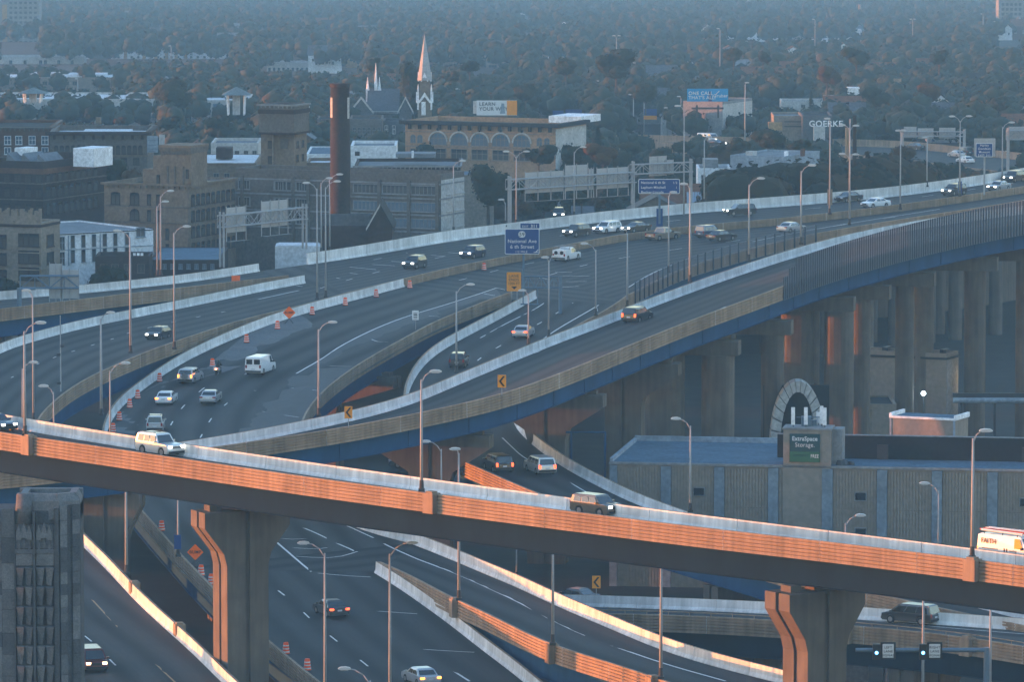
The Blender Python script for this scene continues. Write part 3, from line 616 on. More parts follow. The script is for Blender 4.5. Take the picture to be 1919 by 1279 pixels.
lamp('bare lamp pole rising through the right hand gantry', 1281.5, 205, 420, D=862, arms=(('L', 14),))
lamp('bare pole lamp above the long red roof', 1319.5, 262, 384, 17+T, arms=(('R', 10),))
lamp('tall lamp on the blue ramp wall in front of the dark fence', 1293, 352, 530, 22.5+T, arms=(('L', 14),), r=0.13)
lamp('lamp on the blue ramp wall with arm above the freeway', 1403.5, 345, 491, 23.5+T, arms=(('R', 25),), r=0.13)
lamp('lamp at the left end of the dark blue fence', 1175.5, 436, 576, 15.4+T, arms=(('L', 9),), r=0.12)
lamp('lamp in front of the tan pickup by the dark fence', 1253, 366, 511, 15.8+T, arms=(('R', 10),))
lamp('lamp with left arm at the middle ramp edge', 1116.5, 467, 592, 15+T, arms=(('L', 25),), r=0.1)
lamp('lamp with V shaped arms behind the blue ramp', 1028.5, 488, 632, 14.4+T, arms=(('L', 8), ('R', 14)), r=0.12)
lamp('slim lamp in front of the silver sedan on the middle ramp', 990.5, 552, 648, 14.1+T, arms=(('L', 14),), r=0.1)
lamp('lamp with right arm in front of the blue fence start', 1501, 320, 458, 24.4+T, arms=(('R', 24),), r=0.12)
lamp('tall pole with a brown box sign beside the freeway', 1555, 227, 402, 17.7+T, arms=(('L', 6),), r=0.13)
lamp('tall pole with two levels of double arms before the dark mast', 1592, 222, 422, 17.6+T, arms=(('R0.9', 13), ('L0.9', 17), ('R0.63', 13), ('L0.63', 17)), r=0.14)
lamp('T topped lamp before the bush by the freeway', 1687, 249, 393, 18.2+T, arms=(('R', 5), ('L', 5)))
lamp('bare pole in front of the dark bushes by the freeway', 1737, 262, 350, 18.4+T, arms=(('L', 4),))
lamp('double arm lamp by the blue banner at the freeway edge', 1798.5, 226, 368, 18.6+T, arms=(('R', 19), ('L', 18)), r=0.12)
lamp('lamp with right arm beside the museum sign', 1878, 238, 341, 19+T, arms=(('R', 20),))
lamp('tall lamp with left arm on the outbound viaduct at the bottom edge', 609.5, 1032, 1330, D=462, arms=(('L', 47),), r=0.12)
lamp('tall lamp with right arm before the branching wall at the bottom edge', 731, 1032, 1330, D=464, arms=(('R', 50),), r=0.12)
lamp('lamp on the branch wall whose top shows above the near ramp', 860, 846, 1126, 8.6+T, arms=(('L', 8),), r=0.12)
lamp('lamp on a dark pedestal of the branch ramp wall', 1036, 962, 1210, 9.4+T, arms=(('L', 8),), r=0.12)
lamp('lamp with right arm on the branch ramp wall in front of the near ramp', 1238.5, 1048, 1274, 9.5+T, arms=(('R', 48),), r=0.13)
lamp('lamp at the bottom edge before the right grooved pier', 1487, 1128, 1330, D=448, arms=(('R', 53),), r=0.13)
lamp('lamp on the near ramp wall at right beside the white van', 1822, 819, 1048, 24.18+T, arms=(('R', 28),), r=0.13)
lamp('small lamp above the near ramp before the storage windows', 1584, 980, 1060, D=531, arms=(('R', 33),), r=0.08)
lamp('small lamp with left arm before a blue storage pilaster', 1758, 918, 1070, D=540, arms=(('L', 30),), r=0.08)
lamp('lamp on the tan ramp wall before the storage corner', 1293.5, 797, 961, 10.2+T, arms=(('L', 31),), r=0.11)
lamp('lamp with left arm beside the pier above the parked car', 827, 841, 950, D=560, arms=(('L', 34),), r=0.09)
lamp('lamp rising from the orange lit wall at lower left', 237, 890, 1078, 9.2+T, arms=(('L', 8),), r=0.13)
lamp('lamp on the barrel wall with a small blue sign', 334, 925, 1044, 8+T, arms=(('L', 6),), r=0.1)
lamp('pole lamp in front of the black minivan on the cross ramp', 1729, 1085, 1330, D=478, arms=(('L', 8),), r=0.12)
lamp('pole lamp at lower right by the lane signals', 1855, 1100, 1330, D=474, arms=(('R', 8),), r=0.12)
lamp('lamp head reaching into the bottom edge', 694, 1275, 1340, D=440, arms=(('L', 57),), r=0.1)
lamp('thin pole behind the branch ramp wall', 968, 1000, 1090, D=560, arms=(('L', 5),), r=0.08)
for i, (x, a, b, ar, lab) in enumerate(((1155, 70, 200, (('R', 6), ('L', 6)), 'tallest high mast light in the haze above the ramp'), (1349, 56, 170, (('L', 4),), 'high mast light above the blue billboard'), (1527, 38, 122, (('L', 4),), 'high mast before the hazy white roof'), (1710, 38, 112, (('R', 4), ('L', 4)), 'high mast right of the hazy chimney'), (1842, 28, 85, (('L', 4),), 'high mast left of the hazy far tower'), (1860, 42, 80, (('R', 4),), 'short mast beside the hazy far tower'),
        (1187, 181, 256, (('L', 7),), 'distant lamp left of the small blue highway sign'), (1207, 178, 256, (('R', 7),), 'distant lamp holding the small blue and orange sign'), (1251, 205, 258, (('L', 4),), 'distant short lamp beside the tan far wall'), (1276, 184, 258, (('L', 5),), 'distant lamp left of the pale warehouse'), (1396, 158, 290, (('R', 4),), 'tall mast right of the pale warehouse'), (1191, 120, 172, (('L', 3),), 'distant pole in front of a big dark tree'), (867, 172, 233, (('L', 14),), 'distant street lamp left of the white billboard'), (821, 172, 220, (('R', 4),), 'distant pole between spire and billboard'), (146, 150, 188, (('L', 3),), 'lamp on the parking deck left of the big tree'), (271, 160, 188, (('R', 3),), 'lamp on the parking deck near the big tree'), (321, 88, 135, (('L', 3),), 'white pole in front of the long pale flats'), (1112, 156, 215, (('R', 9),), 'distant lamp above the parked cars lot'))):
    lamp(lab, x, a, b, D=far_of(F * HC / (b - YH)) * 0.985, arms=ar, r=0.16, box=False)
# concrete pedestals that carry the lamps on the ribbed walls
for Q, sd, root, org, xs_ in ((QRA, 'R', rA, oA, (47, 790, 1822)), (Q2R, 'R', r2, o2, (114, 245, 327)), (Q6L, 'R', r6, o6, (860, 1036, 1238)), (Q3L, 'L', r3u, o3u, ()), (Q8R, 'R', r8, o8, (1585, 1830))):
    N = normals(Q, sd)
    if root is r6: N = -N * -1
    for x in xs_:
        i = min(range(len(Q)), key=lambda i: abs(CX + F * Q[i][0] / Q[i][1] - x)); q, n = Q[i], N[i]; mb = MB(); a = math.atan2(n[1], n[0])
        mb.box((q[0] + n[0] * 0.2, q[1] + n[1] * 0.2, q[2] + 0.33), (0.9, 1.1, 1.62), a); mb.box((q[0] + n[0] * 0.2, q[1] + n[1] * 0.2, q[2] + 1.2), (0.6, 0.7, 0.14), a); mb.build('lamp_pedestal', M_['barriertan'], root, origin=org)
# the dark wooden mast
mb = MB(); p = atD(1601, 366, 905); mb.tube((0, 0, 0), (0, 0, 14.5), 0.36, 0.3, 10); o = mb.build('utility_mast', mat('dark_wood_mast', (0.03, 0.024, 0.02), 0.9, 0.3, 3)); o.location = (p[0], p[1], p[2] - 2); tag(o, 'thick dark brown mast rising behind the freeway wall', 'mast')
mb = MB(); p = atD(1587, 380, 925); mb.tube((0, 0, 0), (0, 0, 12), 0.4, 0.34, 10); o = mb.build('utility_mast', M_['barriertan']); o.location = (p[0], p[1], p[2]); tag(o, 'brown post standing left of the thick dark mast', 'mast')
# ------------------------------------------------------------------ signs
M_['signblue'] = mat('sign_blue', (0.010, 0.045, 0.17), 0.5, 0.06, 1)
M_['signwhite'] = mat('sign_white', (0.62, 0.63, 0.63), 0.5, 0.06, 1)
M_['signorange'] = mat('sign_orange', (0.95, 0.14, 0.01), 0.5, 0.06, 1)
M_['signyellow'] = mat('sign_amber', (0.75, 0.27, 0.02), 0.5, 0.06, 1)
M_['signblack'] = mat('sign_black', (0.012, 0.012, 0.012), 0.5, 0.1, 1)
M_['signgreen'] = mat('sign_green', (0.02, 0.10, 0.045), 0.5, 0.1, 1)
def text(par, s, x, z, h, m, y=-0.06, align='CENTER', name='lettering', bold=0.0, sx=1.0):
    c = bpy.data.curves.new('lettering', 'FONT'); c.body = s; c.size = h * 1.38; c.align_x = align; c.extrude = 0.006; c.offset = bold * h; c.space_character = 1.08
    q = bpy.data.objects.new('tmp', c); me = bpy.data.meshes.new_from_object(q); bpy.data.objects.remove(q); me.materials.clear(); me.materials.append(m); o = bpy.data.objects.new(name, me); COL.objects.link(o); o.location = (x, y, z); o.rotation_euler = (math.pi / 2, 0, 0); o.scale = (sx, 1, 1); o.parent = par; return o
def rrect(w, h, r, k=4):
    P = []
    for sx, sz, a0 in ((1, 1, 0), (-1, 1, 90), (-1, -1, 180), (1, -1, 270)):
        for i in range(k): a = math.radians(a0 + 90 * i / (k - 1)); P.append((sx * (w / 2 - r) + r * math.cos(a), sz * (h / 2 - r) + r * math.sin(a)))
    return P
def board(par, x, z, w, h, face, border=None, r=0.15, name='panel', y=0.0):
    mb = MB()
    if border: mb.prism([(x + u, z + v) for u, v in rrect(w, h, r)], y - 0.02, y + 0.04, m=1); mb.prism([(x + u, z + v) for u, v in rrect(w - 0.16, h - 0.16, r * 0.8)], y - 0.04, y - 0.0, m=0)
    else: mb.prism([(x + u, z + v) for u, v in rrect(w, h, r)], y - 0.03, y + 0.03)
    return mb.build(name, [M_[face]] + ([M_[border]] if border else []), par, fix=True)
def S_(D): return D / F
# EXIT 311 sign on its post
D = 745; p = atD(979, 562, D); k = S_(D); t = thing('exit_sign', 'blue exit sign for National Ave and 6 th Street with exit tab on top', 'road sign', p)
zc = (562 - 452) * k; board(t, -0.5 * k, zc, 65 * k, 48 * k, 'signblue', 'signwhite'); board(t, 14 * k, zc + 29.6 * k, 38 * k, 11.5 * k, 'signblue', 'signwhite', 0.1, 'exit_tab')
text(t, 'EXIT', 5.5 * k, zc + 26.8 * k, 0.27, M_['signwhite']); text(t, '311', 22 * k, zc + 26.2 * k, 0.42, M_['signwhite'], bold=0.02)
sh = board(t, -1 * k, zc + 13.5 * k, 13 * k, 12 * k, 'signwhite', None, 0.35, 'route_shield', -0.07); text(t, '59', -1 * k, zc + 10.2 * k, 0.5, M_['signblack'], -0.12, bold=0.02)
text(t, 'National Ave', -0.5 * k, zc - 2.5 * k, 0.47, M_['signwhite'], bold=0.012); text(t, '6 th Street', -0.5 * k, zc - 13 * k, 0.47, M_['signwhite'], bold=0.012); text(t, '1/2 MILE', -2 * k, zc - 21.5 * k, 0.3, M_['signwhite'])
mb = MB(); mb.box((2 * k, 0.2, (zc - 20 * k) / 2), (0.28, 0.28, zc - 20 * k)); mb.build('post', M_['steelblue'], t)
mb = MB(); mb.tube((25 * k, -0.05, zc - 20 * k), (30 * k, -0.05, zc - 15 * k), 0.06, n=4); mb.tube((21 * k, -0.05, zc - 20.5 * k), (30 * k, -0.05, zc - 20 * k), 0.05, n=4); mb.build('arrow', M_['signwhite'], t)
# second blue sign
D = 832; p = atD(1236, 420, D); k = S_(D); t = thing('distance_sign', 'wide blue sign listing National, Lapham and Becher exits with distances', 'road sign', p)
zc = (420 - 349) * k; board(t, -k, zc, 78 * k, 28 * k, 'signblue', 'signwhite', 0.2)
for i, (a, b) in enumerate((('National·6 th St', '1/2'), ('Lapham·Mitchell', '1'), ('Becher·Lincoln', '1 1/4'))):
    text(t, a, -35 * k, zc + (5.0 - i * 9) * k, 0.36, M_['signwhite'], align='LEFT', bold=0.015); text(t, b, 33 * k, zc + (5.0 - i * 9) * k, 0.34, M_['signwhite'], align='RIGHT')
mb = MB(); mb.box((0, 0.25, zc / 2 - 0.6), (0.3, 0.3, zc - 1.2)); mb.build('post', M_['steelblue'], t)
# museum sign
D = 862; p = atD(1843, 366, D); k = S_(D); t = thing('museum_sign', 'blue Harley Davidson Museum exit sign on a grey post with a blank board behind', 'road sign', p)
zc = (366 - 281) * k; board(t, 1 * k, zc, 32 * k, 26 * k, 'signblue', 'signwhite', 0.12)
for i, s in enumerate(('Harley', 'Davidson', 'Museum', 'EXIT 311')): text(t, s, 1 * k, zc + (7.2 - i * 6.3) * k, 0.33, M_['signwhite'], bold=0.015)
board(t, 2 * k, zc + 5 * k, 40 * k, 34 * k, 'alu', None, 0.1, 'back_board', 0.3); mb = MB(); mb.box((2 * k, 0.5, zc / 2), (0.26, 0.2, zc)); mb.build('post', M_['steel'], t)
# amber lane ends sign
D = 735; p = atD(963, 562, D); k = S_(D); t = thing('lane_ends_sign', 'amber LANE ENDS 1000 FT sign with black arrow at the gore', 'road sign', p)
zc = (562 - 528) * k; board(t, 0, zc, 27 * k, 36 * k, 'signyellow', None, 0.12)
for i, s in enumerate(('LANE', 'ENDS', '1000 FT')): text(t, s, 0, zc + (8.5 - i * 7.2) * k, 0.36, M_['signblack'], -0.045, sx=0.85 if i == 2 else 1)
mb = MB(); mb.prism([(-5 * k, zc - 9 * k), (6 * k, zc - 9 * k), (1 * k, zc - 14.5 * k)], -0.05, -0.03); mb.build('arrow', M_['signblack'], t, fix=True)
mb = MB(); mb.box((-5 * k, 0.1, (zc - 17 * k) / 2), (0.12, 0.12, zc - 17 * k)); mb.box((6 * k, 0.1, (zc - 17 * k) / 2), (0.12, 0.12, zc - 17 * k)); mb.build('post', M_['steel'], t)
# speed sign
p = on('R3', 779, 619); k = S_(p[1]); t = thing('speed_sign', 'small white rectangular sign on a thin post on the outbound shoulder', 'road sign', p)
board(t, -0.5 * k, 29 * k, 12.5 * k, 18 * k, 'signwhite', None, 0.08)
for z, h in ((33, 0.12), (30, 0.3), (26, 0.2), (23, 0.12)): 
    mb = MB(); mb.box((-0.5 * k, -0.045, z * k), (7 * k, 0.01, h * 0.5)); mb.build('lettering', M_['dark'], t)
mb = MB(); mb.box((0, 0.08, 10 * k), (0.07, 0.07, 20 * k)); mb.build('post', M_['steel'], t)
# chevrons
def chevron(label, x, yb, z, sz=(15, 23), up=0.5):
    p = at(x, yb, z); k = S_(p[1]); t = thing('chevron_sign', label, 'road sign', p, 0, 'black on amber chevron signs')
    w, h = sz[0] * k, sz[1] * k; zc = h / 2 + up; board(t, 0, zc, w, h, 'signyellow', None, 0.05)
    a = w * 0.36; mb = MB(); mb.prism([(-a, zc), (a * 0.35, zc + h * 0.4), (a * 1.05, zc + h * 0.4), (-a * 0.25, zc), (a * 1.05, zc - h * 0.4), (a * 0.35, zc - h * 0.4)], -0.05, -0.03); mb.build('chevron_arrow', M_['signblack'], t, fix=True)
    mb = MB(); mb.box((0, 0.08, up / 2), (0.08, 0.08, up + 0.2)); mb.build('post', M_['steel'], t)
chevron('amber chevron sign on the blue ramp wall, the left one near the lamp', 653, 801, 17.6 + T, up=0.85)
chevron('amber chevron sign standing on the dark ramp above the ribbed wall, the right one', 940.5, 740, 19.3 + T, (16, 24), up=0.7)
chevron('amber chevron sign in the dark above the low pink lit wall', 1117.5, 1117, 6.3 + T, (16, 24), up=0.65)
# lane signals gantry at lower right
D = 470; p = atD(1848, 1340, D); k = S_(D); t = thing('lane_signal_gantry', 'blue tube gantry with white LEFT LANE and RIGHT LANE SIGNAL panels', 'signal gantry', p)
zt = (1340 - 1217) * k; mb = MB(); mb.tube((0, 0, 0), (0, 0, zt + 0.2), 0.26, 0.24, 12); mb.build('post', M_['steelblue'], t); mb = MB(); mb.tube((0.1, 0, zt), (-248 * k, 0, zt), 0.19, 0.17, 12); mb.build('beam', M_['steelblue'], t)
for xc, s in ((1661, 'LEFT'), (1749, 'RIGHT')):
    x0 = (xc - 1848) * k; b = board(t, x0, zt + 0.0, 29 * k, 33 * k, 'signblack', None, 0.05, 'signal_housing', -0.35); board(t, x0, zt, 21 * k, 26 * k, 'signwhite', None, 0.05, 'sign_plate', -0.42)
    for i, w in enumerate((s, 'LANE', 'SIGNAL')): text(t, w, x0, zt + (4.6 - i * 7.6) * k, 0.21, M_['signblack'], -0.47, bold=0.01)
    mb = MB(); xb = x0 - 22 * k; mb.box((xb, -0.3, zt - 0.1), (0.6, 0.4, 1.3)); mb.build('signal_head', M_['signblack'], t); mb = MB(); mb.tube((xb, -0.52, zt - 0.15), (xb, -0.56, zt - 0.15), 0.14, n=12); mb.build('signal_light', emit('blue_signal_light_' + s.lower(), (0.1, 0.45, 1.0), 0.4), t)
# sign gantries (trusses), seen from behind
def gantry(label, xl, xr, yt, yb, D, posts, panels, mt='steel', D2=None, hang=True):
    D2 = D2 or D; pl, pr = atD(xl, yt, D), atD(xr, yt, D2); ang = math.atan2(pr[1] - pl[1], pr[0] - pl[0]); Wd = math.hypot(pr[0] - pl[0], pr[1] - pl[1]); k = S_((D + D2) / 2); t = thing('sign_gantry', label, 'sign gantry', (pl[0], pl[1], pl[2]), ang, 'steel truss sign gantries')
    dz = -(yb - yt) * k; mb = MB()
    for yy in (0, 0.9):
        for z in (0, dz): mb.tube((0, yy, z), (Wd, yy, z), 0.09, n=6)
        n = max(2, round(Wd / 1.9))
        for i in range(n):
            a, b = Wd * i / n, Wd * (i + 1) / n; mb.tube((a, yy, 0 if i % 2 else dz), (b, yy, dz if i % 2 else 0), 0.055, n=5); mb.tube((a, yy, 0), (a, yy, dz), 0.04, n=5)
    mb.build('truss', M_[mt], t)
    for xp, y1 in posts:
        for dx, yy in ((0, 0), (0.35, 0.9)):
            mb = MB(); u = (xp - xl) / (xr - xl) * Wd + dx; zb = -(y1 - yt) * k; mb.tube((u, yy, zb), (u, yy, 0.5), 0.15, n=8); mb.build('post', M_[mt], t)
    for x0, y0, x1, y1 in panels:
        u0, u1 = (x0 - xl) / (xr - xl) * Wd, (x1 - xl) / (xr - xl) * Wd; z0, z1 = -(y1 - yt) * k, -(y0 - yt) * k; mb = MB(); n = max(2, round((u1 - u0) / 2.4))
        for i in range(n): a, b = u0 + (u1 - u0) * i / n, u0 + (u1 - u0) * (i + 1) / n; mb.box(((a + b) / 2, 1.35, (z0 + z1) / 2), (b - a - 0.06, 0.05, z1 - z0))
        f = mb.build('sign_back', M_['alu'], t); mb = MB()
        for i in range(n + 1): a = u0 + (u1 - u0) * i / n; mb.box((a, 1.28, (z0 + z1) / 2 - (0.5 if hang else 0)), (0.09, 0.09, z1 - z0 + (1.4 if hang else 0.1)))
        for zz in np.linspace(z0, z1, 5)[1:-1]: mb.box(((u0 + u1) / 2, 1.3, zz), (u1 - u0, 0.03, 0.05))
        mb.build('sign_bracket', M_['steel'], f)
        if hang: mb = MB(); mb.box(((u0 + u1) / 2, 0.9, z0 - 1.2), (u1 - u0, 0.7, 0.06)); mb.build('catwalk', M_['dark'], t)
gantry('truss gantry with two blank sign backs left of the brick chimney', 417, 577, 405, 427, 790, ((419, 502), (574, 484)), ((438, 393, 474, 440), (503, 388, 553, 437)), D2=806)
gantry('long truss gantry with wide blank sign backs right of the grey building', 955, 1193, 337, 356, 848, ((957, 424), (1188, 397)), ((994, 327, 1066, 366), (1069, 318, 1111, 366), (1113, 327, 1122, 366), (1128, 327, 1188, 366)), D2=864)
gantry('right hand truss gantry rising above the blue distance sign', 1187, 1299, 309, 327, 866, ((1188, 396), (1296, 388)), ((1226, 296, 1258, 333), (1255, 304, 1271, 331)), D2=872, hang=False)
gantry('dark cantilever gantry with blank sign boards at far left', 37, 147, 518, 541, 720, (), ((91, 496, 115, 562), (112, 508, 146, 562)), 'steelblue', hang=True)
gantry('distant gantry with three pale sign backs in front of the trees', 1688, 1808, 247, 256, 1190, ((1690, 275), (1806, 275)), ((1695, 238, 1718, 259), (1721, 241, 1750, 261), (1761, 240, 1791, 260)), hang=False)
gantry('distant gantry with sign backs at the right edge', 1886, 1990, 245, 262, 1080, ((1888, 320),), ((1892, 238, 1930, 262),), hang=False)
D = 713; p = atD(37, 655, D); k = S_(D); t = thing('gantry_post', 'thick blue post of the dark cantilever gantry at far left', 'gantry post', p); mb = MB(); mb.tube((0, 0, -3), (0, 0, 116 * k), 0.34, 0.3, 12); mb.build('post', M_['steelblue'], t); mb = MB(); mb.tube((0, 0, 114 * k), (30 * k, 0.4, 114 * k), 0.16, n=8); mb.build('arm', M_['steelblue'], t)
D = 722; p = atD(1050, 622, D); k = S_(D); t = thing('cantilever_truss', 'blue grey cantilever truss reaching left to the amber sign', 'sign gantry', p)
mb = MB(); mb.tube((0, 0, 0), (0, 0, 106 * k), 0.25, 0.22, 12); mb.build('post', M_['steelblue'], t); mb = MB()
for z in (83, 104): mb.tube((4 * k, 0, z * k), (-70 * k, 0, z * k), 0.1, n=6)
for i in range(6): mb.tube((-i * 12 * k, 0, (104 if i % 2 else 83) * k), (-(i + 1) * 12 * k, 0, (83 if i % 2 else 104) * k), 0.06, n=5); mb.tube((-i * 12 * k, 0, 83 * k), (-i * 12 * k, 0, 104 * k), 0.05, n=5)
for x in (-43, -70): mb.tube((x * k, 0, 83 * k), (x * k, 0, 52 * k), 0.08, n=5)
mb.tube((-75 * k, 0, 52 * k), (-40 * k, 0, 52 * k), 0.1, n=5); mb.build('truss', M_['steelblue'], t)
# blue goal-post gantry under the blue ramp
D = 600; p = atD(1070, 870, D); k = S_(D); t = thing('height_gantry', 'blue goal post gantry standing among the piers under the ramp', 'gantry', p); mb = MB()
for x in (0, 64): mb.tube((x * k, 0, -3), (x * k, 0, 60 * k), 0.13, n=8)
mb.build('post', M_['girderblue'], t); mb = MB(); mb.tube((-10 * k, 0, 60 * k), (66 * k, 0, 60 * k), 0.11, n=8); mb.build('beam', M_['girderblue'], t)
# bump signs, blue lamp sign, banners, barricade
def bump(label, x, yb, z, sz):
    p = on('R3', x, yb); k = S_(p[1]); t = thing('bump_sign', label, 'work sign', p, 0, 'orange BUMP work signs'); a = sz * k / 2; zc = a + 0.55; mb = MB()
    mb.prism([(0, zc + a), (a, zc), (0, zc - a), (-a, zc)][::-1], -0.02, 0.02); mb.build('diamond_panel', M_['signorange'], t, fix=True); text(t, 'BUMP', 0, zc - 0.12, 0.3, M_['signblack'], -0.04, bold=0.01)
    mb = MB()
    for sx in (-1, 1):
        for sy in (-1, 1): mb.tube((0, 0, 0.6), (sx * 0.5, sy * 0.4, 0.02), 0.03, n=5)
    mb.tube((0, 0.05, 0.5), (0, 0.05, zc), 0.035, n=5); mb.build('stand', M_['dark'], t)
bump('orange BUMP diamond sign in the row of barrels below the median lamps', 542, 606, 0, 24)
bump('red orange BUMP diamond sign beside the orange lit wall at lower left', 366, 1062, 0, 31)
def small(name, label, cat, x, y0, y1, w, D, m, m2=None):
    p = atD(x, y1, D); k = S_(D); mb = MB(); mb.box((0, 0, (y1 - y0) * k / 2), (w * k, 0.12, (y1 - y0) * k))
    for s in (-0.5, 0.5): mb.box((s * w * k, 0, (y1 - y0) * k / 2), (0.06, 0.16, (y1 - y0) * k + 0.1))
    o = mb.build(name, M_[m]); o.location = p; return tag(o, label, cat)
small('lamp_sign', 'small blue sign hung on the lamp at the barrel wall', 'sign', 333, 1003, 1030, 12, 538, 'signblue')
small('lamp_banner', 'blue banner on the pole above the tan pickup', 'banner', 1236, 391, 424, 11, 833, 'signblue')
small('lamp_banner', 'blue banner hanging on the double arm lamp at far right', 'banner', 1799, 340, 362, 6, 868, 'signblue')
small('pole_box_sign', 'brown orange box sign on the tall pole by the freeway', 'sign', 1555, 355, 384, 9, 842, 'barriertan')
small('barricade', 'striped orange and white barricade on the far left exit ramp', 'barricade', 442, 517, 527, 15, 757, 'signorange')
small('small_highway_sign', 'small blue and orange highway sign on a distant lamp', 'road sign', 1219, 204, 216, 24, 1345, 'signblue'); small('small_highway_sign', 'small orange strip sign below the distant blue one', 'road sign', 1218.5, 217, 224, 24, 1344, 'signyellow')
small('small_highway_sign', 'pale small square sign at the distant ramp start', 'road sign', 1141, 239, 247, 9, 1300, 'alu'); small('small_highway_sign', 'tan square sign among the trees at upper right', 'road sign', 1682, 147, 160, 14, 1500, 'barriertan'); small('small_highway_sign', 'dark road sign between the trees left of the pale warehouse', 'road sign', 1268, 202, 212, 12, 1370, 'alu')
small('small_highway_sign', 'left blue overhead sign behind the arched brick building', 'road sign', 1046, 207, 219, 20, 1330, 'signblue'); small('small_highway_sign', 'right blue overhead sign with orange strip behind the arched brick building', 'road sign', 1075, 205, 218, 30, 1330, 'signblue'); small('small_highway_sign', 'orange strip under the overhead sign behind the arched brick building', 'road sign', 1075, 218.5, 223, 30, 1330, 'signyellow')
# camera mast
p = at(114, 740, 13); k = S_(p[1]); t = thing('camera_mast', 'slim mast with small dark cameras on the inbound ribbed wall', 'mast', p); mb = MB(); mb.tube((0, 0, 0), (0, 0, 150 * k), 0.09, 0.05, 8); mb.build('pole', M_['steel'], t)
for z, s in ((92, 1), (76, -1), (22, -1)): mb = MB(); mb.box((s * 0.2, 0, z * k), (0.4, 0.3, 0.3)); mb.build('camera_box', M_['dark'], t)
# traffic barrels
mb = MB(); prof = [(0.33, 0.05), (0.31, 0.32), (0.27, 0.34), (0.28, 0.6), (0.245, 0.62), (0.25, 0.86), (0.22, 0.88), (0.2, 1.02), (0.06, 1.04)]
rings = []; n = 14
for r_, z in prof: rings.append(mb.add([(r_ * math.cos(2 * math.pi * i / n), r_ * math.sin(2 * math.pi * i / n), z) for i in range(n)], [], 0))
for a, b in zip(rings[:-1], rings[1:]):
    for i in range(n): mb.f.append([a + i, a + (i + 1) % n, b + (i + 1) % n, b + i]); mb.m.append(0)
mb.f.append([rings[-1] + i for i in range(n)]); mb.m.append(0); M_['barrel'] = mat('barrel_orange', (0.85, 0.10, 0.012), 0.55, 0.12, 2, objvar=0.15)
mbar = mb.mesh('drum', M_['barrel']); mb = MB(); mb.tube((0, 0, 0), (0, 0, 0.07), 0.46, 0.4, 14); mbase = mb.mesh('rubber_base', M_['dark'])
def band(z, r0): mb = MB(); mb.tube((0, 0, z), (0, 0, z + 0.1), r0, r0 - 0.008, 14, caps=False); return mb.mesh('white_band', M_['signwhite'])
bands = [band(0.17, 0.328), band(0.44, 0.285), band(0.7, 0.258)]
BAR = [(212,811,'at the near ramp wall, lowest of the upper row'),(223.5,789,'second from the near ramp in the upper row'),(243,765,'third from the near ramp in the upper row'),(258,748,'fourth from the near ramp, close to the previous one'),(299,716,'left of the white sedan on the dusty shoulder'),(338,694,'left of the silver spare wheel car'),(398,661,'left of the motorcycle'),(462,634,'up the wall from the motorcycle'),(520,616,'just below the upper bump sign'),(585,590.5,'just above the upper bump sign'),(647,573,'below the twin median lamps'),(705,557.5,'third above the upper bump sign'),(768,540.5,'fourth above the upper bump sign'),(907,507,'farthest, left of the blue exit sign'),(303,996,'half hidden behind the orange lit wall at lower left'),(377,1080,'right below the lower bump sign'),(396,1098,'second below the lower bump sign'),(495,1195,'just right of the tall grooved pier'),(536,1227,'second right of the tall grooved pier'),(576,1258,'nearest the bottom edge')]
for x, y, s in BAR:
    p = on('R3', x, y); t = thing('traffic_barrel', 'orange and white barrel ' + s, 'traffic barrel', p, rnd.uniform(0, 6), 'construction barrels along the outbound wall'); link('drum', mbar, t); link('rubber_base', mbase, t)
    for b in bands: link('white_band', b, t)
# ------------------------------------------------------------------ vehicles
M_['glass'] = paint('car_glass', (0.012, 0.016, 0.02), 0.06, 0, 0.8); M_['tyre'] = mat('tyre_rubber', (0.015, 0.015, 0.016), 0.85, 0.1, 5); M_['rim'] = paint('alloy_rim', (0.4, 0.4, 0.42), 0.3, 0.8, 0)
M_['chrome'] = paint('grille_grey', (0.2, 0.2, 0.21), 0.3, 0.7, 0); M_['trim'] = mat('black_trim', (0.018, 0.018, 0.02), 0.6, 0.1, 4); M_['plate'] = mat('number_plate', (0.5, 0.52, 0.55), 0.5, 0.05, 5)
M_['headon'] = emit('headlight_on', (1.0, 0.93, 0.8), 0.8); M_['headoff'] = paint('headlight_glass', (0.5, 0.52, 0.55), 0.1); M_['headwarm'] = emit('headlight_warm', (1.0, 0.62, 0.3), 1.0)
M_['tailon'] = emit('taillight_on', (1.0, 0.08, 0.02), 0.3, (0.5, 0.02, 0.01)); M_['tailoff'] = paint('taillight_red', (0.25, 0.012, 0.01), 0.2); M_['amber'] = emit('taillight_amber', (1.0, 0.25, 0.04), 0.35, (0.5, 0.1, 0.02))
PAINT = {}
for n_, c_ in dict(white=(0.72, 0.72, 0.72), silver=(0.42, 0.43, 0.45), grey=(0.16, 0.165, 0.17), black=(0.012, 0.012, 0.014), darkblue=(0.012, 0.025, 0.06), darkred=(0.10, 0.012, 0.010), tan=(0.28, 0.22, 0.16), blue=(0.02, 0.06, 0.13), charcoal=(0.035, 0.04, 0.045), pearl=(0.62, 0.61, 0.58), bronze=(0.10, 0.085, 0.065)).items():
    PAINT[n_] = paint('car_paint_' + n_, c_, 0.28, 0.0 if n_ in ('white', 'black') else 0.35)
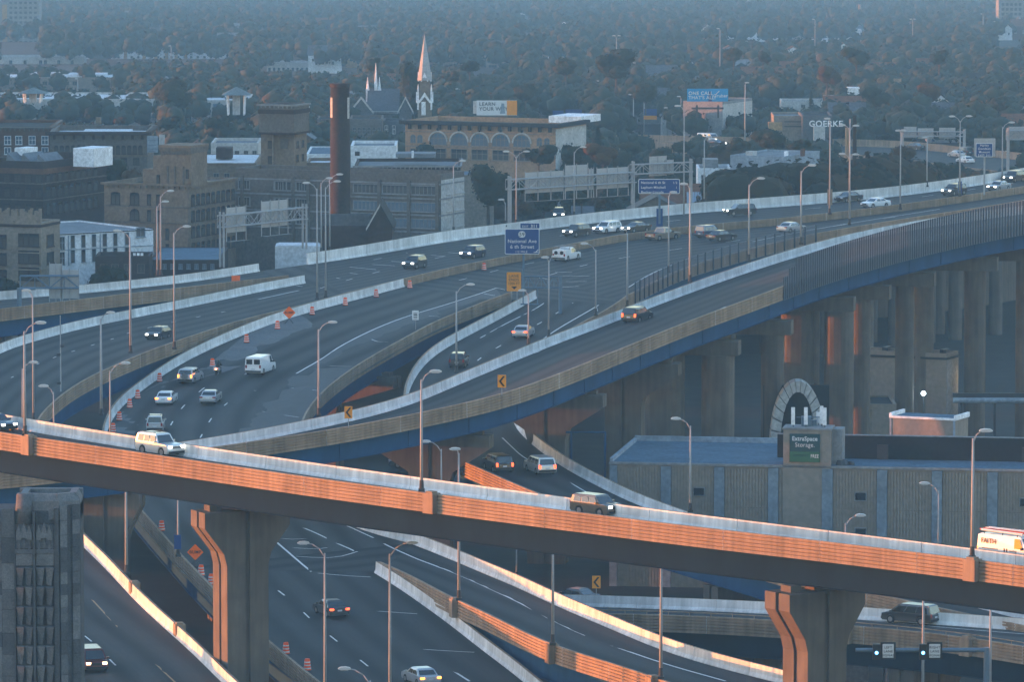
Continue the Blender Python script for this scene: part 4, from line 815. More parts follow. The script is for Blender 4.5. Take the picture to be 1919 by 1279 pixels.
# kind: length, width, height, belt, wheel radius, cabin profile base/top x (rear base, rear top, front top, front base), hood z, tail z
KIND = dict(sedan=(4.75, 1.82, 1.46, 0.95, 0.33, -1.75, -1.05, 0.35, 1.15, 0.92, 1.02), hatch=(4.3, 1.8, 1.52, 0.98, 0.33, -2.05, -1.6, 0.35, 1.15, 0.96, 1.0), suv=(4.7, 1.88, 1.74, 1.08, 0.37, -2.28, -2.0, 0.45, 1.15, 1.06, 1.1), boxy=(4.15, 1.8, 1.63, 1.02, 0.35, -2.0, -1.85, 0.5, 1.15, 1.04, 1.05),
            jeep=(4.6, 1.86, 1.85, 1.12, 0.39, -2.25, -2.08, 0.35, 0.85, 1.1, 1.12), minivan=(5.0, 1.95, 1.76, 1.02, 0.35, -2.42, -2.15, 0.75, 1.75, 1.0, 1.05), van=(5.7, 2.02, 2.12, 1.2, 0.38, -2.82, -2.75, 1.15, 1.75, 1.16, 1.2), pickup=(5.5, 1.95, 1.82, 1.1, 0.39, -0.75, -0.5, 0.7, 1.35, 1.08, 1.08))
car_cache = {}
def car_parts(kind, col, lit, extra=''):
    key = (kind, col, lit, extra)
    if key in car_cache: return car_cache[key]
    L, Wd, H, zb, wr, xb0, xt0, xt1, xb1, zh, zt = KIND[kind]; out = []; h = L / 2; wx = (h - 0.95, -h + 1.0); body = []
    def arch(xc): return [(xc + (wr + 0.07) * math.cos(a), wr + (wr + 0.07) * math.sin(a)) for a in np.linspace(math.pi + 0.35, -0.35, 8)]
    bot = 0.26; P = [(-h + 0.05, 0.34), (-h + 0.14, bot)] + [(x, max(z, bot)) for x, z in arch(wx[1])] + [(x, max(z, bot)) for x, z in arch(wx[0])] + [(h - 0.12, bot), (h, 0.36), (h, 0.58), (h - 0.08, zh - 0.14), (h - 0.4, zh - 0.04), (xb1 - 0.05, zb + 0.0)]
    P += [(xb0 + 0.05, zb + 0.0), (-h + 0.18, zt - 0.02), (-h + 0.03, zt - 0.12), (-h, 0.6)]
    mb = MB(); n = len(P); cz = 0.62; lay = [(-Wd / 2 + 0.0, 0.93), (-Wd / 2 + 0.10, 1.0), (Wd / 2 - 0.10, 1.0), (Wd / 2, 0.93)]
    for y, s in lay:
        for x, z in P: mb.v.append((x * (1 - (1 - s) * 0.35), y, z if z < 0.55 else cz + (z - cz) * s))
    for k in range(3):
        for i in range(n): mb.f.append([k * n + i, k * n + (i + 1) % n, (k + 1) * n + (i + 1) % n, (k + 1) * n + i]); mb.m.append(0)
    mb.f.append(list(range(n))[::-1]); mb.m.append(0); mb.f.append([3 * n + i for i in range(n)]); mb.m.append(0)
    out.append(('body', mb.fix(mb.mesh('body', PAINT[col])), []))
    # greenhouse
    def wy(z): return Wd / 2 * (0.965 - 0.17 * max(0, (z - zb)) / (H - zb)) if kind != 'van' else Wd / 2 * (0.985 - 0.09 * max(0, z - zb) / (H - zb))
    C = [(xb0, zb - 0.05), (xt0 - 0.04, H - 0.09), (xt0 + 0.14, H), (xt1 - 0.12, H), (xt1 + 0.06, H - 0.07), (xb1, zb - 0.05)]; mb = MB(); m = len(C)
    for s in (-1, 1):
        for x, z in C: mb.v.append((x, s * (wy(z) - (0.1 if z >= H else 0)), z))
    mb.f = [list(range(m)), [m + i for i in range(m)][::-1]] + [[i, (i + 1) % m, m + (i + 1) % m, m + i] for i in range(m)]; mb.m = [0] * len(mb.f)
    out.append(('cabin', mb.fix(mb.mesh('cabin', PAINT[col])), []))
    def edge_x(z, front): 
        a, b = ((xb1, zb - 0.05), (xt1 + 0.06, H - 0.07)) if front else ((xb0, zb - 0.05), (xt0 - 0.04, H - 0.09)); t = (z - a[1]) / (b[1] - a[1]); return a[0] + (b[0] - a[0]) * t
    def pane(pts, nm): mb = MB(); mb.add(pts, [tuple(range(len(pts)))]); out.append((nm, mb.mesh(nm, M_['glass']), []))
    for front, nm in ((True, 'windscreen'), (False, 'rear_window')):
        lo, hi = zb + 0.0 + (0 if front else 0.04), H - 0.13; e = 0.02 if front else -0.02; q = []
        if kind == 'van' and not front:
            for s in (-1, 1):
                mb = MB(); a, b = s * 0.1, s * 0.82; mb.add([(edge_x(1.28, 0) - 0.02, a, 1.28), (edge_x(1.28, 0) - 0.02, b, 1.28), (edge_x(1.85, 0) - 0.02, b, 1.85), (edge_x(1.85, 0) - 0.02, a, 1.85)], [(0, 1, 2, 3)]); out.append((nm, mb.mesh(nm, M_['glass']), []))
            continue
        for z, s in ((lo, -1), (lo, 1), (hi, 1), (hi, -1)): q.append((edge_x(z, front) + e, s * (wy(z) - 0.12), z))
        pane(q, nm)
    lo, hi = zb + 0.03, H - 0.16; xf0, xf1 = edge_x(lo, True) - 0.22, edge_x(hi, True) - 0.14; xr0, xr1 = edge_x(lo, False) + 0.2, edge_x(hi, False) + 0.16; nw = {'sedan': 2, 'hatch': 2, 'pickup': 1, 'van': 1}.get(kind, 3)
    if kind == 'van': xr0 = xr1 = 0.55
    for s in (-1, 1):
        for i in range(nw):
            a0 = xf0 + (xr0 - xf0) * i / nw; b0 = xf0 + (xr0 - xf0) * (i + 1) / nw + 0.09; a1 = xf1 + (xr1 - xf1) * i / nw; b1 = xf1 + (xr1 - xf1) * (i + 1) / nw + 0.09
            pane([(a0, s * (wy(lo) + 0.012), lo), (a1, s * (wy(hi) + 0.012), hi), (b1, s * (wy(hi) + 0.012), hi), (b0, s * (wy(lo) + 0.012), lo)], 'side_window')
    # wheels
    mb = MB(); mb.tube((0, -0.11, 0), (0, 0.11, 0), wr, n=16); ty = mb.mesh('tyre', M_['tyre']); mb = MB(); mb.tube((0, -0.117, 0), (0, 0.117, 0), wr * 0.64, n=12)
    rm = mb.mesh('rim', M_['rim'] if kind != 'van' else M_['chrome'])
    for x in wx:
        for s in (-1, 1): out.append(('wheel', ty, [('rim', rm, (0, 0, 0))], (x, s * (Wd / 2 - 0.12), wr)))
    # lamps, bumpers, plates, mirrors
    on_f = {'head': 'headon', 'warm': 'headwarm'}.get(lit, 'headoff'); on_r = {'tail': 'tailon', 'amber': 'amber'}.get(lit, 'tailoff')
    for s in (-1, 1):
        mb = MB(); mb.box((h - 0.1, s * (Wd / 2 - 0.3), zh - 0.22), (0.2, 0.36, 0.17)); out.append(('headlight', mb.mesh('headlight', M_[on_f]), []))
        tall = kind in ('suv', 'minivan', 'boxy', 'van', 'jeep', 'pickup'); mb = MB(); mb.box((-h + 0.06, s * (Wd / 2 - 0.17), zt - (0.18 if tall else 0.2)), (0.16, 0.2 if tall else 0.36, 0.36 if tall else 0.17)); out.append(('taillight', mb.mesh('taillight', M_[on_r]), []))
        mb = MB(); mb.box((xb1 - 0.3, s * (Wd / 2 + 0.1), zb + 0.08), (0.12, 0.22, 0.16)); out.append(('mirror', mb.mesh('mirror', PAINT[col] if kind not in ('van', 'pickup') else M_['trim']), []))
    mb = MB(); mb.box((h - 0.03, 0, 0.42), (0.12, Wd - 0.2, 0.16)); out.append(('front_bumper', mb.mesh('front_bumper', M_['trim']), []))
    mb = MB(); mb.box((h - 0.02, 0, zh - 0.28), (0.08, Wd - 0.95, 0.2)); out.append(('grille', mb.mesh('grille', M_['chrome'] if kind == 'jeep' else M_['trim']), []))
    mb = MB(); mb.box((-h + 0.02, 0, 0.46), (0.14, Wd - 0.16, 0.17)); out.append(('rear_bumper', mb.mesh('rear_bumper', M_['trim'] if kind in ('van', 'suv', 'minivan', 'pickup', 'jeep') else PAINT[col]), []))
    mb = MB(); mb.box((-h - 0.02, 0, 0.72), (0.04, 0.42, 0.15)); out.append(('number_plate', mb.mesh('number_plate', M_['plate']), []))
    if 'rack' in extra:
        mb = MB()
        for s in (-1, 1): mb.tube((xt0 + 0.2, s * 0.62, H + 0.08), (xt1 - 0.2, s * 0.62, H + 0.08), 0.025, n=5)
        for x in (xt0 + 0.4, xt1 - 0.5): mb.tube((x, -0.62, H + 0.08), (x, 0.62, H + 0.08), 0.025, n=5)
        out.append(('roof_rack', mb.mesh('roof_rack', M_['trim']), []))
    if 'spare' in extra: mb = MB(); mb.tube((-h - 0.02, 0, 0.88), (-h - 0.24, 0, 0.88), 0.38, 0.35, 16); out.append(('spare_wheel', mb.mesh('spare_wheel', M_['chrome']), []))
    if kind == 'pickup':
        mb = MB(); mb.box((-1.75, 0, zb - 0.02), (1.9, Wd - 0.3, 0.05)); out.append(('bed_floor', mb.mesh('bed_floor', M_['trim']), []))
        if 'utility' in extra:
            mb = MB(); mb.box((-1.78, 0, zb + 0.22), (1.9, Wd - 0.06, 0.5)); mb.box((-1.78, 0, zb + 0.49), (1.86, Wd - 0.5, 0.06)); out.append(('utility_box', mb.mesh('utility_box', PAINT[col]), []))
            for s in (-1, 1): mb = MB(); mb.tube((-h - 0.02, s * 0.42, zb + 0.12), (-h - 0.05, s * 0.42, zb + 0.12), 0.26, n=14); out.append(('rear_hatch', mb.mesh('rear_hatch', M_['trim']), []))
            mb = MB()
            for s in (-1, 1):
                mb.tube((-2.6, s * 0.85, H + 0.2), (1.2, s * 0.85, H + 0.2), 0.03, n=5)
                for x in (-2.6, -1.0, 0.6): mb.tube((x, s * 0.85, zb), (x, s * 0.85, H + 0.2), 0.03, n=5)
            for x in (-2.6, -1.0, 0.6): mb.tube((x, -0.85, H + 0.2), (x, 0.85, H + 0.2), 0.03, n=5)
            out.append(('ladder_rack', mb.mesh('ladder_rack', M_['chrome']), []))
    if 'ladder' in extra:
        red = mat('ladder_red', (0.42, 0.04, 0.02), 0.5, 0.1, 3)
        mb = MB()
        for s in (-1, 1): mb.tube((-2.5, s * 0.7, H + 0.16), (1.0, s * 0.7, H + 0.16), 0.04, n=5)
        for x in (-2.3, -0.6, 0.8): mb.tube((x, -0.8, H + 0.14), (x, 0.8, H + 0.14), 0.04, n=5); mb.tube((x, -0.8, H - 0.1), (x, -0.8, H + 0.14), 0.03, n=5); mb.tube((x, 0.8, H - 0.1), (x, 0.8, H + 0.14), 0.03, n=5)
        out.append(('roof_rack', mb.mesh('roof_rack', M_['trim']), []))
        for yy, mm, zz in ((-0.5, red, 0.28), (0.15, M_['signwhite'], 0.3)):
            mb = MB()
            for s in (-0.2, 0.2): mb.box((-0.5, yy + s, H + zz), (4.6, 0.06, 0.1))
            for i in range(14): mb.box((-2.65 + i * 0.33, yy, H + zz), (0.05, 0.4, 0.05))
            out.append(('ladder', mb.mesh('ladder', mm), []))
        mb = MB(); mb.tube((-2.6, -0.78, H + 0.26), (1.3, -0.78, H + 0.2), 0.09, n=6); out.append(('pipe', mb.mesh('pipe', M_['signwhite']), []))
    car_cache[key] = out; return out
def vehicle(label, kind, col, p, ang, lit='', extra='', cat=None, name=None, group=None):
    names = dict(sedan='car', hatch='car', boxy='car', suv='suv', jeep='suv', minivan='minivan', van='van', pickup='pickup_truck')
    t = thing(name or names[kind], label, cat or {'suv': 'car', 'minivan': 'van', 'pickup_truck': 'pickup truck'}.get(names[kind], names[kind]), p, ang, group)
    for pt in car_parts(kind, col, lit, extra):
        o = link(pt[0], pt[1], t, pt[3] if len(pt) > 3 else (0, 0, 0))
        for s in pt[2]: link(s[0], s[1], o, s[2])
    return t
def drive(label, kind, col, rd, x, y, dr, lit='', extra='', turn=0.0):
    p = on(rd, x, y); p.z += 0.01; return vehicle(label, kind, col, p, tangent(rd, p) + (0 if dr > 0 else math.pi) + turn, lit, extra)
drive('black hatchback with headlights on driving towards the viewer on the left viaduct', 'hatch', 'black', 'R2', 297, 637, -1, 'head')
drive('silver car with a spare wheel on its back beside the barrels', 'suv', 'silver', 'R3', 357, 717, 1, 'amber', 'spare')
drive('white cargo van seen from behind on the outbound viaduct', 'van', 'white', 'R3', 488, 682, 1)
drive('white sedan with red brake lights near the barrels', 'sedan', 'white', 'R3', 312, 757, 1, 'amber')
drive('silver sedan in the middle outbound lane beside the white sedan', 'sedan', 'silver', 'R3', 395, 755, 1)
drive('pale silver jeep with roof rack just above the near ramp wall', 'jeep', 'silver', 'R3', 292, 808, 1, '', 'rack')
drive('dark green grey wagon facing the viewer, lowest on the far inbound lanes', 'suv', 'charcoal', 'MI', 777, 503, -1, 'head')
drive('dark blue suv with bright fog lights left of the exit sign', 'suv', 'darkblue', 'MI', 886, 484, -1, 'head')
drive('black car with headlights right of the exit sign', 'suv', 'black', 'MI', 1081, 443, -1, 'head')
drive('white suv with headlights between a black car and a grey sedan', 'suv', 'white', 'MI', 1138, 437, -1, 'head')
drive('grey brown sedan with warm headlights behind the bright lamp head', 'sedan', 'bronze', 'MI', 1192, 435, -1, 'head')
drive('dark suv with headlights alone left of the freeway lamp with right arm', 'suv', 'charcoal', 'MI', 1386, 404, -1, 'head')
drive('dark sedan beside the tall pole on the far lanes', 'sedan', 'charcoal', 'MI', 1590, 378, -1)
drive('white coupe facing the viewer on the far lanes', 'sedan', 'white', 'MI', 1641, 389, -1)
drive('black suv with bright headlights beside the blue banner', 'suv', 'black', 'MI', 1788, 366, -1, 'head')
drive('silver sedan with headlights above the tall fence at right', 'sedan', 'silver', 'MI', 1872, 357, -1, 'head')
drive('dark suv with bright headlights nearest the right edge', 'suv', 'charcoal', 'MI', 1900, 341, -1, 'head')
drive('white utility pickup with ladder rack driving away right of the exit sign', 'pickup', 'white', 'MO', 1062, 488, 1, '', 'utility')
drive('tan pickup below the blue banner driving away', 'pickup', 'tan', 'MO', 1242, 449, 1)
drive('blue boxy jeep driving away ahead of a dark sedan', 'jeep', 'blue', 'MO', 1330, 446, 1)
drive('dark red black sedan beside the blue jeep', 'sedan', 'black', 'MO', 1352, 451, 1)
drive('silver sedan driving away above the dark fence', 'sedan', 'silver', 'MO', 1483, 435, 1)
drive('silver sedan with red tail lights on the middle ramp', 'sedan', 'silver', 'R4', 981, 632, -1, 'tail')
drive('black suv behind a lamp pole on the middle ramp', 'suv', 'black', 'R4', 860, 688, -1)
drive('black suv with red tail lights on the blue girder ramp', 'suv', 'black', 'B', 1194, 604, 1, 'tail')
drive('white jeep with headlights on the near orange ramp', 'jeep', 'pearl', 'A', 300, 853, 1, 'head', 'rack', 0.0)
drive('boxy grey bronze car on the near orange ramp', 'boxy', 'bronze', 'A', 1118, 966, 1, 'head')
v = drive('white FAITH work van with red ladders on its roof at the right edge', 'van', 'white', 'A', 1903, 1057, 1, 'amber', 'ladder')
for s in ((-1,)):
    c = text(v, 'FAITH', -1.75, 1.45, 0.36, M_['signblack'], -1.012, bold=0.03); text(v, 'roofing', 0.55, 0.98, 0.16, M_['signblack'], -1.03); mb = MB(); mb.box((-1.6, -1.02, 1.06), (1.5, 0.01, 0.05)); mb.build('door_rail', M_['trim'], v)
    mb = MB(); mb.box((-0.25, -1.02, 1.06), (0.12, 0.01, 0.26)); mb.box((-0.02, -1.02, 1.06), (0.1, 0.01, 0.26)); mb.build('logo', M_['signblack'], v)
drive('dark blue sedan at the left edge of the near ramp', 'sedan', 'darkblue', 'A', -10, 807, 1, 'head')
drive('black minivan with red tail lights under the blue ramp', 'minivan', 'black', 'R4', 933, 883, -1, 'tail')
drive('silver white minivan on the ramp under the blue girders', 'minivan', 'pearl', 'R4', 1012, 886, -1, 'tail')
drive('black sedan with red tail lights behind the tall lamp on the lower viaduct', 'sedan', 'black', 'R3', 620, 1154, 1, 'tail')
drive('silver sedan with glowing tail lights at the bottom edge', 'sedan', 'silver', 'R3', 789, 1283, 1, 'amber')
drive('dark red minivan with warm headlights beside the stone tower', 'minivan', 'darkred', 'R2', 173, 1254, -1, 'warm')
drive('black minivan driving on the low cross ramp at lower right', 'minivan', 'black', 'R8', 1707, 1169, -1)
drive('dark car mostly hidden behind the pale wall of the branch ramp', 'sedan', 'black', 'R8', 1077, 1132, -1)
drive('white van on the distant tan walled freeway', 'van', 'white', 'R9', 1329, 268, 1, 'head')
drive('dark car with headlights behind the distant white van', 'sedan', 'charcoal', 'R9', 1341, 274, 1, 'head')
drive('brownish car on the distant freeway left of the museum sign', 'sedan', 'bronze', 'R9', 1712, 281, -1)
drive('dark distant truck left of the museum sign', 'jeep', 'charcoal', 'R9', 1806, 291, -1)
drive('pale distant car near the double arm lamp', 'sedan', 'silver', 'R9', 1793, 295, -1)
drive('white distant car lowest on the far freeway', 'sedan', 'white', 'R9', 1809, 306, -1)
p = at(768, 872, 0.6 * 0); vehicle('dark sedan parked on the street in the shade under the blue ramp', 'sedan', 'charcoal', at(768, 876, 6.0) - Vector((0, 0, 0)), math.pi + 0.1)
mb = MB(); pp = at(768, 878, 6.0); mb.box((pp.x, pp.y + 1, 5.8), (14, 9, 0.38)); tag(mb.build('street', M_['deckdark']), kind='structure')
mb = MB(); mb.box((pp.x, pp.y + 1, 2.8), (13, 8, 5.6)); tag(mb.build('street_embankment', M_['pier']), kind='structure')
p = atD(1047, 410, 905); vehicle('car with bright headlights seen between trees beyond the far wall', 'suv', 'charcoal', (p.x, p.y, p.z), -math.pi / 2, 'head')
p = atD(1130, 257, 1330); vehicle('car with warm lights at the distant ramp start', 'suv', 'charcoal', p, -math.pi / 2 + 0.5, 'warm')
# motorcycle and rider
p = on('R3', 409, 681); ang = tangent('R3', p); t = thing('motorcycle', 'motorcycle with a round tail light on the dusty lane', 'motorcycle', p, ang)
for x in (0.75, -0.75): mb = MB(); mb.tube((0, -0.07, 0), (0, 0.07, 0), 0.32, n=14); w = mb.build('wheel', M_['tyre'], t); w.location = (x, 0, 0.32)
mb = MB(); mb.prism([(-0.95, 0.6), (-0.7, 0.78), (-0.1, 0.76), (0.15, 0.98), (0.55, 0.95), (0.75, 0.6), (0.3, 0.32), (-0.4, 0.32)], -0.17, 0.17); mb.build('frame', M_['chrome'], t, fix=True)
mb = MB(); mb.box((-0.6, 0, 0.72), (0.5, 0.75, 0.34)); mb.build('pannier', PAINT['silver'], t); mb = MB(); mb.tube((0.45, -0.4, 1.05), (0.45, 0.4, 1.05), 0.025, n=6); mb.tube((0.75, 0, 0.35), (0.45, 0, 1.05), 0.04, n=6); mb.build('handlebar', M_['trim'], t)
mb = MB(); mb.box((-0.98, 0, 0.72), (0.05, 0.2, 0.12)); mb.build('taillight', emit('motorbike_tail', (1, 0.25, 0.1), 0.8), t); mb = MB(); mb.prism([(0.4, 1.0), (0.6, 0.98), (0.42, 1.35), (0.38, 1.35)], -0.2, 0.2); mb.build('windshield', M_['glass'], t, fix=True)
def person(label, loc, ang, J, E_, R_, mt, name='person'):
    t = thing(name, label, 'person', loc, ang); me = bpy.data.meshes.new('body'); me.from_pydata(J, E_, []); o = link('body', me, t); me.materials.append(mt)
    sk = o.modifiers.new('skin', 'SKIN'); sk.use_smooth_shade = True; o.modifiers.new('sub', 'SUBSURF').levels = 1
    for i, v in enumerate(me.skin_vertices[0].data): v.radius = (R_[i], R_[i]); v.use_root = i == 0
    return t
J = [(-0.25, 0, 0.86), (-0.12, 0, 1.15), (0.0, 0, 1.38), (0.03, 0, 1.5), (0.0, 0.2, 1.38), (0.2, 0.3, 1.15), (0.42, 0.34, 1.08), (0.0, -0.2, 1.38), (0.2, -0.3, 1.15), (0.42, -0.34, 1.08), (-0.2, 0.14, 0.86), (0.18, 0.26, 0.8), (0.02, 0.24, 0.42), (0.16, 0.24, 0.34), (-0.2, -0.14, 0.86), (0.18, -0.26, 0.8), (0.02, -0.24, 0.42), (0.16, -0.24, 0.34)]
E_ = [(0, 1), (1, 2), (2, 3), (2, 4), (4, 5), (5, 6), (2, 7), (7, 8), (8, 9), (0, 10), (10, 11), (11, 12), (12, 13), (0, 14), (14, 15), (15, 16), (16, 17)]
R_ = [0.17, 0.18, 0.17, 0.07, 0.09, 0.06, 0.045, 0.09, 0.06, 0.045, 0.11, 0.09, 0.06, 0.05, 0.11, 0.09, 0.06, 0.05]
rider = person('rider in dark clothes leaning forward on the motorcycle', p, ang, J, E_, R_, mat('rider_dark_cloth', (0.02, 0.02, 0.023), 0.8, 0.2, 6))
me = bpy.data.meshes.new('helmet'); bm = bmesh.new(); bmesh.ops.create_uvsphere(bm, u_segments=12, v_segments=8, radius=0.15); bm.to_mesh(me); bm.free(); me.materials.append(PAINT['black']); me.polygons.foreach_set('use_smooth', [True] * len(me.polygons)); link('helmet', me, rider, (0.06, 0, 1.63))
# ------------------------------------------------------------------ buildings
def brick(n, c, v=0.22): return mat(n, c, 0.9, v, 0.35, fine=2.2, spec=0.15)
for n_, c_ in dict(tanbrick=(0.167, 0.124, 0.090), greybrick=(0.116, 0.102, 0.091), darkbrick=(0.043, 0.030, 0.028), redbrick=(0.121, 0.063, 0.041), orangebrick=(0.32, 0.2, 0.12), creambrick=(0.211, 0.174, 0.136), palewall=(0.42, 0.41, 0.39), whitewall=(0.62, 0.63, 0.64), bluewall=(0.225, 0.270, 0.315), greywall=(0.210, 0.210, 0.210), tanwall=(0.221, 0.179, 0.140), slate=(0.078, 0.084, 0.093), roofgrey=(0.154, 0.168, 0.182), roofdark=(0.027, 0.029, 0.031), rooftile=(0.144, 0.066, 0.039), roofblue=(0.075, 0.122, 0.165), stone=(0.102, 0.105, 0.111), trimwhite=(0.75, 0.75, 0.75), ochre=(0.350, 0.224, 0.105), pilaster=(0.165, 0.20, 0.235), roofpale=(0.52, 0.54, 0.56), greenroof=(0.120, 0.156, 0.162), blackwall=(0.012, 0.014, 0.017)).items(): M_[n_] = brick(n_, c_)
M_['windark'] = paint('window_glass_dark', (0.012, 0.017, 0.024), 0.12, 0, 0.3); M_['winblue'] = paint('window_glass_blue', (0.08, 0.14, 0.2), 0.12, 0, 0.4); M_['winpale'] = paint('window_glass_pale', (0.22, 0.26, 0.3), 0.2, 0, 0.3)
wmesh = {}
def window_meshes(w, h, arch, frame, glass, mull):
    key = (round(w, 2), round(h, 2), arch, frame, glass, mull)
    if key in wmesh: return wmesh[key]
    a = w / 2; f = max(0.06, min(0.16, w * 0.09)); P = [(-a, -h / 2), (a, -h / 2)]
    if arch: P += [(a * math.cos(t), h / 2 - a * (1 if arch == 1 else 0.35) + a * (1 if arch == 1 else 0.35) * math.sin(t)) for t in np.linspace(0, math.pi, 9)]
    else: P += [(a, h / 2), (-a, h / 2)]
    cx_, cz = 0, 0; s = 1 + f / a; mb = MB(); n = len(P); O = [(u * s, v * (1 + f / (h / 2))) for u, v in P]
    for i in range(n):
        j = (i + 1) % n; mb.add([(P[i][0], -0.08, P[i][1]), (P[j][0], -0.08, P[j][1]), (O[j][0], -0.08, O[j][1]), (O[i][0], -0.08, O[i][1]), (P[i][0], 0.05, P[i][1]), (P[j][0], 0.05, P[j][1]), (O[j][0], 0.05, O[j][1]), (O[i][0], 0.05, O[i][1])], [(0, 1, 2, 3), (0, 4, 5, 1), (2, 6, 7, 3)])
    mb.box((0, -0.1, -h / 2 - f * 0.8), (w + 3 * f, 0.22, f * 0.9))
    if mull:
        for k in range(1, mull): mb.box((-a + w * k / mull, -0.05, -0.02 * h), (0.07, 0.05, h * 0.94))
        if h > 1.2: mb.box((0, -0.05, 0.05 * h), (w * 0.98, 0.05, 0.07))
    m1 = mb.fix(mb.mesh('window', M_[frame])); mb = MB(); mb.add([(u, -0.025, v) for u, v in P], [tuple(range(n))]); m2 = mb.mesh('pane', M_[glass]); wmesh[key] = (m1, m2); return m1, m2
class Bld:
    def __init__(s, name, label, cat, xl, xm, xr, yt, D, psi=0.35, depth=None, side='R', wall='tanbrick', roof='roofdark', parapet=0.6, maxd=40, cornice=None, base=None, group=None, zt=None, box=True):
        D = far_of(D); base = zg(D) if base is None else base
        s.D, s.k, s.yt = D, D / F, yt; s.side = side; s.xm = xm; psi = psi if xr != xm or side == 'L' else 0.0
        if side == 'L': s.xm = xm = xm; psi = -abs(psi); s.W = (xr - xm) * s.k / math.cos(psi); s.dep = depth or min(maxd, (xm - xl) * s.k / math.sin(-psi))
        else: s.W = (xm - xl) * s.k / math.cos(psi); s.dep = depth or (min(maxd, (xr - xm) * s.k / math.sin(psi)) if psi else 12)
        s.psi = psi; p = atD(xm, yt, D); s.H = (p.z if zt is None else zt) - base; s.t = thing(name, label, cat, (p.x, p.y, base), -psi, group); s.base = base
        s.x0, s.x1 = (0, s.W) if side == 'L' else (-s.W, 0)
        if box:
            mb = MB(); mb.box(((s.x0 + s.x1) / 2, s.dep / 2, s.H / 2), (s.W, s.dep, s.H)); mb.build('wall', M_[wall], s.t)
            mb = MB(); e = 0.25
            for c, d in ((((s.x0 + s.x1) / 2, 0.15, s.H + parapet / 2), (s.W + 0.02, 0.34, parapet)), (((s.x0 + s.x1) / 2, s.dep - 0.15, s.H + parapet / 2), (s.W + 0.02, 0.34, parapet)), ((s.x0 + 0.15, s.dep / 2, s.H + parapet / 2), (0.34, s.dep - 0.66, parapet)), ((s.x1 - 0.15, s.dep / 2, s.H + parapet / 2), (0.34, s.dep - 0.66, parapet))): mb.box(c, d)
            if parapet: mb.build('parapet', M_[wall], s.t)
            mb = MB(); mb.box(((s.x0 + s.x1) / 2, s.dep / 2, s.H + 0.06), (s.W - 0.66, s.dep - 0.66, 0.1)); mb.build('roof', M_[roof], s.t)
            if cornice:
                mb = MB(); q = cornice[1]
                mb.box(((s.x0 + s.x1) / 2, -q / 2, s.H + parapet - q * 0.4), (s.W + 2 * q, q, q * 0.8)); mb.box((s.x1 + q / 2 if side != 'L' else s.x0 - q / 2, s.dep / 2, s.H + parapet - q * 0.4), (q, s.dep, q * 0.8)); n = int(s.W / (q * 2.2))
                for i in range(n): mb.box((s.x0 + (i + 0.5) * s.W / n, -q * 0.3, s.H + parapet - q * 1.3), (q * 0.6, q * 0.6, q))
                mb.build('cornice', M_[cornice[0]], s.t)
    def lx(s, x): return (x - s.xm) * s.k / math.cos(s.psi)
    def ly(s, x): return (x - s.xm) * s.k / math.sin(s.psi) if s.psi else 0
    def z(s, y): return s.H - (y - s.yt) * s.k
    def win(s, xs, ys, w, h, arch=0, frame='greywall', glass='windark', mull=2, face='F'):
        for y in ys:
            for x in xs:
                ww = w * s.k / (math.cos(s.psi) if face == 'F' else abs(math.sin(s.psi)) or 1); m1, m2 = window_meshes(ww, h * s.k, arch, frame, glass, mull)
                if face == 'F': o = link('window', m1, s.t, (s.lx(x), 0, s.z(y)))
                else: o = link('window', m1, s.t, (s.x1 if s.side != 'L' else s.x0, s.ly(x), s.z(y)), math.pi / 2 if s.side != 'L' else -math.pi / 2)
                link('pane', m2, o)
    def band(s, y, hpx, m, proud=0.12, name='band', face='FR'):
        mb = MB(); z = s.z(y)
        if 'F' in face: mb.box(((s.x0 + s.x1) / 2, -proud / 2 + 0.01, z), (s.W + proud, proud, hpx * s.k))
        if 'R' in face: mb.box((s.x1 + proud / 2 - 0.01 if s.side != 'L' else s.x0 - proud / 2 + 0.01, s.dep / 2, z), (proud, s.dep, hpx * s.k))
        mb.build(name, M_[m], s.t)
    def boxpx(s, x0, x1, y0, y1, m, dy0=0.0, dy1=2.0, name='block', face='F'):
        mb = MB(); a, b = s.lx(x0), s.lx(x1); z0, z1 = s.z(y1), s.z(y0); mb.box(((a + b) / 2, (dy0 + dy1) / 2, (z0 + z1) / 2), (b - a, dy1 - dy0, z1 - z0)); return mb.build(name, M_[m], s.t)
def rng(a, b, n): return [a + (b - a) * i / max(1, n - 1) for i in range(n)]
# left group -----------------------------------------------------------
b = Bld('brick_building', 'weathered cream brick corner building with boarded window pairs at the far left', 'building', -30, 76, 105, 426, 800, 0.3, wall='creambrick', maxd=30)
b.win([43, 63], [451, 483, 515], 17, 22, glass='windark', frame='darkbrick', mull=2); b.win([2], [455, 487, 520], 14, 24, frame='darkbrick'); b.win([90], [455, 487], 9, 20, face='S', frame='darkbrick', mull=0); b.band(424, 5, 'darkbrick'); b.band(475, 2.5, 'creambrick'); b.band(507, 2.5, 'creambrick')
mb = MB(); n = 26
for i in range(n): mb.box((-b.W + (i + .5) * b.W / n, 0.3, b.H + 0.6 + 0.9 * abs(math.sin(i * 2.3))), (b.W / n * 0.97, 0.5, 1.2 + 1.2 * abs(math.sin(i * 1.7)))); 
mb.build('broken_parapet', M_['creambrick'], b.t)
b = Bld('white_building', 'white painted two storey building with tall dark windows and blue stains', 'building', 106, 106, 280, 443, 815, 0.62, side='L', wall='whitewall', roof='roofgrey', parapet=0.3, depth=20)
b.win([115.5], [457, 486], 8, 24, glass='windark', frame='bluewall'); b.win([134.5, 153.5, 172.5, 192, 211, 232], [455, 483], 6.5, 23, frame='bluewall', mull=0); b.win([257], [444], 14, 16, frame='bluewall'); b.band(470, 1.5, 'bluewall', face='F'); b.band(440, 2, 'roofdark', face='F')
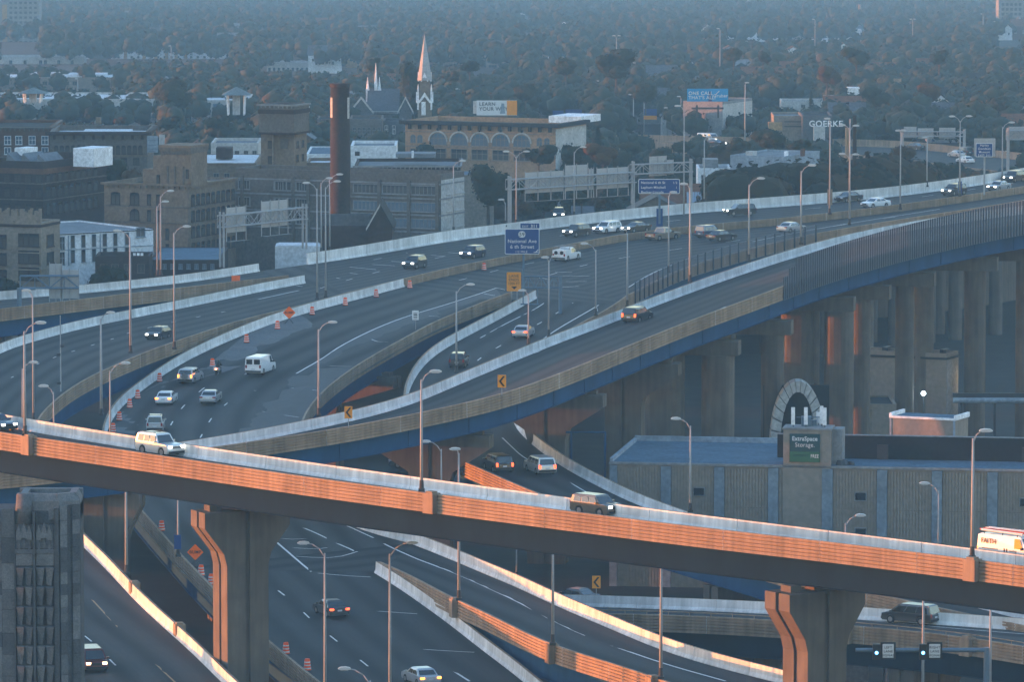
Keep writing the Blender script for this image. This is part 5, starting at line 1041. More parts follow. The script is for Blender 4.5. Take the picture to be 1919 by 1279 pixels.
for x in (126, 183): b.boxpx(x, x + 2, 443, 500, 'bluewall', -0.1, 0.02, 'downpipe')
b = Bld('dark_stone_building', 'low dark stone building with square windows below the white one', 'building', 178, 280, 280, 488, 797, 0, wall='darkbrick', depth=7, roof='roofdark'); b.win([194, 215, 239, 264], [504], 12, 15, frame='greybrick'); 
for x in (249, 256, 263): b.boxpx(x, x + 5, 475, 481, 'trimwhite', 0.4, 0.6, 'graffiti')
b = Bld('flat_roof_annex', 'long low annex with a pale blue flat roof and small windows', 'building', 281, 413, 413, 490, 805, 0, wall='darkbrick', roof='roofblue', depth=22, parapet=0.2); b.win(rng(308, 398, 7), [500], 6, 9, frame='pilaster', glass='winblue')
b = Bld('dark_brick_building', 'big dark red brick factory with saw tooth skylights on its roof', 'building', -40, 80, 172, 318, 885, 0.42, wall='darkbrick', depth=22, parapet=1.2)
b.win(rng(-10, 72, 5), [334, 362, 393], 11, 17, frame='darkbrick'); b.win(rng(88, 165, 9), [335, 362, 393], 5.5, 20, face='S', frame='darkbrick', mull=0); b.band(322, 10, 'redbrick', 0.15); b.band(345, 3, 'greybrick'); b.band(376, 2, 'greybrick')
for i in range(3):
    x0 = 2 + i * 30; mb = MB(); a, c = b.lx(x0 - 14), b.lx(x0 + 16); mb.prism([(a, 0), (c, 0), (a + 0.4, 2.0)], 3, 9, lambda u, v, w: (u, w, b.H + 0.2 + v)); mb.build('skylight', M_['roofgrey'], b.t, fix=True)
b.boxpx(103, 144, 281, 316, 'trimwhite', 6, 12, 'penthouse'); b.boxpx(-12, 9, 284, 298, 'trimwhite', 6, 10, 'penthouse')
b = Bld('brick_building', 'red brown brick building with white framed windows at the far left', 'building', -30, 95, 95, 245, 985, 0, wall='redbrick', depth=22, cornice=('greybrick', 0.35)); b.win([14, 35, 60, 84], [263], 11, 15, frame='trimwhite', glass='winblue'); b.win([14, 35, 60, 84], [283], 11, 12, frame='trimwhite', glass='winblue')
b = Bld('arcaded_building', 'brown building with a row of round arched windows under a dark cornice', 'building', 93, 276, 276, 258, 960, 0, wall='greybrick', depth=18, roof='roofpale', cornice=('darkbrick', 0.7), parapet=1.0); b.win(rng(105, 263, 16), [281], 6.5, 16, 1, frame='darkbrick', mull=0); b.band(292, 2, 'tanbrick'); b.win(rng(115, 255, 7), [303], 10, 12, frame='darkbrick'); b.boxpx(150, 240, 250, 255, 'roofpale', 5, 12, 'roof_curb'); b.boxpx(168, 177, 230, 241, 'tanbrick', 14, 16, 'chimney_stack')
t = thing('billboard', 'blue white billboard beside the arcaded building with a pale back to its right', 'billboard', atD(286, 287, 948)); k = S_(948); board(t, 0, 17 * k, 20 * k, 31 * k, 'bluewall', None, 0.05); mb = MB(); mb.box((17 * k, 1.2, 22 * k), (11 * k, 0.1, 24 * k)); mb.build('back_panel', M_['palewall'], t); mb = MB(); mb.box((5 * k, 0.6, 6 * k), (0.4, 0.4, 14 * k)); mb.build('post', M_['dark'], t); mb = MB()
for z_, w_ in ((24, 14), (15, 16), (8, 17), (4, 12)): mb.box((-1 * k, -0.05, z_ * k), (w_ * k, 0.02, 2 * k))
o = mb.build('lettering', M_['pilaster'], t); 
# tan brick building with stepped tower
b = Bld('tan_brick_building', 'large tan brick building whose stepped tower has a corbelled top', 'building', 190, 352, 432, 356, 855, 0.4, wall='tanbrick', maxd=34, cornice=('tanbrick', 0.4), parapet=0.8)
b.win([212, 249], [376], 15, 22, 2, frame='darkbrick'); b.win([249], [406], 15, 20, 1, frame='darkbrick'); b.win([295, 277], [377, 407], 6, 20, frame='darkbrick', mull=0); b.win([312], [441, 470], 5, 20, frame='darkbrick', mull=0); b.win([212, 230, 277], [440, 468], 8, 20, frame='darkbrick'); b.win(rng(360, 428, 9), [377, 407, 437, 468], 5, 20, 2, face='S', frame='darkbrick', mull=0); b.band(390, 2, 'greybrick'); b.band(420, 2, 'greybrick')
b.boxpx(300, 358, 284, 352, 'tanbrick', 0.02, 5.5, 'tower'); b.boxpx(265, 300.2, 319, 352, 'tanbrick', 0.05, 4.5, 'tower_shoulder'); b.boxpx(285, 300.3, 293, 320, 'tanbrick', 0.08, 4.0, 'tower_step')
for i in range(3): b.boxpx(299 - i * 0.7, 359 + i * 0.7, 284 - i * 3.5, 287.4 - i * 3.5, 'greybrick', -0.1 - i * 0.12, 5.7, 'corbel')
b.boxpx(298, 360, 272.5, 276.8, 'tanbrick', -0.4, 5.8, 'tower_cap')
for x in rng(302, 355, 12): b.boxpx(x, x + 2.4, 284, 290, 'greybrick', -0.16, 0.03, 'dentil')
b.win([295], [340], 4.5, 20, frame='darkbrick', mull=0); b.win([351], [326], 3.5, 16, frame='darkbrick', mull=0)
mb = MB(); 
for s, y in ((312, 310), (345, 310)): pass
b.boxpx(312, 315, 312, 352, 'greybrick', -0.12, 0.03, 'pilaster'); b.boxpx(342, 345, 312, 352, 'greybrick', -0.12, 0.03, 'pilaster'); b.boxpx(326, 329, 312, 352, 'greybrick', -0.12, 0.03, 'pilaster'); b.boxpx(300, 346, 350, 355, 'winblue', 9, 16, 'roof_light')
# grey industrial building and the lettered tower
b = Bld('industrial_building', 'wide grey industrial building with bands of big dark windows', 'building', 432, 826, 869, 338, 862, 0.42, wall='greybrick', maxd=26, parapet=0.9, roof='roofdark')
for y in (358, 390, 421): b.win([449, 520, 561], [y], 20, 15, frame='greywall', mull=4); b.win([528], [y], 40, 15, frame='greywall', mull=5); b.win([684, 739.5, 793.5], [y], 46, 15, frame='greywall', mull=6, glass='windark' if y == 358 else 'winblue'); b.win([843, 860], [y], 14, 15, face='S', frame='palewall', mull=3)
for x in (446, 545, 574, 710, 766, 820): b.boxpx(x - 3, x + 3, 340, 470, 'greybrick', -0.3, 0.02, 'pilaster')
for y in (346, 374, 405, 437): b.band(y, 3, 'greywall', 0.14)
mb = MB(); mb.box((0.02, b.dep / 2, b.H / 2), (0.06, b.dep - 0.1, b.H)); mb.build('side_wall', M_['palewall'], b.t)
b = Bld('roof_workshop', 'dark brick workshop with a long curved parapet behind the chimney', 'building', 664, 862, 862, 318, 905, 0, wall='darkbrick', roof='roofgrey', depth=18, cornice=('greywall', 0.3)); b.win(rng(722, 795, 12), [325], 3.5, 6, frame='greywall', mull=0); b.boxpx(676, 712, 314, 336, 'redbrick', -1.5, 0.0, 'stair_hut'); b.boxpx(740, 815, 293, 300, 'roofgrey', 6, 12, 'roof_ridge'); b.boxpx(770, 774, 287, 300, 'trimwhite', 5, 6, 'vent_pipe')
b = Bld('lettered_tower', 'tan brick tower with an overhanging lettered tank house on top', 'tower', 488, 551, 573, 333, 905, 0.35, wall='tanbrick', maxd=8, parapet=0.1, zt=atD(551, 254, 905).z)
b.yt = 254; b.win([507], [272, 301, 328], 9, 13, frame='darkbrick', mull=0); b.win([557, 566], [272, 298, 326], 3, 12, face='S', frame='darkbrick', mull=0); b.boxpx(526, 540, 260, 279, 'greybrick', -0.15, 0.02, 'panel')
c = Bld('x', 'x', 'x', 484.5, 551, 577, 199, 903, 0.35, wall='greybrick', maxd=9, parapet=0.2, base=atD(551, 252, 903).z, cornice=('greywall', 0.3)); c.band(210, 8, 'darkbrick', 0.2, 'corbel_band'); c.band(251, 4, 'darkbrick', 0.15, 'base_band')
for ch in list(c.t.children): ch.parent = b.t; ch.location = b.t.matrix_basis.inverted() @ (c.t.matrix_basis @ ch.location); ch.rotation_euler = (0, 0, 0); ch.name = 'tank_house_' + ch.name.split('.')[0]
bpy.data.objects.remove(c.t)
e = thing('x', 'x', 'x'); tl = text(b.t, 'PRINCES', 0, 0, 1.1, M_['trimwhite'], bold=0.03); tl.location = (0.3, 2.2, b.H + 3.3); tl.rotation_euler = (math.pi / 2, 0, math.pi / 2); tl2 = text(b.t, 'COURT', 0, 0, 1.1, M_['trimwhite'], bold=0.03); tl2.location = (0.3, 2.2, b.H + 1.7); tl2.rotation_euler = (math.pi / 2, 0, math.pi / 2); bpy.data.objects.remove(e)
tl.location.x = 0.55; tl2.location.x = 0.55
mb = MB(); mb.tube((b.lx(513), -0.5, 0), (b.lx(513), -0.5, b.H + 3.6), 0.12, n=6); mb.build('downpipe', M_['tanwall'], b.t)
# chimney
D = 842; p = atD(638.5, 640, D); k = S_(D); t = thing('brick_chimney', 'tall dark round brick chimney with an orange lit edge and white panels', 'chimney', (p.x, p.y, 0)); zt = atD(638, 158, D).z
mb = MB(); mb.tube((0, 0, 0), (0, 0, zt), 20.5 * k, 18 * k, 28); mb.build('shaft', mat('chimney_brick', (0.024, 0.016, 0.014), 0.9, 0.35, 0.8, fine=3), t, True); mb = MB(); mb.tube((0, 0, zt - 0.4), (0, 0, zt + 0.15), 19 * k, 19 * k, 28); mb.build('rim', M_['darkbrick'], t)
for a0, a1, z0, z1 in ((198, 222, zt - 62 * k, zt - 24 * k), (318, 342, zt - 64 * k, zt - 24 * k)):
    mb = MB(); rr = 18.75 * k
    for i in range(5): a, c = math.radians(a0 + (a1 - a0) * i / 5), math.radians(a0 + (a1 - a0) * (i + 1) / 5); mb.quad((rr * math.cos(a), rr * math.sin(a), z0), (rr * math.cos(c), rr * math.sin(c), z0), (rr * math.cos(c), rr * math.sin(c), z1), (rr * math.cos(a), rr * math.sin(a), z1))
    mb.build('banner', M_['palewall'], t)
# dark gabled house in front
def gable(name, label, cat, x0, x1, ye, yr, D, depth, wall, roof, base=0.0, trim='trimwhite', axis='y', group=None, win=0):
    D = far_of(D); base = base + zg(D); k = S_(D); p = atD((x0 + x1) / 2, ye, D); t = thing(name, label, cat, (p.x, p.y, base), 0, group); w = (x1 - x0) * k; h = p.z - base; r = (ye - yr) * k
    mb = MB(); mb.box((0, depth / 2, h / 2), (w, depth, h))
    mb2 = MB(); e = 0.35
    if axis == 'y':
        mb.add([(-w / 2, 0, h), (w / 2, 0, h), (0, 0, h + r)], [(0, 1, 2)]); mb.add([(-w / 2, depth, h), (w / 2, depth, h), (0, depth, h + r)], [(2, 1, 0)])
        for s in (-1, 1): mb2.prism([(s * (w / 2 + e), h - e * 2 * r / w), (0, h + r), (0, h + r + 0.18), (s * (w / 2 + e), h - e * 2 * r / w + 0.18)][::s], -e, depth + e)
    else:
        q = depth / 2; mb.add([(-w / 2, 0, h), (-w / 2, depth, h), (-w / 2, q, h + r)], [(0, 2, 1)]); mb.add([(w / 2, 0, h), (w / 2, depth, h), (w / 2, q, h + r)], [(0, 1, 2)])
        for s in (-1, 1): mb2.prism([(q + s * (q + e), h - e * r / q), (q, h + r), (q, h + r + 0.18), (q + s * (q + e), h - e * r / q + 0.18)], -w / 2 - e, w / 2 + e, lambda u, v, ww: (ww, u, v))
    mb.build('wall', M_[wall], t, fix=True); mb2.build('roof', M_[roof], t, fix=True)
    for i in range(win): m1, m2 = window_meshes(0.8, 1.2, 0, 'trimwhite', 'windark', 2); o = link('window', m1, t, ((i + 0.5) * w / win - w / 2, 0, h * 0.55)); link('pane', m2, o)
    return t, w, h, r
t, w, h, r = gable('gabled_house', 'dark gabled brick house with a pale roof edge right of the chimney', 'house', 690, 735, 425, 385, 815, 14, 'darkbrick', 'roofdark'); mb = MB(); mb.prism([(-w / 2 - 0.3, h - 0.2), (0, h + r + 0.3), (0, h + r - 0.1), (-w / 2 - 0.3, h - 0.6)], -0.5, -0.38); mb.build('roof_edge', M_['palewall'], t, fix=True); mb = MB(); mb.box((-w / 2 - 3, 6, h * 0.5), (7, 9, h)); mb.build('wing', M_['darkbrick'], t); mb = MB(); mb.prism([(-w / 2 - 6.5, h), (-w / 2 + 0.3, h), (-w / 2 + 0.3, h + r * 0.6), (-w / 2 - 6.5, h + r * 0.55)], 1.5, 1.8); mb.build('wing_roof', M_['slate'], t, fix=True)
b = Bld('long_low_building', 'long cream low building with square windows left of the lettered tower', 'building', 395, 484, 484, 275, 955, 0, wall='palewall', roof='roofgrey', depth=14); b.win([426, 444, 461, 477], [288], 7, 10, frame='greywall')
b = Bld('flat_building', 'tan flat roofed building with rooftop boxes below the long cream one', 'building', 358, 480, 480, 308, 925, 0, wall='tanbrick', roof='roofpale', depth=22, parapet=0.2); b.win([405, 425], [330], 9, 9, frame='greywall'); b.boxpx(400, 430, 283, 304, 'darkbrick', 8, 12, 'dormer')
b = Bld('flat_building', 'pale low building between the lettered tower and the chimney', 'building', 574, 640, 640, 292, 960, 0, wall='whitewall', roof='roofblue', depth=20, parapet=0.3); b = Bld('brick_wing', 'tan brick wing with small windows between tower and chimney', 'building', 574, 632, 632, 312, 915, 0, wall='tanbrick', roof='roofpale', depth=12); b.win([581, 588, 595, 603, 610, 617], [326], 3.5, 11, frame='darkbrick', mull=0)
b = Bld('flat_building', 'white low building right of the chimney with a dark doorway', 'building', 657, 742, 742, 280, 960, 0, wall='whitewall', roof='roofgrey', depth=14); b.boxpx(665, 674, 284, 292, 'darkbrick', -0.05, 0.1, 'doorway')
b = Bld('quonset_shed', 'pale curved metal shed beside the freeway wall', 'shed', 515, 600, 600, 462, 812, 0, wall='roofpale', roof='roofpale', depth=6, parapet=0.0)
# arched brick hall
b = Bld('arched_brick_hall', 'orange brick hall with five large arched windows and a pale side wing', 'building', 757, 1041, 1100, 242, 1095, 0.4, wall='orangebrick', maxd=46, parapet=1.0, roof='roofdark', cornice=('roofdark', 0.9))
b.win([819.5, 859.5, 898.5, 938, 978], [266], 31, 22, 1, frame='tanwall', glass='winblue', mull=4); b.win([772, 785, 1011, 1025], [267], 9, 15, 1, frame='tanwall', glass='winblue'); b.win([819.5, 859.5, 898.5, 938, 978], [294], 29, 18, frame='tanwall', glass='windark', mull=3); b.win([772, 785, 1011, 1025], [292], 9, 11, frame='tanwall'); b.win(rng(1046, 1096, 11), [266], 2.8, 16, face='S', frame='palewall', mull=0); b.win(rng(1046, 1096, 11), [292], 2.8, 16, face='S', frame='palewall', mull=0); b.band(253, 1.6, 'tanwall', 0.12, face='F'); b.band(281, 1.6, 'tanwall', 0.12, face='F')
mb = MB(); mb.box((0.03, b.dep / 2, b.H / 2), (0.08, b.dep - 0.1, b.H)); mb.build('side_wall', M_['palewall'], b.t)
for x in (819.5, 859.5, 898.5, 938, 978):
    mb = MB(); mb.tube((b.lx(x), -0.12, b.z(248)), (b.lx(x), 0.05, b.z(248)), 4.2 * b.k, n=14); o = mb.build('medallion', M_['tanwall'], b.t); mb = MB(); mb.tube((b.lx(x), -0.15, b.z(248)), (b.lx(x), -0.05, b.z(248)), 2.6 * b.k, n=12); mb.build('medallion_core', M_['windark'], o)
    mb = MB(); R0, R1 = 17.5 * b.k, 20 * b.k; zc = b.z(277) + 11 * b.k - 15.5 * b.k + 6 * b.k
    for i in range(14):
        a, c = math.pi * i / 14, math.pi * (i + 1) / 14; zz = b.z(266) + 11 * b.k - 15.5 * b.k
        mb.add([(b.lx(x) + R * math.cos(q), y, zz + R * math.sin(q)) for y in (-0.22, 0.02) for q in (a, c) for R in (R0, R1)], [(0, 1, 3, 2), (1, 5, 7, 3), (0, 2, 6, 4)])
    mb.build('arch_moulding', M_['palewall'], b.t, fix=True)
b.boxpx(975, 1036, 226, 239, 'trimwhite', 14, 24, 'roof_house')
# church
t, w, h, r = gable('church', 'stone church with a grey roof, pale gable trims and small turrets', 'church', 690, 745, 210, 172, 1290, 22, 'stone', 'slate', axis='x'); k = S_(1290)
for xc, wd in ((677, 40), (762, 24)):
    mb = MB(); u = (xc - 717.5) * k; ww = wd * k; mb.box((u, -1, h / 2), (ww, 8, h)); hh = 26 * k; mb.add([(u - ww / 2, -5, h), (u + ww / 2, -5, h), (u, -5, h + hh)], [(0, 1, 2)]); mb.build('transept', M_['stone'], t); mb = MB()
    for s in (-1, 1): mb.prism([(u + s * (ww / 2 + 0.3), h - 0.3), (u, h + hh), (u, h + hh + 0.35), (u + s * (ww / 2 + 0.3), h + 0.1)], -5.3, 3)
    mb.build('transept_roof', M_['slate'], t, fix=True); mb = MB()
    for s in (-1, 1): mb.prism([(u + s * (ww / 2 + 0.4), h - 0.2), (u, h + hh + 0.2), (u, h + hh + 0.8), (u + s * (ww / 2 + 0.4), h + 0.5)], -5.6, -5.3)
    mb.build('gable_trim', M_['palewall'], t, fix=True)
    for dx in (-4, 4): m1, m2 = window_meshes(1.0, 4.0, 1, 'palewall', 'winblue', 2); o = link('window', m1, t, (u + dx * k, -5.02, h * 0.45)); link('pane', m2, o)
mb = MB(); mb.box((-0.0, -0.1, h), (w + 1.0, 0.5, 0.5)); mb.build('gutter', M_['palewall'], t)
for xc, y0, y1 in ((702, 120, 160), (686, 147, 172), (709, 147, 172)): mb = MB(); u = (xc - 717.5) * k; zb = h + (210 - 172) * k; z1_ = h + (210 - y0) * k; zm = h + (210 - y1) * k; mb.box((u, 11, (h + zm) / 2), (7 * k if xc != 702 else 6 * k, 2, zm - h + 0.5)); mb.tube((u, 11, zm), (u, 11, z1_), 3.2 * k, 0.05, 6); mb.build('turret', M_['trimwhite'], t)
D = 1285; k = S_(D); p = atD(796, 240, D); t = thing('church_steeple', 'slender church steeple with a tall pale spire and white pointed gables', 'steeple', (p.x, p.y, 0)); z = lambda y: atD(796, y, D).z
mb = MB(); mb.box((0, 0, z(190) / 2), (26 * k, 26 * k, z(190))); mb.box((0, 0, (z(190) + z(150)) / 2), (19 * k, 19 * k, z(150) - z(190))); mb.build('shaft', M_['tanbrick'], t)
mb = MB(); a0 = mb.add([(15 * k * math.cos(math.pi / 4 * i + 0.39), 15 * k * math.sin(math.pi / 4 * i + 0.39), z(150)) for i in range(8)] + [(0, 0, z(63))], [(i, (i + 1) % 8, 8) for i in range(8)]); mb.build('spire', mat('spire_copper', (0.33, 0.33, 0.33), 0.7, 0.2, 0.8), t)
for i in range(4):
    a = math.pi / 2 * i; ca, sa = math.cos(a), math.sin(a); mb = MB()
    for rr, z0, z1_, ww in ((13.6 * k, z(192), z(172), 13 * k), (10.5 * k, z(152), z(135), 7 * k)):
        mb.prism([(-ww, z0), (ww, z0), (ww * 0.75, z0), (0, z1_ - 0.6), (-ww * 0.75, z0), (-ww, z0), (0, z1_)][0:0] or [(-ww, z0), (-ww * 0.72, z0), (0, z1_ - 1.0), (ww * 0.72, z0), (ww, z0), (0, z1_)], rr, rr + 0.3, lambda u, v, w_: (u * ca - w_ * -sa, u * sa + -w_ * ca, v))
    mb.build('gable_trim', M_['trimwhite'], t, fix=True)
    mb = MB(); ca2, sa2 = math.cos(a + math.pi / 4), math.sin(a + math.pi / 4); mb.box((14 * k * 1.25 * ca2, 14 * k * 1.25 * sa2, (z(205) + z(168)) / 2), (3 * k, 3 * k, z(168) - z(205))); mb.tube((14 * k * 1.25 * ca2, 14 * k * 1.25 * sa2, z(168)), (14 * k * 1.25 * ca2, 14 * k * 1.25 * sa2, z(158)), 1.8 * k, 0.05, 6); mb.build('pinnacle', M_['trimwhite'], t)
mb = MB(); mb.box((-2 * k, -13.4 * k, (z(190) + z(215)) / 2), (8 * k, 0.3, z(190) - z(215))); mb.build('louvre', M_['trimwhite'], t)
b = Bld('stone_hall', 'grey stone hall with tall windows left of the church', 'building', 655, 716, 716, 228, 1225, 0, wall='greybrick', roof='roofdark', depth=14); b.win(rng(664, 710, 6), [245, 262], 5, 11, frame='greywall'); b = Bld('stone_hall', 'blue grey hall with white windows below the church gable', 'building', 718, 755, 755, 232, 1235, 0, wall='slate', roof='slate', depth=10); b.win([724, 738], [243], 5, 15, frame='trimwhite', glass='windark')
b = Bld('stone_house', 'grey stone house wall right of the lettered tower', 'building', 594, 622, 622, 228, 1220, 0, wall='greybrick', roof='roofdark', depth=12); b.win([602, 612], [242, 256], 4, 8, frame='greywall')
# billboards
t = thing('billboard', 'white billboard reading LEARN YOUR WAY with a portrait and orange end', 'billboard', atD(931, 242, 1180)); k = S_(1180); zc = 40 * k; board(t, 0, zc, 76 * k, 28 * k, 'signwhite', None, 0.05); board(t, 28.5 * k, zc, 19 * k, 27 * k, 'signyellow', None, 0.05, 'orange_panel', -0.06)
text(t, 'LEARN', -33 * k, zc + 4 * k, 0.75, M_['dark'], align='LEFT', bold=0.02); text(t, 'YOUR WAY', -33 * k, zc - 5 * k, 0.75, M_['dark'], align='LEFT', bold=0.02); mb = MB(); mb.prism([(6 * k, zc - 11 * k), (16 * k, zc - 11 * k), (15 * k, zc - 3 * k), (14 * k, zc + 8 * k), (9 * k, zc + 9 * k), (7.5 * k, zc)], -0.07, -0.04); mb.build('portrait', M_['bluewall'], t, fix=True)
mb = MB(); mb.box((0, 0.3, 13 * k), (0.5, 0.5, 26 * k)); mb.build('post', M_['dark'], t); mb = MB(); mb.box((-41 * k, 0.2, zc + 1 * k), (7 * k, 0.1, 24 * k)); mb.build('back_panel', M_['palewall'], t); mb = MB(); mb.box((0, -0.4, zc - 16 * k), (84 * k, 0.9, 0.12)); mb.build('catwalk', M_['dark'], t)
M_['adblue'] = mat('advert_blue', (0.02, 0.26, 0.50), 0.5, 0.1, 0.5)
t = thing('billboard', 'bright blue billboard reading ONE CALL THATS ALL above the pale warehouse', 'billboard', atD(1326, 215, 1235)); k = S_(1235); zc = 37 * k; board(t, 0, zc, 77 * k, 24 * k, 'adblue', None, 0.05); text(t, 'ONE CALL', -36 * k, zc + 0.5 * k, 0.75, M_['signwhite'], align='LEFT', bold=0.03); text(t, "THAT'S ALL!", -36 * k, zc - 7.5 * k, 0.72, M_['signwhite'], align='LEFT', bold=0.03); text(t, 'Gruber', 24 * k, zc - 4 * k, 0.7, M_['signwhite'], bold=0.02); mb = MB(); mb.tube((14 * k, -0.1, zc), (22 * k, -0.1, zc + 8 * k), 0.09, n=5); mb.build('logo', M_['signwhite'], t); mb = MB(); mb.prism([(1 * k, zc - 12 * k), (8 * k, zc - 12 * k), (7 * k, zc - 2 * k), (6 * k, zc + 7 * k), (3 * k, zc + 7 * k)], -0.06, -0.04); mb.build('portrait', M_['signblue'], t, fix=True); mb = MB(); mb.box((0, 0.3, 12 * k), (60 * k, 0.4, 0.4)); mb.box((-20 * k, 0.3, 6 * k), (0.4, 0.4, 24 * k)); mb.box((20 * k, 0.3, 6 * k), (0.4, 0.4, 24 * k)); mb.build('frame', M_['dark'], t)
b = Bld('pale_warehouse', 'pale warehouse with small high windows below the blue billboard', 'building', 1281, 1354, 1415, 196, 1260, 0.42, wall='greywall', maxd=40, roof='roofdark'); b.win(rng(1362, 1408, 8), [207], 3, 6, face='S', frame='palewall', mull=0); mb = MB(); mb.box((0.03, b.dep / 2, b.H / 2), (0.08, b.dep - 0.1, b.H)); mb.build('side_wall', M_['palewall'], b.t)
b = Bld('blue_grey_warehouse', 'blue grey metal warehouse with rooftop vents beside the freeway trees', 'building', 1370, 1470, 1545, 298, 960, 0.42, wall='bluewall', roof='roofgrey', maxd=22, parapet=0.4); b.win([1440, 1460], [325], 8, 8, frame='pilaster'); b.boxpx(1457, 1461, 286, 297, 'trimwhite', 3, 4, 'roof_vent'); b.boxpx(1479, 1484, 282, 296, 'redbrick', 5, 6, 'roof_vent'); b.boxpx(1386, 1399, 288, 297, 'palewall', 3, 5, 'roof_unit')
b = Bld('white_building', 'low white building left of the blue grey warehouse', 'building', 1308, 1370, 1370, 322, 965, 0, wall='whitewall', roof='roofgrey', depth=10); b.win([1318, 1331], [332], 7, 7, frame='greywall'); b.boxpx(1320, 1348, 303, 320, 'greywall', 6, 10, 'rear_block')
b = Bld('white_building', 'low white building with a large window right under the warehouse', 'building', 1400, 1470, 1470, 345, 930, 0, wall='whitewall', roof='roofpale', depth=9, parapet=0.2); b.win([1420, 1452], [352], 8, 8, frame='greywall')
b = Bld('dark_store', 'dark store building with big white GOERKE lettering', 'building', 1504, 1560, 1560, 222, 1240, 0, wall='slate', roof='roofdark', depth=16); text(b.t, 'GOERKE', b.lx(1516), b.z(237), 1.3, M_['trimwhite'], -0.1, align='LEFT', bold=0.03); b.boxpx(1524, 1545, 236, 262, 'palewall', -3, -0.2, 'trailer')
b = Bld('tan_store', 'tan low store with dark window strips left of the lettered store', 'building', 1450, 1504, 1504, 222, 1245, 0, wall='tanwall', roof='roofgrey', depth=14); b.win([1486], [228, 237], 32, 2.5, frame='tanwall', mull=0); b.boxpx(1440, 1466, 229, 244, 'ochre', -0.3, 2, 'painted_sunlit_wing')  # the wing's sunlight is put into its ochre colour
t, w, h, r = gable('red_roof_building', 'long building with a red tiled roof and glazed slope beyond the far wall', 'building', 1205, 1378, 398, 352, 905, 15, 'orangebrick', 'rooftile', axis='x'); mb = MB()
for i in range(16): x = w * (-0.02 + i * 0.03); mb.prism([(1.6, h + 0.85), (5.2, h + 2.75), (5.2, h + 2.85), (1.6, h + 0.95)], x, x + w * 0.026, lambda u, v, ww: (ww, u - 0.55, v - 0.0))
mb.build('glazed_slope', M_['winpale'], t, fix=True)
t, w, h, r = gable('shingle_roof_house', 'brown shingled roof peak just above the far wall left of the red roof', 'house', 1180, 1280, 397, 370, 893, 9, 'tanbrick', 'greybrick')
t, w, h, r = gable('small_house', 'pale gabled house front at the left end beyond the far wall', 'house', 1075, 1110, 404, 392, 900, 8, 'palewall', 'slate', axis='x')
b = Bld('tan_building', 'tan low building beside trees right of the industrial block', 'building', 862, 925, 925, 330, 985, 0, wall='tanwall', roof='roofblue', depth=10, parapet=0.2); b.win([905], [338], 20, 4, frame='palewall', mull=4)
# far rows ------------------------------------------------------------
b = Bld('parking_garage', 'long pale parking garage with dark slots at the left', 'parking garage', -40, 290, 290, 190, 1330, 0, wall='palewall', roof='roofpale', depth=30)
for y in (210, 227): b.win([-5, 30, 60, 95, 126, 160, 195, 228, 265], [y], 28, 3.6, frame='palewall', mull=0)
for x in (48, 79, 112, 144, 176, 240): b.boxpx(x - 3, x + 3, 191, 250, 'palewall', -0.5, 0.05, 'pilaster')
b = Bld('parking_garage', 'pale parking ramp with small windows below the right pavilion roof', 'parking garage', 358, 465, 465, 192, 1325, 0, wall='palewall', roof='roofpale', depth=26); b.win([370, 381, 392, 432, 443], [207], 7, 3, frame='palewall', mull=0); b.win([408], [203], 16, 16, frame='bluewall', glass='winblue', mull=3)
for xc, yr, ye, yb, lab in ((62, 164, 174, 192, 'green hipped roof pavilion on posts above the left parking garage'), (443, 162, 177, 215, 'green hipped roof pavilion on posts beside the dark trees')):
    D = 1322; k = S_(D); p = atD(xc, yb, D); t = thing('pavilion', lab, 'pavilion', p); hw = 27 * k; z1_ = (yb - ye) * k; z2 = (yb - yr) * k; mb = MB(); mb.add([(-hw, -hw, z1_), (hw, -hw, z1_), (hw, hw, z1_), (-hw, hw, z1_), (0, 0, z2)], [(0, 1, 4), (1, 2, 4), (2, 3, 4), (3, 0, 4), (3, 2, 1, 0)]); mb.build('roof', M_['greenroof'], t)
    for sx in (-1, 1):
        for sy in (-1, 1): mb = MB(); mb.tube((sx * hw * 0.55, sy * hw * 0.55, 0), (sx * hw * 0.6, sy * hw * 0.6, z1_), 0.22, n=6); mb.build('post', M_['trimwhite'], t); 
    mb = MB(); mb.box((0, 0, z1_ * 0.5), (hw * 0.5, hw * 0.5, z1_)); mb.build('core', M_['palewall'], t)
b = Bld('apartment_block', 'long white flats with ochre panels in the haze', 'apartment block', 160, 420, 420, 89, 1690, 0, wall='whitewall', roof='roofpale', depth=16); b.win(rng(222, 408, 16), [97, 107, 117], 4, 4, frame='palewall', mull=0)
for x in (235, 270, 292, 312, 330, 348): b.boxpx(x - 3, x + 3, 92, 124, 'ochre', -0.2, 0.02, 'panel')
b.boxpx(168, 208, 90, 124, 'slate', -0.3, 0.02, 'panel')
b = Bld('row_houses', 'row of pale town houses with dark joints at the left in the haze', 'row houses', -30, 158, 158, 108, 1660, 0, wall='palewall', roof='roofpale', depth=12); b.win([20, 47, 76, 85, 110, 135], [122], 5, 18, frame='greywall'); b = Bld('row_houses', 'white upper terrace behind the row of town houses', 'row houses', 100, 160, 160, 98, 1700, 0, wall='whitewall', roof='roofpale', depth=10)
b = Bld('market_hall', 'low market hall with white roof lights and one ochre bay', 'building', -30, 235, 235, 146, 1480, 0, wall='tanwall', roof='roofpale', depth=20, parapet=0.2); b.boxpx(53, 106, 139, 146, 'roofpale', 4, 14, 'roof_light'); b.boxpx(125, 196, 140, 150, 'roofpale', 2, 14, 'roof_light'); b.boxpx(96, 112, 149, 164, 'ochre', -0.2, 0.05, 'bay'); b.win([12, 35, 62, 84, 125, 140], [156], 8, 7, frame='tanwall')
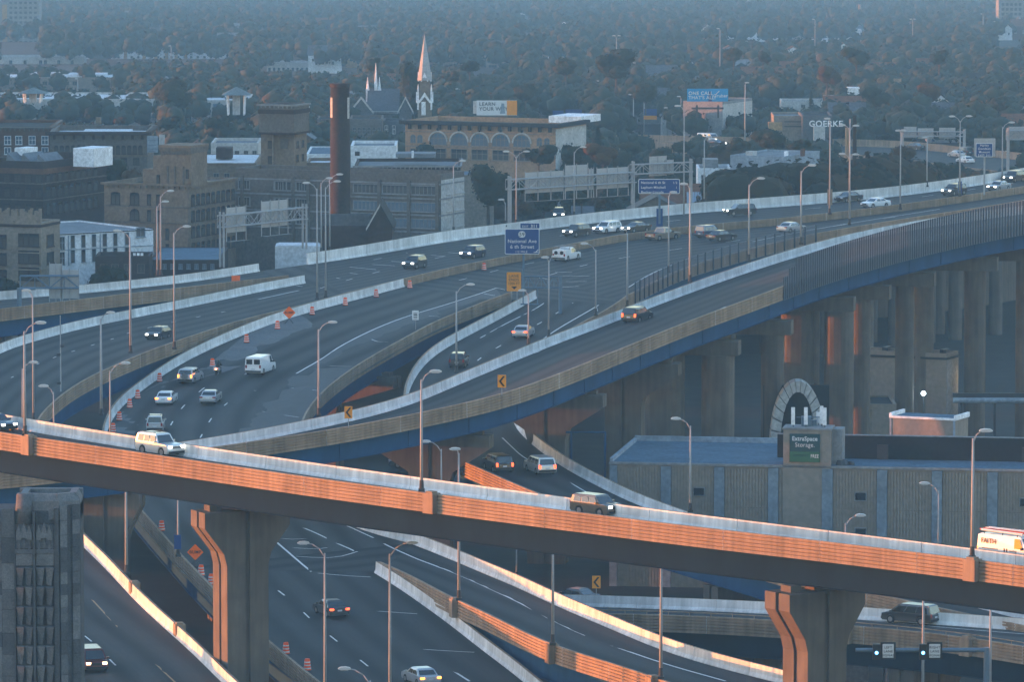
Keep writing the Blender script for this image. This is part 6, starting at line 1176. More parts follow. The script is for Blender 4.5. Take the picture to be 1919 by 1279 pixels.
b = Bld('brick_flats', 'pale low flats left of the ochre wall', 'building', 500, 580, 580, 119, 1620, 0, wall='palewall', roof='roofpale', depth=12); b.win(rng(505, 575, 9), [130], 4, 6, frame='greywall', mull=0)
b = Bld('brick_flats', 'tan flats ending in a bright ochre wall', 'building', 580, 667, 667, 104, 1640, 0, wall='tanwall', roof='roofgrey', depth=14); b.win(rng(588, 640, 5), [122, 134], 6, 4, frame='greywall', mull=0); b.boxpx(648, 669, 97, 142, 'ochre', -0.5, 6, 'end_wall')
b = Bld('brick_flats', 'long grey flats between the ochre wall and the spire', 'building', 668, 770, 770, 104, 1650, 0, wall='greywall', roof='roofpale', depth=14); b.win(rng(675, 765, 10), [118, 130], 5, 4, frame='palewall', mull=0)
b = Bld('concrete_frame_building', 'ochre concrete frame building with rows of dark bays behind the spire', 'building', 770, 952, 952, 88, 1640, 0, wall='tanwall', roof='roofgrey', depth=14)
for y in (95, 112, 126, 139): b.win(rng(781, 944, 9), [y], 15, 8, frame='tanwall', glass='windark', mull=3)
b = Bld('white_hall', 'bright white block in the haze right of the frame building', 'building', 1027, 1057, 1057, 90, 1680, 0, wall='trimwhite', roof='roofpale', depth=10); b = Bld('white_hall', 'long white roofed shed in the haze at upper right', 'building', 1365, 1615, 1615, 58, 1800, 0, wall='whitewall', roof='roofpale', depth=14); b = Bld('white_hall', 'pale shed roof in the haze behind the long white shed', 'building', 1550, 1605, 1605, 36, 1950, 0, wall='tanwall', roof='roofpale', depth=14); b = Bld('white_hall', 'white long roof among trees left of the high mast', 'building', 1250, 1312, 1312, 122, 1560, 0, wall='trimwhite', roof='trimwhite', depth=12); b = Bld('white_hall', 'short pale shed in the haze right of the chimney', 'building', 1652, 1700, 1700, 36, 1900, 0, wall='palewall', roof='roofpale', depth=10)
b = Bld('flat_building', 'long tan building with a pale roof edge and white doors at right', 'building', 1418, 1525, 1525, 165, 1420, 0, wall='tanwall', roof='roofpale', depth=14); b.win([1460, 1477], [175], 6, 10, frame='trimwhite'); b = Bld('flat_building', 'pale hall with small windows above the dark store', 'building', 1465, 1610, 1610, 194, 1330, 0, wall='palewall', roof='roofgrey', depth=12); b.win([1505, 1527, 1557, 1582], [199], 7, 5, frame='greywall'); b.boxpx(1545, 1572, 181, 192, 'tanwall', 3, 8, 'roof_block'); b.boxpx(1589, 1612, 165, 192, 'trimwhite', 2, 6, 'white_tower')
b = Bld('brick_mansion', 'long brown mansion roof on the right horizon trees', 'building', 1812, 1905, 1905, 92, 1700, 0, wall='tanbrick', roof='slate', depth=12); b.win(rng(1820, 1898, 9), [100], 4, 6, frame='greywall', mull=0); b = Bld('brick_mansion', 'brown building at the right edge below the hazy tower', 'building', 1876, 1950, 1950, 132, 1500, 0, wall='redbrick', roof='slate', depth=12); b.win(rng(1884, 1940, 6), [142], 5, 7, frame='greywall', mull=0)
b = Bld('apartment_tower', 'hazy tower block at the top right edge', 'tower block', 1872, 1919, 1919, -30, 1850, 0, wall='greywall', roof='roofpale', depth=18); b.win(rng(1880, 1912, 5), rng(8, 80, 9), 5, 5, frame='greywall', mull=0); b.band(-3, 5, 'ochre', 0.3, face='F')
b = Bld('apartment_tower', 'hazy tower block with its lit left edge painted ochre at the top left', 'tower block', -40, 72, 72, -30, 1800, 0, wall='greywall', roof='roofpale', depth=18); b.win(rng(20, 66, 6), rng(5, 78, 9), 5, 4, frame='greywall', mull=0); b.boxpx(4, 13, 8, 85, 'ochre', -0.5, 0.5, 'painted_lit_edge')  # ochre strip paints the sunlit left edge of the block
D = far_of(1900); p = atD(1611, 58, D); mb = MB(); mb.tube((0, 0, -14), (0, 0, 50 * S_(D)), 3.6 * S_(D), 2.8 * S_(D), 12); o = mb.build('factory_chimney', M_['tanwall']); o.location = p; tag(o, 'pale chimney standing in the haze at the end of the white shed', 'chimney')
t, w, h, r = gable('pale_tower_church', 'tiny hazy church tower on the horizon left of centre', 'church', 311, 327, 14, -12, 2050, 8, 'palewall', 'slate')
# ------------------------------------------------------------------ storage building and its neighbours
M_['corr'] = mat('tan_ribbed_cladding', (0.235, 0.197, 0.16), 0.85, 0.1, 0.25, fine=2, spec=0.15)
yaw = -0.155; pc = atD(1143, 869, 585); t = thing('storage_building', 'long tan storage building with blue grey pilasters and a blue flat roof', 'building', (pc.x, pc.y, 0), yaw); ST = t
HS = pc.z; W_ = 56.0; DP = 19.0
def ux(x, y=880):                                        # local x on the front wall for a column of the photograph
    d = ray(x, y); n = (-math.sin(yaw), math.cos(yaw)); tt = (pc.x * n[0] + pc.y * n[1]) / (d[0] * n[0] + d[1] * n[1]); return (d[0] * tt - pc.x) * math.cos(yaw) + (d[1] * tt - pc.y) * math.sin(yaw)
def vz(x, y): d = ray(x, y); n = (-math.sin(yaw), math.cos(yaw)); tt = (pc.x * n[0] + pc.y * n[1]) / (d[0] * n[0] + d[1] * n[1]); return HC + d[2] * tt
mb = MB(); mb.box((W_ / 2, DP / 2, HS / 2), (W_, DP, HS - 0.02)); mb.build('wall', M_['corr'], t)
xs = [(1143, 1157), (1239, 1258), (1339, 1358), (1440, 1459), (1541, 1561), (1644, 1663), (1747, 1766), (1851, 1870), (1956, 1975), (2060, 2080)]
for a, b in xs: mb = MB(); mb.box(((ux(a) + ux(b)) / 2, -0.14, HS / 2 - 0.1), (ux(b) - ux(a), 0.32, HS - 0.1)); mb.build('pilaster', M_['pilaster'], t)
for (a0, a), (b, b1) in zip(xs[:-1], xs[1:]):             # ribbed panels between the pilasters, each with vertical ribs
    x0, x1 = ux(a) + 0.03, ux(b) - 0.03; n = int((x1 - x0) / 0.3); mb = MB()
    for z0, z1 in ((0.0, 4.0), (4.04, 8.3), (8.34, HS - 0.25)):
        for i in range(n): xx = x0 + (i + 0.5) * (x1 - x0) / n; mb.box((xx, -0.03, (z0 + z1) / 2), ((x1 - x0) / n * 0.62, 0.09, z1 - z0))
    o = mb.build('wall_panel', M_['corr'], t)
mb = MB(); mb.box((W_ / 2, 0.05, HS + 0.03), (W_ + 0.1, 0.5, 0.22)); mb.build('coping', M_['greywall'], t)
mb = MB(); mb.quad((0, 0.3, HS + 0.16), (W_, 0.3, HS + 0.16), (W_, DP, HS + 0.16), (0, DP, HS + 0.16)); mb.build('roof', M_['roofblue'], t)
mb = MB(); mb.box((0.1, DP / 2 + 0.3, HS + 0.25), (0.35, DP - 0.2, 0.5)); mb.box((8, DP, HS + 0.35), (16, 0.35, 0.7)); mb.build('roof_edge', M_['bluewall'], t)
xl = ux(1429) + 0.8; mb = MB(); mb.box(((xl + W_) / 2, 6.6, HS + 1.35), (W_ - xl, 0.5, 2.4)); mb.build('dark_screen_wall', M_['blackwall'], t); mb = MB(); mb.box(((xl + W_) / 2, 6.6, HS + 2.58), (W_ - xl, 0.6, 0.08)); mb.build('screen_coping', M_['greywall'], t)
for x in (1634, 1908): mb = MB(); mb.box((ux(x) + 0.5, 6.2, HS + 0.9), (1.1, 0.3, 1.5)); mb.build('vent_door', M_['dark'], t)
for x, y in ((1310, 922), (1613, 931), (1922, 942), (1310, 997), (1613, 998), (1922, 1010), (1310, 1119), (1613, 1070)):
    mb = MB(); mb.box((ux(x, y), -0.1, vz(x, y)), (1.25, 0.2, 0.95)); f = mb.build('window', M_['greywall'], t); mb = MB(); mb.box((ux(x, y), -0.15, vz(x, y)), (1.05, 0.16, 0.75)); mb.build('pane', M_['windark'], f)
# sign tower
xa, xb = ux(1468), ux(1557); zt_ = vz(1500, 806); mb = MB(); mb.box(((xa + xb) / 2, 1.4, zt_ / 2), (xb - xa, 3.2, zt_)); mb.build('sign_tower', M_['corr'], t); mb = MB(); mb.box((xb + 0.55, 2.2, (HS + zt_) / 2), (1.05, 2.6, zt_ - HS)); mb.build('sign_tower_wing', M_['greywall'], t); mb = MB(); mb.box(((xa + xb) / 2, 1.4, zt_ + 0.1), (xb - xa + 0.2, 3.4, 0.2)); mb.build('sign_tower_cap', M_['greywall'], t)
xc = (ux(1480) + ux(1537)) / 2; ws = ux(1537) - ux(1480); z0, z1 = vz(1500, 866), vz(1500, 813); ym = -0.32
M_['signteal'] = mat('sign_teal', (0.012, 0.05, 0.055), 0.5, 0.1, 1)
sb = thing('x', 'x', 'x'); mb = MB(); mb.box((xc, -0.27, (z0 + z1) / 2), (ws, 0.14, z1 - z0)); mb.build('sign_board', M_['signteal'], t); mb = MB(); mb.box((xc, -0.36, z0 + (z1 - z0) * 0.19), (ws - 0.05, 0.06, (z1 - z0) * 0.36)); mb.build('sign_strip', M_['signgreen'], t); bpy.data.objects.remove(sb)
text(t, 'ExtraSpace', xc, z0 + (z1 - z0) * 0.76, 0.44, M_['signwhite'], -0.37, bold=0.035, sx=0.88); text(t, 'Storage.', xc + 0.02, z0 + (z1 - z0) * 0.54, 0.46, M_['signwhite'], -0.37, bold=0.0, sx=0.88); text(t, 'FREE', xc + ws * 0.33, z0 + (z1 - z0) * 0.16, 0.36, M_['signwhite'], -0.41, bold=0.01, sx=0.75); text(t, 'FIRST MONTH', xc - ws * 0.14, z0 + (z1 - z0) * 0.2, 0.2, M_['signteal'], -0.41, sx=0.8)
for x0, x1, y0, y1, yy in ((1481, 1489, 770, 803, 0.4), (1504, 1513, 769, 802, 0.6), (1525, 1531, 769, 790, 2.4), (1533, 1539, 769, 803, 1.6), (1540, 1548, 771, 804, 0.5)):
    a = thing('antenna', 'white panel antenna on the storage sign tower, %s' % {1481: 'leftmost of the five', 1504: 'second from the left', 1525: 'short middle one', 1533: 'slim one behind the right panel', 1540: 'rightmost with dark brackets'}[x0], 'antenna', (0, 0, 0), yaw, 'panel antennas on the storage tower')
    lx_ = (ux(x0) + ux(x1)) / 2; a.location = (pc.x + lx_ * math.cos(yaw) - yy * math.sin(yaw), pc.y + lx_ * math.sin(yaw) + yy * math.cos(yaw), zt_ + 0.2); hh = (y1 - y0) * 0.0535
    mb = MB(); mb.box((0, 0, 0.25 + hh / 2), (0.36, 0.18, hh)); mb.build('panel', M_['trimwhite'], a); mb = MB(); mb.tube((0, 0.2, 0), (0, 0.2, 0.3 + hh), 0.05, n=6); mb.box((0, 0.12, 0.6), (0.2, 0.16, 0.1)); mb.build('mount', M_['dark'], a)
mb = MB(); mb.box((0, 0, 0.5), (1.0, 0.8, 1.0)); mb.box((0.8, 0.3, 0.3), (0.5, 0.5, 0.6)); mb.tube((-1, 0, 0.9), (1.4, 0, 0.9), 0.05, n=5); o = mb.build('radio_equipment', M_['steelblue']); o.location = (pc.x + (xc + 0.2) * math.cos(yaw), pc.y + 1.6 + (xc) * math.sin(yaw), zt_ + 0.2); tag(o, 'small blue grey radio boxes between the antennas on the sign tower', 'equipment')
mb = MB(); mb.tube((0, 0, 0), (0, 0, 0.5), 0.7, 0.5, 10); mb.tube((0.9, 0.1, 0), (0.9, 0.1, 0.35), 0.4, 0.3, 8); o = mb.build('roof_tarp_heap', M_['dark']); o.location = (pc.x + (xb + 1.2) * math.cos(yaw), pc.y + 1.0 + (xb + 1.2) * math.sin(yaw), HS + 0.15); tag(o, 'dark covered heap on the storage roof at the foot of the sign tower', 'tarp heap')
# white trimmed roof hut
D = 600; k = S_(D); p = atD(1671, 833, D); hb = Bld('roof_hut', 'small tan hut with white corner trims on the storage roof', 'hut', 1671, 1789, 1820, 788, D, 0.42, wall='corr', roof='roofblue', parapet=0.0, base=p.z - 0.4, maxd=5)
for x in (1672, 1788): hb.boxpx(x - 1.6, x + 1.6, 786, 832, 'bluewall', -0.06, 0.1, 'corner_trim')
hb.boxpx(1670, 1791, 785, 789, 'trimwhite', -0.12, 0.1, 'eave_trim'); mb = MB(); mb.box((0.05, hb.dep / 2, hb.H + 0.2), (0.25, hb.dep, 0.5)); mb.box((-hb.W, hb.dep / 2, hb.H + 0.2), (0.25, hb.dep, 0.5)); mb.build('roof_edge', M_['trimwhite'], hb.t)
# tan warehouse under the bridge
wb = Bld('tan_warehouse', 'blank tan warehouse with two square windows under the fenced bridge', 'building', 1590, 1774, 1800, 671, 700, 0.42, wall='corr', roof='roofdark', parapet=0.5, maxd=14)
wb.win([1624.5, 1719], [721], 13, 13, frame='tanwall', mull=0); wb.win([1780, 1787, 1795], [720], 2.5, 14, face='S', frame='greywall', mull=0); wb.band(673, 4, 'roofdark', 0.2)
mb = MB(); mb.box((0.03, wb.dep / 2, wb.H / 2), (0.07, wb.dep - .1, wb.H)); mb.build('side_wall', M_['greywall'], wb.t)
for x in (1640, 1664, 1746): wb.boxpx(x, x + 7, 661, 669, 'dark', 3, 5, 'roof_unit')
ab = Bld('low_annex', 'low dim annex with a flat roof below the tan warehouse', 'building', 1595, 1680, 1680, 763, 680, 0, wall='corr', roof='roofdark', depth=10, parapet=0.3); ab.boxpx(1630, 1634, 768, 835, 'tanwall', -0.2, 0.02, 'downpipe')
# pale arch
D = 645; k = S_(D); p = atD(1493, 850, D); t = thing('arched_canopy', 'pale arched canopy end made of jointed panels beside the rounded columns', 'arch', p); zs = 20 * k
cx0, rx, ry, th_ = 2 * k, 52 * k, 118 * k, 19 * k; N_ = 15
for i in range(N_):
    a0, a1 = math.pi - math.pi * i / N_ - 0.012, math.pi - math.pi * (i + 1) / N_ + 0.012; mb = MB(); V = []
    for yy in (-0.5, 2.5):
        for a in (a0, a1):
            for f in (1.0, 0.0): V.append((cx0 + (rx - th_ * (1 - f)) * math.cos(a), yy, zs + (ry - th_ * 1.1 * (1 - f)) * math.sin(a)))
    mb.add(V, [(0, 1, 3, 2), (4, 6, 7, 5), (0, 2, 6, 4), (1, 5, 7, 3), (0, 4, 5, 1), (2, 3, 7, 6)]); mb.build('arch_panel', M_['palewall'], t, fix=True)
for s in (-1, 1): mb = MB(); mb.box((cx0 + s * (rx - th_ / 2), 1, zs - 6), (th_, 3, 12)); mb.build('leg', M_['palewall'], t)
mb = MB(); mb.box((cx0, 4, 2), (2.4 * rx, 0.6, ry * 1.5)); mb.build('dark_interior_sheet', M_['blackwall'], t)  # black sheet stands for the shaded interior behind the arch
# blue pipe, lamps
D = 690; k = S_(D); a, c = atD(1786, 751, D), atD(2050, 752, D); mb = MB(); mb.tube((0, 0, 0), (c.x - a.x, 0, 0), 5.2 * k, n=14); o = mb.build('pipe', M_['bluewall']); o.location = a; tag(o, 'fat pale blue pipe running to the right edge beside the tan warehouse', 'pipe'); mb = MB(); mb.box(((c.x - a.x) / 2, 0.8, 0.55), (c.x - a.x, 0.5, 0.5))
for i in range(5): mb.box((1 + i * 4, 0.2, -4), (0.3, 0.3, 8))
o = mb.build('pipe_support', M_['dark']); o.location = a; tag(o, 'dark supports and rail behind the pale blue pipe', 'support')
for x, yb, D, col, lab in ((1730, 775, 690, (0.75, 0.95, 1.0), 'small lit cool white lamp on a post before the tan warehouse'), (1826, 760, 705, (1.0, 0.6, 0.15), 'small lit orange lamp in the dark under the bridge')):
    yl = 737 if x == 1730 else 712; p = atD(x, yb, D); t = thing('yard_lamp', lab, 'lamp', p); hh = (yb - yl) * S_(D); mb = MB(); mb.tube((0, 0, -3), (0, 0, hh), 0.07, n=6); mb.build('post', M_['dark'], t); mb = MB(); mb.tube((0, -0.15, hh), (0, -0.3, hh), 0.26, n=10); mb.build('lit_lamp', emit('lamp_glow_%d' % x, col, 2.0), t)
    L_ = bpy.data.lights.new('lamp_light', 'POINT'); L_.energy = 12; L_.color = col; L_.shadow_soft_size = 0.3; o = bpy.data.objects.new('lamp_light', L_); COL.objects.link(o); o.parent = t; o.location = (0, -0.8, hh)
p = atD(1309, 760, 660); 
D = 690; p = atD(1180, 765, D); t = thing('yard_lamp', 'tiny warm lamp glowing between the hammerhead piers', 'lamp', p); mb = MB(); mb.tube((0, 0, -8), (0, 0, 0), 0.07, n=6); mb.build('post', M_['steel'], t); mb = MB(); mb.tube((0, -0.1, 0), (0, -0.3, 0), 0.28, n=10); mb.build('lit_lamp', emit('lamp_glow_small', (1, .6, .4), 0.3), t)
# ------------------------------------------------------------------ stone tower at lower left
D = 392; k = S_(D); p = atD(128, 1300, D); t = thing('stone_tower', 'dark ornate stone tower top with folded chevron ornaments at lower left', 'tower', (p.x, p.y, 0), 0.0); ZT = atD(128, 944, D).z; X = lambda x: (x - 128) * k; Z = lambda y: atD(128, y, D).z
for n_, c_ in (('stoneA', (0.10, 0.104, 0.11)), ('stoneB', (0.07, 0.074, 0.08)), ('stoneC', (0.135, 0.14, 0.145))): M_[n_] = mat('dark_limestone_' + n_[-1].lower(), c_, 0.9, 0.2, 1.2, fine=8, bump=0.3, spec=0.1)
mb = MB(); mb.box(((X(-60) + X(112)) / 2, 2.6, ZT / 2 - 0.3), (X(112) - X(-60), 4.0, ZT - 0.6)); mb.box(((X(-100) + X(60)) / 2, 6, ZT / 2 - 1), (X(60) - X(-100), 9, ZT - 2)); mb.build('core', M_['stoneB'], t)
mb = MB(); mb.prism([(X(112), 0.65), (X(116), 0.55), (X(150), 1.6), (X(150), 4.6), (X(112), 4.6)], 0, ZT - 0.25, lambda u, v, w: (u, v, w)); mb.build('corner_shaft', M_['stoneB'], t, fix=True)
# facing stones
def stone(x0, x1, y0, y1, yy=0.42, m='stoneA', th=0.22): mb = MB(); mb.box(((X(x0) + X(x1)) / 2, yy, (Z(y0) + Z(y1)) / 2), (X(x1) - X(x0) - 0.015, th, Z(y0) - Z(y1) - 0.015)); mb.build('stone', M_[m], t)
ms = ['stoneA', 'stoneB', 'stoneC']
for x0, x1, h0, n in ((-40, 3, 34, 11), (3, 27, 44, 9)):
    y = 962 if x0 < 0 else 955
    for i in range(n): hh = h0 * rnd.uniform(0.7, 1.25); stone(x0, x1, y, y + hh, 0.5 if x0 < 0 else 0.45, rnd.choice(ms)); y += hh
y = 950
for i in range(13):                                           # right chamfered shaft: two stone columns with a slot between
    hh = rnd.uniform(20, 38)
    for a, c in ((0.03, 0.36), (0.62, 0.97)):
        xa, ya, xb_, yb_ = X(113), 0.5, X(150), 1.55; p0 = (xa + (xb_ - xa) * a, ya + (yb_ - ya) * a); p1 = (xa + (xb_ - xa) * c, ya + (yb_ - ya) * c); mb = MB(); z0, z1 = Z(y + hh) + 0.01, Z(y) - 0.01
        mb.add([(p0[0], p0[1] - 0.16, z0), (p1[0], p1[1] - 0.16, z0), (p1[0], p1[1] - 0.16, z1), (p0[0], p0[1] - 0.16, z1), (p0[0], p0[1] + 0.2, z0), (p1[0], p1[1] + 0.2, z0), (p1[0], p1[1] + 0.2, z1), (p0[0], p0[1] + 0.2, z1)], [(0, 1, 2, 3), (4, 7, 6, 5), (3, 2, 6, 7), (0, 4, 5, 1), (1, 5, 6, 2), (0, 3, 7, 4)]); mb.build('stone', M_[rnd.choice(ms)], t)
    y += hh
for x0, x1 in ((30, 62), (68, 102)):                          # ornamental columns
    stone(x0, x1, 1040, 1062, 0.35, 'stoneC'); stone(x0 - 1, x1 + 1, 1030, 1040, 0.3, 'stoneA'); stone(x0, x1, 985, 1030, 0.4, 'stoneA')
    for j in range(3):                                         # zigzag crown
        xa = X(x0 + 1 + j * 10); xb_ = X(x0 + 11 + j * 10); xm_ = (xa + xb_) / 2; zz = Z(1000 - (4 if j == 1 else 0)); mb = MB(); mb.prism([(xa, zz - 0.5), (xb_, zz - 0.5), (xb_, zz), (xm_, zz + 0.55), (xa, zz)], 0.12, 0.4); mb.build('zigzag_ornament', M_['stoneC'], t, fix=True)
        mb = MB(); mb.prism([(xa + .05, zz - 0.95), (xm_, zz - 0.35), (xb_ - .05, zz - 0.95), (xm_, zz - 1.3)], 0.2, 0.35); mb.build('zigzag_ornament', M_['stoneA'], t, fix=True)
    yy = 1064
    for j in range(6):                                         # folded chevrons, one under the other
        hh = 37; w0, w1 = X(x0), X(x1); wm = (w0 + w1) / 2; zt1, zb1 = Z(yy) - 0.02, Z(yy + hh) + 0.02
        for a, c in ((w0, wm - 0.02), (wm + 0.02, w1)):
            mb = MB(); mid = (a + c) / 2
            V = [(a, 0.36, zt1), (c, 0.02, zt1 - 0.05), (c, 0.36, zt1), (a + 0.08, 0.36, zb1 + 0.1), (mid + 0.1, 0.3, zb1), (a, 0.12, zt1 - 0.04)]
            mb.add(V, [(5, 4, 1), (0, 5, 1, 2), (0, 3, 4, 5), (1, 4, 2), (2, 4, 3, 0)]); mb.build('chevron_ornament', M_[rnd.choice(('stoneA', 'stoneC'))], t, fix=True)
        yy += hh
    mb = MB(); mb.box(((X(x0) + X(x1)) / 2, 0.5, Z(1310)), (X(x1) - X(x0) - 0.25, 0.3, 1.9)); mb.build('black_opening_fill', M_['blackwall'], t)  # solid black block paints the shade of an opening
stone(62.5, 67.5, 960, 1400, 0.3, 'stoneB', 0.5); stone(102.5, 112, 955, 1400, 0.38, 'stoneB', 0.3); stone(26.5, 29.5, 985, 1400, 0.36, 'stoneB', 0.3)
# hollow top with a bevelled rim
rim = [(X(30), 0.9), (X(112), 0.5), (X(150), 1.6), (X(150), 4.6), (X(30), 4.6)]
for (a, b_) in zip(rim, rim[1:] + rim[:1]):
    d = Vector((b_[0] - a[0], b_[1] - a[1], 0)); n_ = Vector((-d.y, d.x, 0)).normalized(); mb = MB(); A, B = Vector((a[0], a[1], 0)), Vector((b_[0], b_[1], 0)); zt2 = ZT + 0.55
    V = []
    for P_ in (A, B):
        for off, zz in ((0, ZT - 1.2), (0, ZT + 0.05), (0.28, zt2), (0.75, zt2 - 0.02), (0.75, ZT - 0.8)): q = P_ + n_ * off; V.append((q.x, q.y, zz))
    mb.add(V, [(i, i + 1, i + 6, i + 5) for i in range(4)] + [(0, 5, 9, 4), (4, 3, 2, 1, 0), (5, 6, 7, 8, 9)]); mb.build('rim_stone', M_['stoneC'], t, fix=True)
for x0, x1, y0, y1 in ((18, 60, 935, 985), (62, 108, 930, 985)):
    if x0 == 18: mb = MB(); mb.tube((X(46), 0.9, Z(985)), (X(46), 0.9, Z(930)), 0.7, 0.55, 10); mb.build('rounded_stone', M_['stoneA'], t, True)
mb = MB(); mb.box((X(80), 1.6, Z(962)), (X(108) - X(52), 0.8, Z(940) - Z(985))); mb.build('black_opening_fill', M_['blackwall'], t)  # black block puts the shade of the hollow top into colour
# dark lowland under the ramps: rail yard tracks and sheds seen at lower right
for x, y, w, h, lab in ((1560, 1290, 150, 60, 'dim blue shed roof under the low cross ramp behind the grooved pier'), (1690, 1300, 60, 30, 'dim grey shed under the low cross ramp below the lane signals')):
    p = at(x, y, 0); hb = MB(); hb.box((0, 3, 1.6), (w * 0.043, 6, 3.2)); o = hb.build('yard_shed', M_['bluewall']); o.location = p; tag(o, lab, 'shed')
# unseen brick blocks added left of the frame, sized to shade ramps and buildings
for i, (x, y, w, d, h) in enumerate(((-118, 652, 34, 44, 31), (-126, 724, 40, 52, 33), (-140, 929, 40, 142, 36), (-140, 808, 40, 76, 27), (-150, 1105, 60, 90, 20), (-104, 612, 22, 20, 15))):
    mb = MB(); mb.box((0, 0, h / 2), (w, d, h)); t = thing('brick_shade_block', 'unseen brick block added outside the left frame edge to cast shade', 'building', (x, y, 0), 0.1, 'unseen shade blocks left of the view'); mb.build('wall', M_['darkbrick'], t); mb = MB(); mb.box((0, 0, h + 0.3), (w + 0.4, d + 0.4, 0.6)); mb.build('cornice', M_['greybrick'], t)
    mb = MB()
    for f in range(int(h / 4)):
        for j in range(int(w / 4)): mb.box((-w / 2 + 2 + j * 4, -d / 2 - 0.02, 2.4 + f * 4), (1.4, 0.08, 2.0))
    mb.build('window', M_['windark'], t)

# hidden wall added under the inbound freeway to block the low sun
Qw = resample(QiL, 30); Nw = normals(Qw, 'L'); mb = MB()
for a, b in zip(Qw[:-1], Qw[1:]):
    d = Vector((b[0] - a[0], b[1] - a[1], 0)); mb.box(((a[0] + b[0]) / 2, (a[1] + b[1]) / 2, (a[2] - 2.6) / 2), (d.length + 0.1, 0.6, a[2] - 2.6), math.atan2(d.y, d.x))
tag(mb.build('sun_block_wall', M_['pier']), 'hidden wall added under the inbound freeway to block low sun', 'wall')
# ------------------------------------------------------------------ trees and small houses
def leaf_mat(name, c1, c2, c3, objvar=0.3):
    m = bpy.data.materials.new(name); n, b = nodes(m); N, L = n.nodes, n.links; b.inputs['Roughness'].default_value = 0.8; b.inputs['Specular IOR Level'].default_value = 0.1
    oi = N.new('ShaderNodeObjectInfo'); g_ = N.new('ShaderNodeNewGeometry'); rp = N.new('ShaderNodeValToRGB'); a = N.new('ShaderNodeMath'); a.operation = 'ADD'
    tc = N.new('ShaderNodeTexCoord'); no = N.new('ShaderNodeTexNoise'); no.inputs['Scale'].default_value = 0.06 if objvar == 0 else 0.35; no.inputs['Detail'].default_value = 3; L.new(tc.outputs['Object'], no.inputs[0])
    s1 = N.new('ShaderNodeMath'); s1.operation = 'MULTIPLY'; s1.inputs[1].default_value = 0.45 if objvar else 0.0; L.new(oi.outputs['Random'], s1.inputs[0]); s2 = N.new('ShaderNodeMath'); s2.operation = 'MULTIPLY'; s2.inputs[1].default_value = 0.3; L.new(g_.outputs['Random Per Island'], s2.inputs[0])
    L.new(s1.outputs[0], a.inputs[0]); L.new(s2.outputs[0], a.inputs[1]); a2 = N.new('ShaderNodeMath'); a2.operation = 'ADD'; L.new(a.outputs[0], a2.inputs[0]); s3 = N.new('ShaderNodeMath'); s3.operation = 'MULTIPLY'; s3.inputs[1].default_value = 0.35 if objvar else 0.75; L.new(no.outputs[0], s3.inputs[0]); L.new(s3.outputs[0], a2.inputs[1]); L.new(a2.outputs[0], rp.inputs[0])
    e = rp.color_ramp.elements; e[0].position = 0.2; e[0].color = (*c1, 1); e[1].position = 0.62; e[1].color = (*c2, 1); q = rp.color_ramp.elements.new(0.92); q.color = (*c3, 1); L.new(rp.outputs[0], b.inputs['Base Color']); return m
M_['leaf'] = leaf_mat('leaves_dark_green', (0.0070, 0.0150, 0.0114), (0.0167, 0.0264, 0.0167), (0.0330, 0.0308, 0.0154)); M_['leafaut'] = leaf_mat('leaves_autumn', (0.0264, 0.0220, 0.0110), (0.0528, 0.0308, 0.0132), (0.0748, 0.0374, 0.0132)); M_['leafbush'] = leaf_mat('leaves_bush', (0.0053, 0.0106, 0.0079), (0.0132, 0.0185, 0.0114), (0.0374, 0.0242, 0.0110)); M_['leaffar'] = leaf_mat('leaves_far_haze_pale', (0.0132, 0.0237, 0.0198), (0.0330, 0.0435, 0.0297), (0.0792, 0.0561, 0.0297), 0); M_['bark'] = mat('bark', (0.07, 0.055, 0.045), 0.9, 0.3, 3)  # far wood leaves are lightened, putting some haze into their colour
nr = np.random.default_rng(5)
def crown_geo(h, r, nl, ls, lobes=6, core=True, trunk=0.22):
    C = []; zc = h * (0.5 + trunk / 2)
    for i in range(lobes):
        a = nr.uniform(0, 6.28); d = r * nr.uniform(0.15, 0.6); C.append((d * math.cos(a), d * math.sin(a), zc + nr.uniform(-0.22, 0.34) * h * 0.7, r * nr.uniform(0.42, 0.68)))
    C.append((0, 0, zc, r * 0.72)); V, Fc = [], []
    for i in range(nl):
        c = C[nr.integers(len(C))]; d = nr.normal(size=3); d /= np.linalg.norm(d); rr = c[3] * nr.uniform(0.72, 1.02); p = np.array([c[0] + d[0] * rr, c[1] + d[1] * rr, c[2] + d[2] * rr * 0.85]); n = d + nr.normal(size=3) * 0.3; n /= np.linalg.norm(n); u = np.cross(n, nr.normal(size=3)); u /= np.linalg.norm(u); v = np.cross(n, u); s = ls * nr.uniform(0.6, 1.3); b = len(V)
        for q, w in ((-1, -0.6), (1, -0.7), (0.75, 0.8), (-0.6, 0.75)): V.append(tuple(p + u * q * s * 0.5 + v * w * s * 0.5))
        Fc.append((b, b + 1, b + 2, b + 3))
    if core:
        bm = bmesh.new(); bmesh.ops.create_icosphere(bm, subdivisions=2 if nl > 200 else 1, radius=1); T_ = [tuple(v.co) for v in bm.verts]; FF = [tuple(v.index for v in f.verts) for f in bm.faces]; bm.free()
        for c in C:
            b = len(V); 
            for t_ in T_: j = nr.uniform(0.72, 0.92) * c[3]; V.append((c[0] + t_[0] * j, c[1] + t_[1] * j, c[2] + t_[2] * j * 0.85))
            Fc += [tuple(b + i for i in f) for f in FF]
    return V, Fc
PROTO = {}
